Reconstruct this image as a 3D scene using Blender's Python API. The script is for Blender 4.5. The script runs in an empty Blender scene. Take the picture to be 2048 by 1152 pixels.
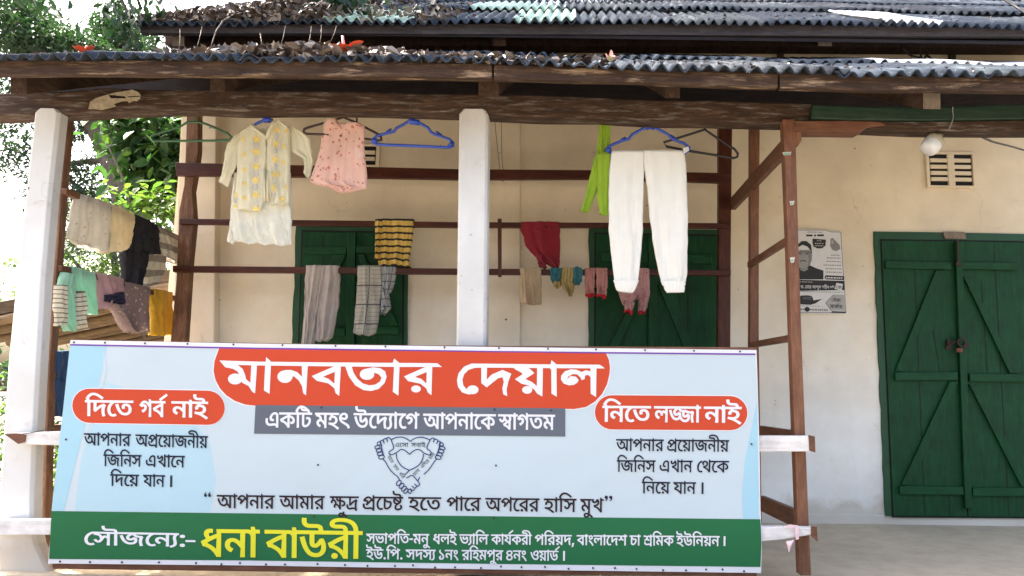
import bpy, bmesh, math, random
from mathutils import Vector, Matrix, noise
from mathutils.geometry import tessellate_polygon, delaunay_2d_cdt
random.seed(7)
S = bpy.context.scene
C = S.collection
R = math.radians

# ------------------------------------------------------------------ camera, sky, sun, exposure
FPX, PX0, PITCH, ROLL = 1485.0, 1125.0, 7.71, 0.8
CAMLOC = Vector((0.0, -3.2, 0.816))
CAMROT = (Matrix.Rotation(R(90 + PITCH), 3, 'X') @ Matrix.Rotation(R(ROLL), 3, 'Z'))
cam = bpy.data.cameras.new('camera'); cam_o = bpy.data.objects.new('camera', cam); C.objects.link(cam_o)
cam.sensor_width = 36.0; cam.lens = FPX / 2048 * 36.0
cam.shift_x = -(PX0 - 1024) / 2048.0
cam.clip_start = 0.05; cam.clip_end = 2000
cam_o.matrix_world = Matrix.Translation(CAMLOC) @ CAMROT.to_4x4()
S.camera = cam_o

SUN_AZ, SUN_EL = -62.0, 55.0          # degrees from +Y (into the picture) towards +X, and above the horizon
w = bpy.data.worlds.new('World'); S.world = w; w.use_nodes = True
nt = w.node_tree; bg = nt.nodes['Background']
sky = nt.nodes.new('ShaderNodeTexSky'); sky.sky_type = 'NISHITA'; sky.sun_disc = False
sky.sun_elevation = R(SUN_EL); sky.sun_rotation = R(SUN_AZ); sky.dust_density = 8.0; sky.air_density = 1.0; sky.ozone_density = 0.5
nt.links.new(sky.outputs[0], bg.inputs['Color']); bg.inputs['Strength'].default_value = 0.15
sd = bpy.data.lights.new('sun', 'SUN'); so = bpy.data.objects.new('sun', sd); C.objects.link(so)
sd.energy = 4.0; sd.angle = R(0.5); sd.color = (1.0, 0.94, 0.84)
sdir = Vector((math.sin(R(SUN_AZ)) * math.cos(R(SUN_EL)), math.cos(R(SUN_AZ)) * math.cos(R(SUN_EL)), math.sin(R(SUN_EL))))
so.rotation_euler = (-sdir).to_track_quat('-Z', 'Y').to_euler(); so.location = sdir * 30
S.view_settings.view_transform = 'Standard'; S.view_settings.look = 'None'
S.view_settings.gamma = 1.0; S.view_settings.exposure = 2.42; S.view_settings.use_curve_mapping = False
S.render.engine = 'CYCLES'
S.cycles.max_bounces = 8; S.cycles.diffuse_bounces = 5; S.cycles.transparent_max_bounces = 8
S.cycles.use_denoising = True

# ------------------------------------------------------------------ measuring: a photo point at a known distance -> place
def ray(px, py): return CAMROT @ Vector(((px - PX0) / FPX, -(py - 576.0) / FPX, -1.0))
def P(px, py, Y=0.0):
    d = ray(px, py); return CAMLOC + d * ((Y - CAMLOC.y) / d.y)
def PX(px, py, X):
    d = ray(px, py); return CAMLOC + d * ((X - CAMLOC.x) / d.x)

WALL = 1.5          # the wall's face; the veranda's front edge is Y = 0
RACK = 1.22         # front of the rack rails near the wall

# ------------------------------------------------------------------ object helpers
class MB:
    def __init__(s): s.v = []; s.f = []; s.uv = {}; s.mi = {}
    def add(s, vs, fs, uvs=None, mi=0):
        b = len(s.v); s.v += [Vector(q) for q in vs]
        for f in fs:
            if mi: s.mi[len(s.f)] = mi
            s.f.append([b + i for i in f])
        if uvs:
            for i, u in enumerate(uvs): s.uv[b + i] = u
        return s
    def prism(s, front, off):
        n = len(front); off = Vector(off)
        vs = [Vector(p) for p in front] + [Vector(p) + off for p in front]
        fs = [list(range(n)), list(range(2 * n - 1, n - 1, -1))]
        for i in range(n):
            j = (i + 1) % n; fs.append([i, i + n, j + n, j])
        return s.add(vs, fs)
    def pp(s, pts, Y, depth):            # outline seen in the photo at distance Y, with real thickness
        return s.prism([P(x, y, Y) for x, y in pts], (0, depth, 0))
    def box(s, c, h, rot=None):
        vs = []
        for z in (-1, 1):
            for y in (-1, 1):
                for x in (-1, 1):
                    q = Vector((x * h[0], y * h[1], z * h[2]))
                    if rot: q = rot @ q
                    vs.append(Vector(c) + q)
        return s.add(vs, [[0, 2, 3, 1], [4, 5, 7, 6], [0, 1, 5, 4], [2, 6, 7, 3], [0, 4, 6, 2], [1, 3, 7, 5]])
    def bar(s, a, b, w, h, up=(0, 0, 1), n=1, wob=0.0):   # rectangular bar from a to b, w across, h along up
        a = Vector(a); b = Vector(b); d = (b - a).normalized(); up = Vector(up)
        r = d.cross(up).normalized(); u = r.cross(d).normalized()
        vs = []; fs = []
        for k in range(n + 1):
            p = a.lerp(b, k / n)
            if wob and 0 < k < n: p = p + u * random.uniform(-wob, wob) + r * random.uniform(-wob, wob)
            for (i, j) in ((-1, -1), (1, -1), (1, 1), (-1, 1)): vs.append(p + r * (i * w / 2) + u * (j * h / 2))
        for k in range(n):
            for i in range(4): fs.append([4 * k + i, 4 * k + (i + 1) % 4, 4 * k + 4 + (i + 1) % 4, 4 * k + 4 + i])
        fs += [[3, 2, 1, 0], [4 * n, 4 * n + 1, 4 * n + 2, 4 * n + 3]]
        return s.add(vs, fs)
    def tube(s, pts, r, n=8, closed=False):
        pts = [Vector(p) for p in pts]; m = len(pts); vs = []; fs = []
        rr = r if isinstance(r, (list, tuple)) else [r] * m
        ref = None
        for i, p in enumerate(pts):
            a = pts[i - 1] if (i > 0 or closed) else pts[0]; b = pts[(i + 1) % m] if (i < m - 1 or closed) else pts[-1]
            t = (b - a).normalized() if (b - a).length > 1e-9 else Vector((0, 0, 1))
            if ref is None: ref = t.orthogonal().normalized()
            ref = (ref - t * ref.dot(t)); ref = ref.normalized() if ref.length > 1e-6 else t.orthogonal().normalized()
            bn = t.cross(ref)
            for k in range(n):
                q = 2 * math.pi * k / n; vs.append(p + (ref * math.cos(q) + bn * math.sin(q)) * rr[i])
        for i in range(m if closed else m - 1):
            j = (i + 1) % m
            for k in range(n): fs.append([i * n + k, i * n + (k + 1) % n, j * n + (k + 1) % n, j * n + k])
        if not closed: fs += [list(range(n - 1, -1, -1)), list(range((m - 1) * n, m * n))]
        return s.add(vs, fs)
    def lathe(s, base, axis, prof, n=20):   # prof = (along, radius)
        axis = Vector(axis).normalized(); e = axis.orthogonal().normalized(); g = axis.cross(e); vs = []; fs = []
        for (t, r) in prof:
            for k in range(n):
                q = 2 * math.pi * k / n; vs.append(Vector(base) + axis * t + (e * math.cos(q) + g * math.sin(q)) * r)
        for i in range(len(prof) - 1):
            for k in range(n): fs.append([i * n + k, i * n + (k + 1) % n, (i + 1) * n + (k + 1) % n, (i + 1) * n + k])
        fs += [list(range(n - 1, -1, -1)), list(range((len(prof) - 1) * n, len(prof) * n))]
        return s.add(vs, fs)
    def blob(s, c, r, n=10):
        vs = []; fs = []; m = max(4, n // 2)
        for i in range(m + 1):
            a = math.pi * i / m
            for k in range(n):
                q = 2 * math.pi * k / n
                vs.append(Vector(c) + Vector((r[0] * math.sin(a) * math.cos(q), r[1] * math.sin(a) * math.sin(q), r[2] * math.cos(a))))
        for i in range(m):
            for k in range(n): fs.append([i * n + k, (i + 1) * n + k, (i + 1) * n + (k + 1) % n, i * n + (k + 1) % n])
        return s.add(vs, fs)
    def build(s, name, mat, parent=None, smooth=False, bevel=0.0, solid=0.0, fix=True):
        me = bpy.data.meshes.new(name)
        org = parent.get('_org') if parent else None
        base = Vector(parent['_w']) if parent is not None and '_w' in parent else Vector((0, 0, 0))
        me.from_pydata([tuple(v - base) for v in s.v], [], s.f)
        if s.uv:
            l = me.uv_layers.new(name='UVMap')
            for lp in me.loops: l.data[lp.index].uv = s.uv.get(lp.vertex_index, (0, 0))
        for i_, m_ in s.mi.items(): me.polygons[i_].material_index = m_
        if not s.mi: me.validate()
        me.update()
        if fix:
            bm = bmesh.new(); bm.from_mesh(me)
            bmesh.ops.remove_doubles(bm, verts=bm.verts[:], dist=1e-6) if not s.uv else None
            bmesh.ops.recalc_face_normals(bm, faces=bm.faces[:]); bm.to_mesh(me); bm.free()
        if smooth:
            for p in me.polygons: p.use_smooth = True
        for m_ in (mat if isinstance(mat, (list, tuple)) else [mat]):
            if m_: me.materials.append(m_)
        o = bpy.data.objects.new(name, me); C.objects.link(o)
        if parent is not None: o.parent = parent; o['_w'] = tuple(base)
        if solid:
            m = o.modifiers.new('thickness', 'SOLIDIFY'); m.thickness = solid; m.offset = 0
        if bevel:
            m = o.modifiers.new('bevel', 'BEVEL'); m.width = bevel; m.segments = 2; m.limit_method = 'ANGLE'
        return o
def tag(o, label, cat, group=None, kind=None):
    o['label'] = label; o['category'] = cat
    if group: o['group'] = group
    if kind: o['kind'] = kind
    return o
def thing(name, label, cat, loc=(0, 0, 0), group=None):
    o = bpy.data.objects.new(name, None); C.objects.link(o); o.location = loc; o.empty_display_size = 0.1
    o['_w'] = tuple(loc)
    return tag(o, label, cat, group)

# ------------------------------------------------------------------ materials
def newmat(name):
    m = bpy.data.materials.new(name); m.use_nodes = True; t = m.node_tree
    return m, t, t.nodes['Principled BSDF']
def N(t, kind, **kw):
    n = t.nodes.new(kind)
    for k, v in kw.items():
        if hasattr(n, k): setattr(n, k, v)
        else: n.inputs[k].default_value = v
    return n
def ramp(t, fac, stops):
    r = t.nodes.new('ShaderNodeValToRGB'); e = r.color_ramp.elements
    while len(e) < len(stops): e.new(0.5)
    for i, (p, c) in enumerate(stops): e[i].position = p; e[i].color = (*c, 1) if len(c) == 3 else c
    t.links.new(fac, r.inputs[0]); return r
def mix(t, fac, a, b, mode='MIX'):
    m = t.nodes.new('ShaderNodeMix'); m.data_type = 'RGBA'; m.blend_type = mode
    for sock, val in ((m.inputs[0], fac), (m.inputs[6], a), (m.inputs[7], b)):
        if hasattr(val, 'is_linked') or hasattr(val, 'links'): t.links.new(val, sock)
        elif isinstance(val, (int, float)): sock.default_value = val
        else: sock.default_value = (*val, 1)
    return m.outputs[2]
def coords(t, scale=(1, 1, 1), uv=False, rot=(0, 0, 0)):
    tc = t.nodes.new('ShaderNodeTexCoord'); mp = t.nodes.new('ShaderNodeMapping')
    mp.inputs['Scale'].default_value = scale; mp.inputs['Rotation'].default_value = rot
    t.links.new(tc.outputs['UV' if uv else 'Object'], mp.inputs[0]); return mp.outputs[0]
def noise_n(t, vec, scale, detail=6, rough=0.6, dist=0.0):
    n = t.nodes.new('ShaderNodeTexNoise'); t.links.new(vec, n.inputs['Vector'])
    n.inputs['Scale'].default_value = scale; n.inputs['Detail'].default_value = detail
    n.inputs['Roughness'].default_value = rough; n.inputs['Distortion'].default_value = dist; return n.outputs[0]
def bump(t, b, h, strength, dist=0.01):
    n = t.nodes.new('ShaderNodeBump'); n.inputs['Strength'].default_value = strength; n.inputs['Distance'].default_value = dist
    t.links.new(h, n.inputs['Height']); t.links.new(n.outputs[0], b.inputs['Normal'])
def plain(name, col, rough=0.6, metal=0.0, var=0.12, vs=14.0, bs=0.15):
    m, t, b = newmat(name); v = coords(t)
    f = noise_n(t, v, vs)
    r = ramp(t, f, [(0.3, tuple(c * (1 - var) for c in col)), (0.7, tuple(min(1, c * (1 + var)) for c in col))])
    t.links.new(r.outputs[0], b.inputs['Base Color']); b.inputs['Roughness'].default_value = rough; b.inputs['Metallic'].default_value = metal
    if bs: bump(t, b, noise_n(t, v, vs * 6), bs, 0.003)
    return m
def wood(name, a, b_, c, axis='x', rough=0.65, fine=1.0, blotch=None, bl_scale=3.0, bl_lo=0.55, bl_hi=0.7):
    m, t, b = newmat(name)
    k = {'x': (2.2, 18, 18), 'y': (18, 2.2, 18), 'z': (18, 18, 2.2)}[axis]
    v = coords(t, tuple(q * fine for q in k))
    f = noise_n(t, v, 3.0, 8, 0.65, 0.8)
    r = ramp(t, f, [(0.25, a), (0.5, b_), (0.75, c)])
    v2 = coords(t); f2 = noise_n(t, v2, 7.0, 9, 0.72)
    col = mix(t, 0.6, r.outputs[0], ramp(t, f2, [(0.3, (0.45, 0.45, 0.45)), (0.7, (1.25, 1.2, 1.15))]).outputs[0], 'MULTIPLY')
    if blotch:
        v3 = coords(t, tuple(q * 0.35 for q in k)); f3 = noise_n(t, v3, bl_scale, 7, 0.7)
        col = mix(t, ramp(t, f3, [(bl_lo, (0, 0, 0)), (bl_hi, (1, 1, 1))]).outputs[0], col, blotch)
    t.links.new(col, b.inputs['Base Color']); b.inputs['Roughness'].default_value = rough
    b.inputs['Specular IOR Level'].default_value = 0.3
    bump(t, b, f, 0.5, 0.004); return m
def plaster(name, col, dirt, cut=(0.62, 0.75), spots=True, low=None, cracks=False):
    m, t, b = newmat(name); v = coords(t); base = col
    f = noise_n(t, v, 1.6, 8, 0.6); g = noise_n(t, v, 9.0, 6, 0.7)
    if low:      # paler wash low down, with the stronger light there painted in; ragged upper line
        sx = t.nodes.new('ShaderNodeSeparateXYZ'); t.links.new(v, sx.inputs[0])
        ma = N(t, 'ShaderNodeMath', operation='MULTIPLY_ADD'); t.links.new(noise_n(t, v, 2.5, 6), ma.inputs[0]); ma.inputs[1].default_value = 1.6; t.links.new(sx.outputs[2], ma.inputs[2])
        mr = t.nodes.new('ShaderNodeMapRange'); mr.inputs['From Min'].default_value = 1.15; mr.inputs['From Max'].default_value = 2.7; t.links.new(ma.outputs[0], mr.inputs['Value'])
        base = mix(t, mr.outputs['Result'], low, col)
    c = mix(t, ramp(t, f, [(0.35, (1, 1, 1)), (0.7, (0.86, 0.86, 0.86))]).outputs[0], (0, 0, 0), base) if False else mix(t, 1.0, base, ramp(t, f, [(0.35, (1, 1, 1)), (0.7, (0.76, 0.745, 0.72))]).outputs[0], 'MULTIPLY')
    c = mix(t, ramp(t, g, [(cut[0], (0, 0, 0)), (cut[1], (0.5, 0.5, 0.5))]).outputs[0], c, dirt)
    vs = coords(t, (5, 5, 0.35)); st = noise_n(t, vs, 2.2, 5, 0.6)          # streaks down the wall
    c = mix(t, ramp(t, st, [(0.58, (0, 0, 0)), (0.85, (0.14, 0.14, 0.14))]).outputs[0], c, tuple(x * 0.7 for x in dirt))
    if spots:
        vo = t.nodes.new('ShaderNodeTexVoronoi'); t.links.new(v, vo.inputs['Vector']); vo.inputs['Scale'].default_value = 11.0
        sp = ramp(t, vo.outputs['Distance'], [(0.0, (1, 1, 1)), (0.06, (1, 1, 1)), (0.085, (0, 0, 0))])
        m2 = mix(t, ramp(t, noise_n(t, v, 3.1), [(0.5, (0, 0, 0)), (0.62, (1, 1, 1))]).outputs[0], (0, 0, 0), sp.outputs[0])
        c = mix(t, m2, c, (0.06, 0.045, 0.03))
    if cracks:
        dv = t.nodes.new('ShaderNodeVectorMath'); dv.operation = 'ADD'; t.links.new(v, dv.inputs[0])
        nz = t.nodes.new('ShaderNodeTexNoise'); nz.inputs['Scale'].default_value = 3.0; nz.inputs['Detail'].default_value = 6; t.links.new(v, nz.inputs['Vector']); t.links.new(nz.outputs['Color'], dv.inputs[1])
        ve = t.nodes.new('ShaderNodeTexVoronoi'); ve.feature = 'DISTANCE_TO_EDGE'; ve.inputs['Scale'].default_value = 1.1; t.links.new(dv.outputs[0], ve.inputs['Vector'])
        ck = ramp(t, ve.outputs['Distance'], [(0.0, (0.45, 0.45, 0.45)), (0.004, (0, 0, 0))])
        mk = ramp(t, noise_n(t, coords(t), 1.3, 3), [(0.57, (0, 0, 0)), (0.64, (1, 1, 1))])
        c = mix(t, mix(t, mk.outputs[0], (0, 0, 0), ck.outputs[0]), c, (0.16, 0.13, 0.10))
        sz = t.nodes.new('ShaderNodeSeparateXYZ'); t.links.new(v, sz.inputs[0])                       # mud splashed up from the floor
        mz = N(t, 'ShaderNodeMath', operation='MULTIPLY_ADD'); t.links.new(noise_n(t, v, 9.0, 6), mz.inputs[0]); mz.inputs[1].default_value = -0.22; t.links.new(sz.outputs[2], mz.inputs[2])
        c = mix(t, ramp(t, mz.outputs[0], [(-0.0, (0.55, 0.55, 0.55)), (0.07, (0, 0, 0))]).outputs[0], c, (0.44, 0.36, 0.25))
    t.links.new(c, b.inputs['Base Color']); b.inputs['Roughness'].default_value = 0.9
    h = mix(t, 0.5, noise_n(t, v, 30.0, 6, 0.7), noise_n(t, v, 5.0, 4, 0.5)); bump(t, b, h, 0.35, 0.006); return m
def fabric(name, col, pattern=None, trans=0.25, rough=0.85, var=0.1):
    m, t, b = newmat(name); uv = coords(t, uv=True)
    f = noise_n(t, uv, 12.0, 5)
    c = ramp(t, f, [(0.3, tuple(x * (1 - var) for x in col)), (0.7, tuple(min(1, x * (1 + var)) for x in col))]).outputs[0]
    if pattern: c = pattern(t, uv, c)
    t.links.new(c, b.inputs['Base Color']); b.inputs['Roughness'].default_value = rough
    if 'Sheen Weight' in b.inputs: b.inputs['Sheen Weight'].default_value = 0.15 if max(col) > 0.1 else 0.0
    wv = noise_n(t, uv, 260.0, 2); f4 = noise_n(t, coords(t, (1, 0.35, 1), uv=True), 22.0, 4, 0.6, 0.5)
    bump(t, b, mix(t, 0.25, f4, wv), 0.5, 0.006)
    if trans:
        tr = t.nodes.new('ShaderNodeBsdfTranslucent'); t.links.new(c, tr.inputs['Color'])
        ms = t.nodes.new('ShaderNodeMixShader'); ms.inputs[0].default_value = trans
        t.links.new(b.outputs[0], ms.inputs[1]); t.links.new(tr.outputs[0], ms.inputs[2])
        t.links.new(ms.outputs[0], t.nodes['Material Output'].inputs['Surface'])
    return m
def stripes(axis, period, width, col, dist=0.0):
    def f(t, uv, c):
        s = t.nodes.new('ShaderNodeSeparateXYZ'); t.links.new(uv, s.inputs[0])
        a = N(t, 'ShaderNodeMath', operation='DIVIDE'); t.links.new(s.outputs[axis], a.inputs[0]); a.inputs[1].default_value = period
        fr = N(t, 'ShaderNodeMath', operation='FRACT'); t.links.new(a.outputs[0], fr.inputs[0])
        lt = N(t, 'ShaderNodeMath', operation='LESS_THAN'); t.links.new(fr.outputs[0], lt.inputs[0]); lt.inputs[1].default_value = width
        return mix(t, lt.outputs[0], c, col)
    return f
def dots(scale, size, col, extra=None):
    def f(t, uv, c):
        vo = t.nodes.new('ShaderNodeTexVoronoi'); t.links.new(uv, vo.inputs['Vector']); vo.inputs['Scale'].default_value = scale
        nz = noise_n(t, uv, scale * 2.5, 2)
        ad = N(t, 'ShaderNodeMath', operation='MULTIPLY_ADD'); t.links.new(nz, ad.inputs[0]); ad.inputs[1].default_value = 0.45
        t.links.new(vo.outputs['Distance'], ad.inputs[2])
        r = ramp(t, ad.outputs[0], [(size + 0.2, (1, 1, 1)), (size + 0.26, (0, 0, 0))])
        c = mix(t, r.outputs[0], c, col)
        return extra(t, uv, c) if extra else c
    return f
def both(*fs):
    def f(t, uv, c):
        for q in fs: c = q(t, uv, c)
        return c
    return f
def leafmat(name, cols, trans=0.45):
    m, t, b = newmat(name)
    gi = t.nodes.new('ShaderNodeNewGeometry')
    r = ramp(t, gi.outputs['Random Per Island'], [(i / max(1, len(cols) - 1), c) for i, c in enumerate(cols)])
    t.links.new(r.outputs[0], b.inputs['Base Color']); b.inputs['Roughness'].default_value = 0.45
    tr = t.nodes.new('ShaderNodeBsdfTranslucent')
    c2 = mix(t, 1.0, r.outputs[0], (1.25, 1.5, 0.65) if trans > 0.12 else (1, 1, 1), 'MULTIPLY'); t.links.new(c2, tr.inputs['Color'])
    ms = t.nodes.new('ShaderNodeMixShader'); ms.inputs[0].default_value = trans
    t.links.new(b.outputs[0], ms.inputs[1]); t.links.new(tr.outputs[0], ms.inputs[2])
    t.links.new(ms.outputs[0], t.nodes['Material Output'].inputs['Surface']); return m

M = {}
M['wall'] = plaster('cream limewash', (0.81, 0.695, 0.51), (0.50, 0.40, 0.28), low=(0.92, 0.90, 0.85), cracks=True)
M['white_plaster'] = plaster('whitewash', (0.645, 0.645, 0.635), (0.36, 0.32, 0.27), (0.58, 0.74), cracks=True)
M['beam'] = wood('weathered beam', (0.02, 0.011, 0.007), (0.05, 0.027, 0.016), (0.12, 0.072, 0.045), 'x', 0.8, blotch=(0.20, 0.175, 0.15), bl_scale=8, bl_lo=0.52, bl_hi=0.70)
M['fascia'] = wood('fascia board', (0.018, 0.011, 0.008), (0.052, 0.029, 0.018), (0.13, 0.078, 0.046), 'x', 0.85, blotch=(0.34, 0.235, 0.15), bl_scale=5, bl_lo=0.56, bl_hi=0.68)
M['grey_board'] = wood('grey eave board', (0.03, 0.026, 0.028), (0.06, 0.05, 0.05), (0.10, 0.085, 0.08), 'x', 0.85)
M['rack_x'] = wood('varnished rail', (0.034, 0.00935, 0.0051), (0.06375, 0.01615, 0.0085), (0.102, 0.0306, 0.0153), 'x', 0.45)
M['rack_y'] = wood('varnished rail deep', (0.055, 0.022, 0.012), (0.11, 0.045, 0.025), (0.16, 0.075, 0.042), 'y', 0.55)
M['rack_z'] = wood('varnished post', (0.03825, 0.0102, 0.00595), (0.07225, 0.01955, 0.0102), (0.1148, 0.0357, 0.017), 'z', 0.45)
M['post_z'] = wood('brown post', (0.09754, 0.03808, 0.02095), (0.1779, 0.07616, 0.04067), (0.2869, 0.1368, 0.07641), 'z', 0.55)
M['post_l'] = wood('rough post', (0.09, 0.04, 0.022), (0.17, 0.085, 0.05), (0.30, 0.18, 0.11), 'z', 0.7)
M['rung'] = wood('brown rung', (0.07459, 0.02975, 0.01602), (0.1377, 0.0595, 0.03205), (0.218, 0.1071, 0.06162), 'y', 0.55)
M['raw_x'] = wood('reddish plank', (0.1088, 0.04441, 0.0255), (0.1632, 0.06864, 0.03825), (0.2176, 0.113, 0.068), 'x', 0.65)
M['white_plank'] = wood('whitewashed plank', (0.55, 0.52, 0.50), (0.70, 0.68, 0.67), (0.80, 0.79, 0.78), 'x', 0.8, blotch=(0.30, 0.20, 0.13), bl_scale=7, bl_lo=0.66, bl_hi=0.72)
M['cut_end'] = wood('sawn end', (0.16, 0.125, 0.095), (0.24, 0.195, 0.155), (0.33, 0.28, 0.23), 'z', 0.8, 2.0)
M['near_black'] = wood('near-black board', (0.012, 0.010, 0.012), (0.022, 0.018, 0.02), (0.035, 0.028, 0.028), 'x', 0.9)  # near-black tone put in to darken the gaps under both roofs
M['rafter'] = wood('dark rafter', (0.03, 0.018, 0.012), (0.07, 0.04, 0.026), (0.12, 0.075, 0.05), 'y', 0.85)
M['green_beam'] = wood('green painted beam', (0.0114, 0.02975, 0.018), (0.019, 0.0442, 0.027), (0.0304, 0.0578, 0.0378), 'x', 0.55)
GREEN_DUST = (0.022, 0.075, 0.038)
M['green_door'] = wood('green painted door', (0.000444, 0.03164, 0.00777), (0.000888, 0.05062, 0.01277), (0.003108, 0.07592, 0.02109), 'z', 0.62, blotch=GREEN_DUST, bl_scale=3, bl_lo=0.62, bl_hi=0.95)
M['green_rail'] = wood('green painted rail', (0.000444, 0.03656, 0.00888), (0.001332, 0.05624, 0.01443), (0.003996, 0.08084, 0.02331), 'x', 0.62, blotch=GREEN_DUST, bl_scale=4, bl_lo=0.60, bl_hi=0.9)
M['green_frame'] = plain('green painted frame', (0.00444, 0.0555, 0.01628), 0.55, 0, 0.25, 9)
M['earth'] = plain('dark earth', (0.085, 0.062, 0.042), 0.95, 0, 0.5, 9, 0.8)
M['dark'] = plain('dark gap', (0.008, 0.008, 0.008), 0.9)
M['iron'] = plain('rusty iron', (0.05, 0.03, 0.022), 0.6, 0.5, 0.4, 30)
M['rust'] = plain('rusty lock', (0.16, 0.05, 0.03), 0.7, 0.3, 0.4, 40)
def corr(name, a, b_, dirt, rough=0.7, lo=0.5):
    m, t, b = newmat(name); v = coords(t); f = noise_n(t, v, 4.0, 8, 0.65); g = noise_n(t, v, 26.0, 6, 0.75)
    c = ramp(t, f, [(0.3, a), (0.7, b_)]).outputs[0]
    c = mix(t, ramp(t, g, [(lo, (0, 0, 0)), (lo + 0.18, (0.8, 0.8, 0.8))]).outputs[0], c, dirt)
    h = noise_n(t, coords(t), 90.0, 2); c = mix(t, ramp(t, h, [(0.69, (0, 0, 0)), (0.72, (1, 1, 1))]).outputs[0], c, (0.35, 0.35, 0.34))
    t.links.new(c, b.inputs['Base Color']); b.inputs['Roughness'].default_value = rough; bump(t, b, g, 0.4, 0.004); return m
M['sheet_grey'] = corr('grey cement sheet', (0.01888, 0.03028, 0.04884), (0.03566, 0.05325, 0.07936), (0.01175, 0.01775, 0.02747), 0.9)  # blue of the cement sheets is lens haze put into their colour
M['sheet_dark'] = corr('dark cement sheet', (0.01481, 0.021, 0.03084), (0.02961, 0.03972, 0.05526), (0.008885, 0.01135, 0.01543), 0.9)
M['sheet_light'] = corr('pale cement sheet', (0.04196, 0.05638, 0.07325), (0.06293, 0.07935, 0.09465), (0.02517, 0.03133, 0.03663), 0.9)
M['sheet_green'] = corr('pale green plastic sheet', (0.272, 0.416, 0.336), (0.4, 0.528, 0.416), (0.16, 0.216, 0.16), 0.45, 0.62)
M['sheet_white'] = corr('white plastic sheet', (0.78, 0.80, 0.84), (0.88, 0.89, 0.92), (0.6, 0.6, 0.62), 0.4, 0.72)
M['concrete'] = plaster('veranda concrete', (0.68, 0.575, 0.42), (0.30, 0.235, 0.155), (0.42, 0.62), spots=True, cracks=True)
M['soil'] = plain('dry sandy soil', (0.17, 0.15, 0.12), 0.95, 0, 0.25, 3, 0.6)
M['dry_leaf'] = leafmat('dry leaves', [(0.035, 0.026, 0.022), (0.11, 0.075, 0.055), (0.22, 0.165, 0.125), (0.07, 0.05, 0.038), (0.36, 0.30, 0.245), (0.05, 0.038, 0.032), (0.15, 0.10, 0.075)], 0.0)
M['bark'] = plain('bark', (0.10, 0.085, 0.07), 0.95, 0, 0.4, 12, 0.8)
M['twig'] = plain('dry twig', (0.13, 0.10, 0.075), 0.9, 0, 0.3, 20)
M['leaf_a'] = leafmat('fine green leaves', [(0.014, 0.042, 0.022), (0.030, 0.072, 0.034), (0.022, 0.058, 0.028), (0.05, 0.095, 0.038)], 0.26)
M['leaf_b'] = leafmat('broad green leaves', [(0.02, 0.055, 0.022), (0.045, 0.11, 0.03), (0.03, 0.07, 0.025), (0.09, 0.16, 0.035)], 0.45)
M['leaf_c'] = leafmat('yellow green leaves', [(0.0425, 0.085, 0.0255), (0.085, 0.1445, 0.034), (0.119, 0.17, 0.0425)], 0.55)
M['leaf_d'] = leafmat('dark hanging leaves', [(0.012, 0.035, 0.02), (0.025, 0.06, 0.03), (0.018, 0.045, 0.022)], 0.3)

# ------------------------------------------------------------------ ground and floor
g = MB(); g.add([(-80, -30, -0.75), (80, -30, -0.75), (80, 120, -0.75), (-80, 120, -0.75)], [[0, 1, 2, 3]])
o = g.build('ground', M['soil'], fix=False); o['kind'] = 'structure'
XL = P(335, 600, WALL).x                 # left end of the house wall
XR = 4.6
fl = MB(); fl.box(((XL - 0.25 + XR) / 2, (WALL + 0.02) / 2, -0.365), ((XR - XL + 0.25) / 2, (WALL - 0.02) / 2, 0.385))
o = fl.build('veranda_floor', M['concrete'], bevel=0.01); o['kind'] = 'structure'
eb = MB(); eb.box(((XL - 0.25 + XR) / 2, -0.25, -0.40), ((XR - XL + 0.6) / 2, 0.265, 0.385))
o = eb.build('earth_bank', M['earth'], bevel=0.02); o['kind'] = 'structure'

# ------------------------------------------------------------------ house
house = thing('house', 'cream plastered house with green plank doors, white veranda columns and corrugated roofs', 'house', ((XL + XR) / 2, WALL, 0))
WT = 3.12
def uneven_wall():                        # slightly wavy plaster face, with holes cut by the openings' own recesses
    mb = MB(); nx, nz = 90, 40; vs = []; fs = []
    for k in range(nz + 1):
        for i in range(nx + 1):
            x = XL + (XR - XL) * i / nx; z = -0.02 + (WT + 0.02) * k / nz
            dy = 0.006 * noise.noise((x * 1.7, z * 1.7, 3)) + 0.0025 * noise.noise((x * 6, z * 6, 9))
            vs.append((x, WALL + dy, z))
    for k in range(nz):
        for i in range(nx):
            a = k * (nx + 1) + i; fs.append([a, a + 1, a + nx + 2, a + nx + 1])
    mb.add(vs, fs)
    b = len(mb.v); mb.add([(XL, WALL, -0.02), (XL, WALL + 4, -0.02), (XL, WALL + 4, WT), (XL, WALL, WT)], [[0, 1, 2, 3]])
    mb.add([(XL, WALL + 4, -0.02), (XR, WALL + 4, -0.02), (XR, WALL + 4, WT), (XL, WALL + 4, WT)], [[0, 1, 2, 3]])
    return mb
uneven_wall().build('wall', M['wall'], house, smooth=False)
# corner pilaster and the shallow one behind the middle column
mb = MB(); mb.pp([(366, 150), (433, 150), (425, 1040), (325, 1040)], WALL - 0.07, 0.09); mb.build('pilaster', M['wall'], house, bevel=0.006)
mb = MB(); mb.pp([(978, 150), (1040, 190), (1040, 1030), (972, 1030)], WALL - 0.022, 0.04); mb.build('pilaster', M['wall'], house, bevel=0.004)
mb = MB(); mb.pp([(1508, 1014), (1560, 1020), (1640, 1030), (1700, 1026), (1768, 1030), (1770, 1050), (1505, 1050)], WALL - 0.02, 0.05); mb.build('plinth', M['wall'], house, bevel=0.008)

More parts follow.
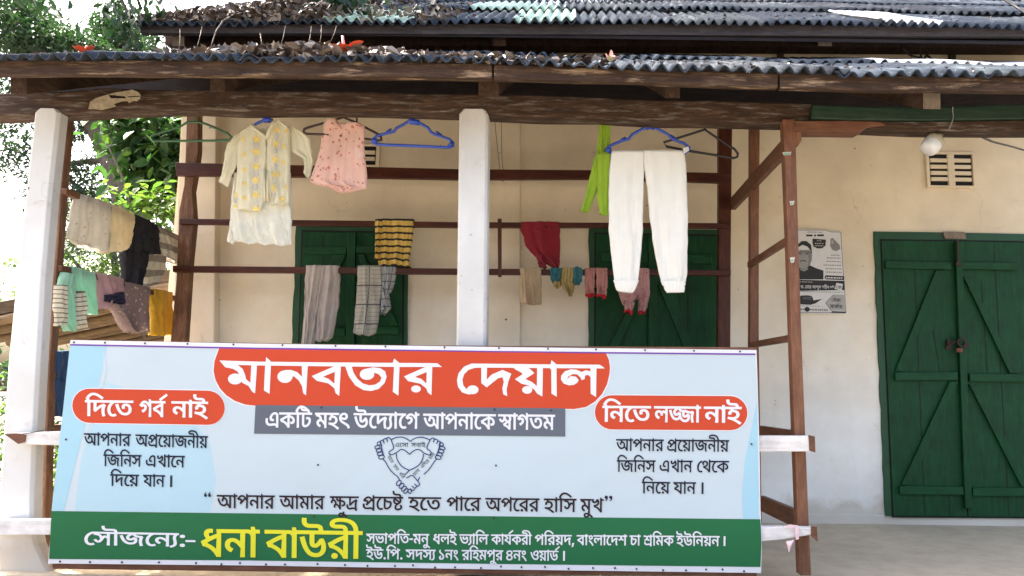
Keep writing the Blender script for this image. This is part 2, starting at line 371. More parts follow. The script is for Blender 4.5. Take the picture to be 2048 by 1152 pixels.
def column(name, secs, Y, depth, mat, cL=0.02, cR=0.02):
    """secs: (photo y, left x, right x); rounded-off corners, lofted"""
    vs = []; fs = []
    for (py, xl, xr) in secs:
        a = P(xl, py, Y); b = P(xr, py, Y); c = 0.02; z = (a.z + b.z) / 2
        ring = [(a.x + cL, Y), (b.x - cR, Y), (b.x, Y + cR * 1.2), (b.x, Y + depth - c), (b.x - c, Y + depth), (a.x + c, Y + depth), (a.x, Y + depth - c), (a.x, Y + cL)]
        vs += [(x, y, z) for x, y in ring]
    n = 8
    for k in range(len(secs) - 1):
        for i in range(n): fs.append([k * n + i, k * n + (i + 1) % n, (k + 1) * n + (i + 1) % n, (k + 1) * n + i])
    fs += [list(range(n)), list(range((len(secs) - 1) * n, len(secs) * n))[::-1]]
    mb = MB(); mb.add(vs, fs)
    return mb.build(name, mat, house, bevel=0.003)
c1 = column('column', [(216, 76, 112), (224, 67, 118), (380, 50, 101), (560, 30, 86), (720, 14, 77), (900, 2, 68), (1000, -6, 64), (1050, -8, 64), (1090, -14, 72), (1120, -22, 86), (1150, -30, 102)], 0.07, 0.085, M['white_plaster'], 0.012, 0.012)
c2 = column('column', [(217, 926, 970), (227, 918, 976), (460, 915, 974), (690, 912, 972), (900, 910, 971), (1150, 905, 973)], 0.078, 0.13, M['white_plaster'], 0.010, 0.012)

# beams along the veranda's front
def wob(pts, amp=1.2):
    return [(x, y + random.uniform(-amp, amp)) for x, y in pts]
mb = MB(); top = [(-80, 190), (40, 186), (120, 182), (210, 177), (300, 178), (390, 180), (480, 181), (600, 182), (700, 184), (830, 187), (960, 190), (1080, 192), (1200, 195), (1310, 199), (1420, 202), (1530, 205), (1625, 207)]
bot = [(1622, 244), (1530, 244), (1420, 242), (1310, 239), (1200, 236), (1080, 232), (960, 228), (830, 224), (700, 221), (590, 220), (480, 219), (390, 218), (300, 218), (220, 221), (160, 226), (60, 229), (-80, 236)]
mb.pp(wob(top, 2.0) + wob(bot, 2.2), 0.092, 0.11); mb.build('beam', M['beam'], house, bevel=0.008)
mb = MB(); mb.pp([(1626, 209), (1760, 214), (1900, 213), (2000, 209), (2200, 206), (2200, 240), (2040, 238), (1850, 241), (1700, 240), (1622, 237)], 0.055, 0.10); mb.build('beam', M['green_beam'], house, bevel=0.006)
mb = MB(); mb.pp([(1700, 241.5), (1850, 243), (2040, 240), (2200, 240), (2200, 262), (2000, 262), (1840, 261), (1702, 255)], 0.062, 0.10); mb.build('beam', M['beam'], house, bevel=0.006)
mb = MB(); mb.pp([(1590, 241), (1698, 241), (1762, 243), (1772, 250), (1735, 255), (1720, 263), (1660, 262), (1590, 262)], 0.056, 0.09); mb.build('plank', M['raw_x'], house, bevel=0.004)

# lower roof over the veranda
EY = -0.30
def eave_z(x0): return P(x0, 128 + (x0 - 1000) * 0.0165, EY).z
EZ = P(1100, 134, EY).z
SL = (P(1100, 112, WALL).z - EZ) / (WALL - EY)
def interp(tab, x):
    if x <= tab[0][0]: return tab[0][1]
    for (a, p), (b, q) in zip(tab, tab[1:]):
        if x <= b: return p + (q - p) * (x - a) / (b - a)
    return tab[-1][1]
def sag(pxs, Y, zref, amp):              # how far the old eave line has sunk, along its length (valley line read off the photo)
    tab = []
    for px, py in pxs:
        q = P(px, py, Y); tab.append((q.x, q.z + amp - zref))
    return lambda x: interp(tab, x)
BACKPX = [(-100, 123), (0, 121), (300, 117), (700, 112), (1000, 111.5), (1240, 115), (1700, 123.5), (2048, 129.5), (2300, 134)]
LOWPX = [(-100, 123), (0, 123.5), (350, 124), (650, 124), (1000, 131), (1190, 139), (1400, 146), (1700, 153), (2048, 158), (2300, 162)]
UPPX = [(200, 54), (268, 53.5), (450, 52), (650, 51), (1100, 50), (1400, 50), (1760, 53), (2048, 60), (2300, 64)]
def corr_sheet(x0, x1, Y0, Z0, slope, length, pitch, amp, seed, droop=0.0, zf=lambda x: 0.0, zb=None, f0=0.0, f1=1.0, mat=None, name='roof_sheet', jag=0.004):
    rnd = random.Random(seed); per = 14
    nx = max(8, int((x1 - x0) / pitch * per)); ny = 5; ang = math.atan(slope); vs = []; fs = []
    tilt = rnd.uniform(-0.006, 0.006); ph = rnd.uniform(0, 6.28)
    for j in range(ny + 1):
        s = length * j / ny
        for i in range(nx + 1):
            x = x0 + (x1 - x0) * i / nx
            q = 2 * math.pi * x / pitch + ph * 0.0
            n = amp * math.cos(q) * (1 + 0.16 * math.sin(x * 9 + seed) + 0.25 * noise.noise((x * 5, s * 2, seed + 3))) + tilt * (i / nx - 0.5) * 2 + 0.007 * noise.noise((x * 3, s * 3, seed))
            js = s + (rnd.uniform(-jag, jag) if j == 0 and i % 3 == 0 else 0) * (1 if j == 0 else 0)
            vs.append((x, Y0 + js * math.cos(ang) - n * math.sin(ang), Z0 + js * math.sin(ang) + n * math.cos(ang) + (zf(x) if zb is None else zf(x) + (zb(x) - zf(x)) * (f0 + (f1 - f0) * j / ny))))
    for j in range(ny):
        for i in range(nx):
            a = j * (nx + 1) + i; fs.append([a, a + 1, a + nx + 2, a + nx + 1])
    mb = MB(); mb.add(vs, fs)
    return mb.build(name, mat, house, smooth=True, solid=0.006, fix=False)
xs = P(-140, 110, EY).x; k = 0
LN = (WALL - EY) / math.cos(math.atan(SL))
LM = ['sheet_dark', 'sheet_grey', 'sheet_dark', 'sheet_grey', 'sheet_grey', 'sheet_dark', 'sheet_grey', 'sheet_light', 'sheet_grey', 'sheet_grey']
while xs < 2.6:
    wd = 0.62; lz = sag(LOWPX, EY, EZ, 0.0125); bz = sag(BACKPX, WALL, EZ + SL * (WALL - EY), -0.0125)
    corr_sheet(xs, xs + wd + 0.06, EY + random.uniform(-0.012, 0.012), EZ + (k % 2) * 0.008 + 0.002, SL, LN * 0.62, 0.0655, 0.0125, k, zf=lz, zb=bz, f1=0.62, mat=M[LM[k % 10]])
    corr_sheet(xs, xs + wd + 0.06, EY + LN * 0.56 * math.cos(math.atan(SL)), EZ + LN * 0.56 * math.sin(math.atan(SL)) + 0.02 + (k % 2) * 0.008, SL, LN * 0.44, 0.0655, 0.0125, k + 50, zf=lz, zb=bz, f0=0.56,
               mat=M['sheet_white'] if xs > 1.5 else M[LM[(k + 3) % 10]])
    xs += wd; k += 1
# fascia boards under its edge (three lengths butted)
for (xa, xb, yo, m) in ((-120, 984, 0, 'fascia'), (988, 1556, 0, 'fascia'), (1560, 2200, 1, 'fascia')):
    def fy(x, b): return interp([(q[0], q[1] - 3) for q in LOWPX], x) if not b else interp([(-120, 148), (0, 148.5), (600, 150), (700, 152), (1000, 157), (1250, 164), (1400, 171), (1700, 179), (2048, 183), (2200, 185)], x)
    n = 8; t = [(xa + (xb - xa) * i / n, fy(xa + (xb - xa) * i / n, 0)) for i in range(n + 1)]
    bt = [(xa + (xb - xa) * i / n, fy(xa + (xb - xa) * i / n, 1) + random.uniform(-1.2, 1.2)) for i in range(n, -1, -1)]
    mb = MB(); mb.pp(t + bt, EY + 0.03 + yo * 0.004, 0.035); mb.build('fascia', M[m], house, bevel=0.004)
# rafters running back to the wall, their sawn ends showing above the beam
ang = math.atan(SL)
def rafter(px, py0, py1, wpx, endmat=None, Y0=-0.18):
    a = P(px, py0, Y0); b = P(px, py1, Y0); wd = P(px + wpx, py0, Y0).x - a.x; h = a.z - b.z
    Y1 = WALL - 0.02; dz = (Y1 - Y0) * SL
    mb = MB(); mb.prism([(a.x, Y0, a.z), (a.x + wd, Y0, a.z), (b.x + wd, Y0, b.z), (b.x, Y0, b.z)], (0, Y1 - Y0, dz))
    r = mb.build('rafter', M['rafter'], house, bevel=0.003)
    if endmat:
        e = MB(); e.prism([(a.x, Y0 - 0.003, a.z), (a.x + wd, Y0 - 0.003, a.z), (b.x + wd, Y0 - 0.003, b.z), (b.x, Y0 - 0.003, b.z)], (0, 0.0025, 0)); e.build('sawn_end', M[endmat], r)
rafter(1846, 186, 218, 34, 'cut_end', -0.12)
rafter(957, 152, 191, 40, None, -0.1)
rafter(20, 148, 188, 34, None, -0.1)
rafter(420, 152, 184, 30, None, 0.0)
rafter(1330, 160, 196, 30, None, 0.0)
# near-black board added under the sheets to darken the gap above the beam
mb = MB(); mb.pp([(64, 132), (700, 134), (1400, 150), (2200, 162), (2200, 226), (1640, 222), (1400, 214), (700, 196), (64, 192)], 1.40, 0.03); mb.build('dark_infill_board', M['near_black'], house)
# purlins under the sheets and the dark boarding behind the beam
for yy in (0.25, 0.75, 1.2):
    z = EZ + (yy - EY) * SL - 0.05
    mb = MB(); mb.bar((-3.6, yy, z - 0.02), (3.4, yy, z - 0.02), 0.05, 0.05); mb.build('purlin', M['rafter'], house)

# upper roof
UY = 0.92
UZ = P(1300, 50, UY).z
US = 0.60
ua = math.atan(US)
ux0 = P(268, 40, UY).x
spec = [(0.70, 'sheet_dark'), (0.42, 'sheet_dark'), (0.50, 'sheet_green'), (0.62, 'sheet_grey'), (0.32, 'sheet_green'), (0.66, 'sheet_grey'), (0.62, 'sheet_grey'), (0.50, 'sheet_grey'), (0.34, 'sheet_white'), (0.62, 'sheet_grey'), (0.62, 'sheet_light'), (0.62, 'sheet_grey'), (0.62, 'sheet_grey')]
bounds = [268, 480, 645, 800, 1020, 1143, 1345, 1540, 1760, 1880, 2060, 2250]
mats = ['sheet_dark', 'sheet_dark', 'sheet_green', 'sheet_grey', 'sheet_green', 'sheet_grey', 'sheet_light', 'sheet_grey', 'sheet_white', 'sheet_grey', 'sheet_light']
for i in range(len(bounds) - 1):
    uz = sag(UPPX, UY, UZ, 0.0135); xa = P(bounds[i], 50, UY).x; xb = P(bounds[i + 1], 50, UY).x
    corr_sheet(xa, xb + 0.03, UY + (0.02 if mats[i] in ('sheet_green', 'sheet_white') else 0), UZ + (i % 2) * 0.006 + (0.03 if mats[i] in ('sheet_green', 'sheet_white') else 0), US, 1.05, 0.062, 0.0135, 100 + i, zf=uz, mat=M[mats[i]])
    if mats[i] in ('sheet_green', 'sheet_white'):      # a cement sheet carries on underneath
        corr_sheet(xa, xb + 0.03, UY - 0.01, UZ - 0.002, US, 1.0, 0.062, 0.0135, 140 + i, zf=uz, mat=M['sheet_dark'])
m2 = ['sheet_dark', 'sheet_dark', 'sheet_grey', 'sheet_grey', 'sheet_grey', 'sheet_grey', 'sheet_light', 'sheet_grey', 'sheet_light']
for row in range(1, 4):
    xx = ux0 - 0.0; i = 0
    while xx < 4.4:
        s0 = row * 0.95
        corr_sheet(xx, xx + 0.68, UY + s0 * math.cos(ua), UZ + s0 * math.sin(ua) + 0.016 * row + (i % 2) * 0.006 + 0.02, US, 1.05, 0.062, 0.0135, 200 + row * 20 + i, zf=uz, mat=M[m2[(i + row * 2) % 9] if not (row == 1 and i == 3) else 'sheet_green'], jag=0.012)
        xx += 0.62; i += 1
n = 10
t = [(280 + 1900 * i / n, interp([(q[0], q[1] - 3) for q in UPPX], 280 + 1900 * i / n)) for i in range(n + 1)]
bt = [(280 + 1900 * i / n, 66 + 0.0035 * (1900 * i / n) + random.uniform(-.8, .8)) for i in range(n, -1, -1)]
mb = MB(); mb.pp(t + bt, UY + 0.04, 0.04); mb.build('fascia', M['grey_board'], house, bevel=0.003)
# boarding right under the upper sheets
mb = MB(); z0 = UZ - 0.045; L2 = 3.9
mb.prism([(ux0 + 0.02, UY + 0.05, z0), (4.6, UY + 0.05, z0), (4.6, UY + 0.05 + L2, z0 + L2 * US), (ux0 + 0.02, UY + 0.05 + L2, z0 + L2 * US)], (0, 0, -0.02)); mb.build('roof_boarding', M['near_black'], house)
# soffit beam and rafter ends of the upper roof
mb = MB(); mb.pp([(330, 56), (2200, 62), (2200, 97), (330, 88)], 1.36, 0.10); mb.build('wall_plate', M['rafter'], house)
for (px, wpx, em) in ((1636, 27, 'cut_end'), (345, 24, 'cut_end'), (985, 26, 'rafter')):
    a = P(px, 64, 1.05); b = P(px, 92, 1.05); wd = P(px + wpx, 64, 1.05).x - a.x
    mb = MB(); mb.prism([(a.x, 1.05, a.z), (a.x + wd, 1.05, a.z), (b.x + wd, 1.05, b.z), (b.x, 1.05, b.z)], (0, 0.44, 0.44 * US)); r = mb.build('rafter', M['rafter'], house)
    e = MB(); e.prism([(a.x, 1.047, a.z), (a.x + wd, 1.047, a.z), (b.x + wd, 1.047, b.z), (b.x, 1.047, b.z)], (0, 0.0025, 0)); e.build('sawn_end', M[em], r)
for px in (1556, 1900, 1268):
    mb = MB(); mb.pp([(px, 86), (px + 12, 86), (px + 12, 128), (px, 128)], WALL - 0.03, 0.028); mb.build('stud', M['rafter'], house)

# doors and vents are parts of the house
def door(px_outer, px_leafL, px_leafR, rails, diags, centre, planks, lintel=None):
    fr = MB(); fr.pp(px_outer, WALL - 0.014, 0.02); d = fr.build('door', M['green_frame'], house, bevel=0.002)
    for lf in (px_leafL, px_leafR):
        mb = MB(); mb.pp(lf, WALL - 0.022, 0.006); l = mb.build('leaf', M['green_door'], d, bevel=0.002)
    for r in rails:
        mb = MB(); mb.pp(r, WALL - 0.046, 0.0235); mb.build('rail', M['green_rail'], d, bevel=0.003)
    for r in diags:
        mb = MB(); mb.pp(r, WALL - 0.042, 0.0195); mb.build('brace', M['green_door'], d, bevel=0.003)
    mb = MB(); mb.pp(centre, WALL - 0.050, 0.0275); mb.build('cover_strip', M['green_door'], d, bevel=0.003)
    mb = MB()
    for (xa, ya, xb, yb) in planks:
        mb.pp([(xa - 0.9, ya), (xa + 0.9, ya), (xb + 0.9, yb), (xb - 0.9, yb)], WALL - 0.0228, 0.0006)
    mb.build('plank_joints', M['dark'], d)
    mb = MB(); e = [px_leafL[0], px_leafR[1], px_leafR[2], px_leafL[3]]
    (x0, y0), (x1, y1), (x2, y2), (x3, y3) = e
    mb.pp([(x0 - 3, y0 - 3), (x1 + 3, y1 - 3), (x2 + 3, y2 + 3), (x3 - 3, y3 + 3)], WALL - 0.0155, 0.001); mb.build('rebate', M['dark'], d)
    return d
# the big door on the right
jag = lambda a, b, n, s: [(a[0] + (b[0] - a[0]) * i / n + random.uniform(-s, s), a[1] + (b[1] - a[1]) * i / n + random.uniform(-s, s)) for i in range(n)]
outer = jag((1748, 464), (1770, 1030), 24, 1.2)[::-1]
outer = [(1748, 463), (1850, 464), (1950, 466), (2060, 468), (2090, 470), (2110, 1036), (1772, 1032)] + [p for p in jag((1748, 464), (1770, 1030), 24, 1.2)[::-1]][:-1]
dr = door(outer, [(1763, 481), (1909, 482), (1934, 1033), (1787, 1032)], [(1912, 482), (2050, 485), (2080, 1034), (1937, 1033)],
     [[(1772, 521), (1903, 524), (1903, 539), (1772, 536)], [(1924, 524), (2036, 525), (2036, 540), (1924, 538)],
      [(1791, 745), (1916, 744), (1916, 760), (1791, 761)], [(1940, 747), (2062, 749), (2062, 764), (1940, 763)],
      [(1800, 972), (1927, 974), (1928, 990), (1800, 989)], [(1946, 976), (2072, 976), (2072, 993), (1946, 992)]],
     [[(1872, 541), (1890, 541), (1806, 742), (1791, 742)], [(1927, 552), (1941, 556), (2036, 746), (2020, 746)],
      [(1900, 763), (1917, 763), (1822, 970), (1803, 970)], [(1939, 768), (1956, 772), (2062, 972), (2044, 974)]],
     [(1911, 483), (1924, 483), (1945, 1017), (1931, 1017)],
     [(1829, 537, 1850, 1030), (1988, 490, 2018, 1030), (1898, 990, 1899, 1030), (1962, 560, 1975, 745), (1866, 660, 1880, 745)])
mb = MB(); mb.pp([(1886, 463), (1930, 464), (1933, 478), (1890, 477)], WALL - 0.024, 0.012); mb.build('lintel_block', M['cut_end'], dr, bevel=0.002)
mb = MB(); mb.tube([P(1914, 480, WALL - 0.056), P(1916, 528, WALL - 0.056)], 0.008, 8); mb.box(P(1916, 528, WALL - 0.055), (0.016, 0.008, 0.010)); mb.build('bolt', M['iron'], dr)
# hasp on the door; the padlock hangs on it as a thing of its own
mb = MB(); mb.tube([P(1894, 680, WALL - 0.03), P(1897, 692, WALL - 0.055), P(1908, 684, WALL - 0.062), P(1920, 680, WALL - 0.062)], 0.007, 8); mb.box(P(1897, 690, WALL - 0.027), (0.018, 0.004, 0.03)); mb.box(P(1932, 690, WALL - 0.054), (0.014, 0.005, 0.018)); mb.build('hasp', M['iron'], dr)
pl = thing('padlock', 'small rusty padlock hanging on the hasp of the big green door', 'padlock', tuple(P(1920, 702, WALL - 0.075)))
mb = MB(); mb.prism([P(1913, 696, WALL - 0.085), P(1926, 696, WALL - 0.085), P(1926, 705, WALL - 0.085), P(1913, 704, WALL - 0.085)], (0, 0.016, 0)); mb.build('lock_body', M['rust'], pl, bevel=0.003)
cc = P(1923, 685, WALL - 0.077); mb = MB(); mb.tube([cc + Vector((0.024 * math.cos(a), 0, 0.026 * math.sin(a))) for a in [i * 2 * math.pi / 16 for i in range(16)]], 0.0055, 8, True); mb.build('shackle', M['iron'], pl, smooth=True)
# the two doors behind the banner
out1 = [(592, 450), (700, 452), (816, 455), (812, 1033)] + [(570, 1033)] + jag((592, 451), (570, 1030), 24, 1.5)[::-1][:-1]
door(out1, [(606, 463), (701, 465), (694, 1028), (588, 1028)], [(704, 465), (806, 466), (802, 1028), (697, 1028)],
     [[(606, 493), (693, 494), (692, 508), (606, 507)], [(712, 492), (800, 493), (800, 507), (712, 505)], [(600, 655), (690, 656), (690, 671), (600, 670)], [(712, 653), (796, 654), (796, 669), (712, 668)]],
     [[(668, 509), (692, 509), (620, 652), (602, 652)], [(713, 508), (727, 508), (796, 651), (780, 651)]],
     [(694, 464), (711, 464), (704, 1020), (688, 1020)], [(646, 470, 640, 1020), (757, 470, 752, 1020)])
out2 = [(1178, 456), (1300, 458), (1446, 459), (1450, 1036), (1172, 1036)] + jag((1178, 457), (1174, 1030), 24, 1.4)[::-1][:-1]
door(out2, [(1192, 468), (1302, 470), (1302, 1030), (1190, 1030)], [(1306, 470), (1436, 472), (1440, 1030), (1306, 1030)],
     [[(1203, 505), (1296, 506), (1296, 525), (1203, 523)], [(1316, 508), (1424, 510), (1424, 528), (1316, 526)], [(1200, 705), (1296, 706), (1296, 722), (1200, 721)], [(1316, 706), (1428, 707), (1428, 723), (1316, 722)]],
     [[(1280, 570), (1296, 570), (1232, 702), (1214, 702)], [(1316, 570), (1346, 570), (1388, 703), (1372, 703)]],
     [(1297, 469), (1315, 469), (1313, 1024), (1297, 1024)], [(1248, 472, 1248, 1020), (1376, 472, 1376, 1020)])
# vent blocks
def vent(x0, y0, x1, y1, rows, cols, mg):
    a = P(x0, y0, WALL); b = P(x1, y1, WALL); wx = b.x - a.x; hz = a.z - b.z
    mb = MB(); mb.box(((a.x + b.x) / 2, WALL - 0.001, (a.z + b.z) / 2), (wx / 2 - 0.004, 0.004, hz / 2 - 0.004)); v = mb.build('vent_block', M['dark'], house)
    f = MB(); t = 0.009
    for k in range(rows + 1):
        z = a.z - mg * hz - (hz * (1 - 2 * mg)) * (k / rows); th = (hz * (1 - 2 * mg)) / rows * 0.30
        if k in (0, rows): f.box(((a.x + b.x) / 2, WALL - t, a.z - mg * hz / 2 if k == 0 else b.z + mg * hz / 2), (wx / 2, 0.010, mg * hz / 2))
        if 0 < k < rows:
            for c in range(cols):
                xa = a.x + mg * wx + c * (wx * (1 - 2 * mg)) / cols; xb = xa + (wx * (1 - 2 * mg)) / cols
                f.box(((xa + xb) / 2, WALL - t + 0.002, z + random.uniform(-.002, .002)), ((xb - xa) / 2 - 0.008, 0.009, th))
    for c in range(cols + 1):
        x = a.x + mg * wx + c * (wx * (1 - 2 * mg)) / cols
        if c == 0: x = a.x + mg * wx / 2
        if c == cols: x = b.x - mg * wx / 2
        f.box((x, WALL - t - 0.001, (a.z + b.z) / 2), (mg * wx / 2 if c in (0, cols) else 0.022, 0.010, hz / 2 - mg * hz))
    f.build('vent_grille', M['wall'], v, bevel=0.003)
vent(1848, 304, 1952, 378, 5, 2, 0.07)
vent(690, 288, 759, 336, 3, 1, 0.10)

# ------------------------------------------------------------------ clothes racks
def rail(name, a, b, Y, th, mat, par, nn=1):
    mb = MB(); mb.pp(a + b[::-1], Y, th); return mb.build(name, mat, par, bevel=0.003)
rk = thing('clothes_rack', 'dark red wooden rack of three long rails along the cream wall', 'clothes rack', tuple(P(900, 1030, RACK)))
rail('rail', [(350, 325), (640, 331), (917, 338), (1200, 340), (1462, 346)], [(352, 351), (640, 354), (917, 359), (1200, 358), (1462, 366)], RACK - 0.03, 0.03, M['rack_x'], rk)
rail('rail', [(358, 437), (700, 441), (917, 444), (1200, 445), (1462, 446)], [(358, 448), (700, 452), (917, 455), (1200, 455), (1462, 456)], RACK - 0.03, 0.03, M['rack_x'], rk)
rail('rail', [(345, 531), (700, 535), (917, 537), (1200, 539), (1462, 540)], [(345, 544), (700, 547), (917, 549), (1200, 550), (1462, 551)], RACK - 0.03, 0.03, M['rack_x'], rk)
mb = MB(); mb.pp([(995, 437), (1003, 437), (1003, 554), (996, 554)], RACK - 0.045, 0.014); mb.build('batten', M['rack_z'], rk, bevel=0.002)
mb = MB(); mb.pp([(374, 200), (397, 200), (396, 300), (391, 340), (384, 380), (388, 440), (380, 520), (369, 690), (350, 1030), (320, 1030), (340, 690), (352, 560), (358, 420), (368, 370), (371, 300)], RACK, 0.06); mb.build('post', M['post_l'], rk, bevel=0.005)
mb = MB(); mb.pp([(1438, 215), (1465, 215), (1462, 480), (1461, 690), (1458, 1040), (1434, 1040), (1436, 690), (1438, 480)], RACK, 0.06); mb.build('post', M['rack_z'], rk, bevel=0.004)

# frame on the right, running from the front post back to the wall
RX = PX(1590, 700, 1.0).x
fr = thing('side_frame', 'brown ladder-like wooden frame standing at the right end of the banner', 'wooden frame', tuple(P(1612, 1150, 0.07)))
mb = MB(); mb.pp([(1566, 238), (1591, 238), (1597, 480), (1604, 690), (1611, 870), (1616, 1000), (1623, 1151), (1600, 1151), (1594, 1000), (1589, 870), (1583, 690), (1576, 480)], 0.062, 0.055); mb.build('post', M['post_z'], fr, bevel=0.004)
mb = MB(); mb.pp([(1501, 225), (1520, 225), (1518, 480), (1518, 690), (1521, 870), (1525, 1090), (1506, 1090), (1504, 870), (1500, 690), (1501, 480)], 0.72, 0.05); mb.build('post', M['post_z'], fr, bevel=0.004)
def rung(a, Ya, b, Yb, w, h, mat='rung', name='rung', par=None, n=1):
    mb = MB(); mb.bar(P(a[0], a[1], Ya), P(b[0], b[1], Yb), w, h, n=n, wob=0.004); return mb.build(name, M[mat], par or fr, bevel=0.003)
rung((1571, 294), 0.10, (1466, 408), 1.20, 0.03, 0.075)
rung((1582, 477), 0.10, (1499, 530), 0.70, 0.025, 0.032)
rung((1585, 676), 0.10, (1502, 690), 0.70, 0.025, 0.03)
rung((1592, 874), 0.09, (1522, 862), 0.72, 0.03, 0.055)
rung((1600, 1040), 0.09, (1524, 1006), 0.72, 0.03, 0.075)
# block and stub at the top of the front post
mb = MB(); mb.pp([(1585, 262), (1602, 262), (1604, 280), (1596, 292), (1586, 290)], 0.07, 0.05); mb.build('bracket', M['post_z'], fr, bevel=0.004)

# frame on the left: three rails running back beside the left column
lr = thing('side_frame', 'brown wooden rails running back from the left column to the wall, hung with clothes', 'wooden frame', tuple(P(130, 1100, 0.25)))
LX = P(128, 380, 0.25).x
def lbar(a, b, w, h, name='rail'):
    mb = MB(); mb.bar(PX(a[0], a[1], LX), PX(b[0], b[1], LX), w, h, n=4, wob=0.003); return mb.build(name, M['rung'], lr, bevel=0.003)
lbar((126, 382), (366, 482), 0.035, 0.03); lbar((116, 536), (352, 598), 0.035, 0.03)
lbar((104, 712), (340, 716), 0.03, 0.035); lbar((92, 862), (330, 838), 0.03, 0.05); lbar((84, 1050), (320, 950), 0.03, 0.06)
mb = MB(); mb.pp([(124, 215), (138, 215), (122, 400), (109, 600), (100, 720), (94, 880), (90, 1060), (96, 1145), (72, 1145), (76, 880), (84, 720), (94, 600), (108, 400)], 0.26, 0.05); mb.build('post', M['post_l'], lr, bevel=0.004)

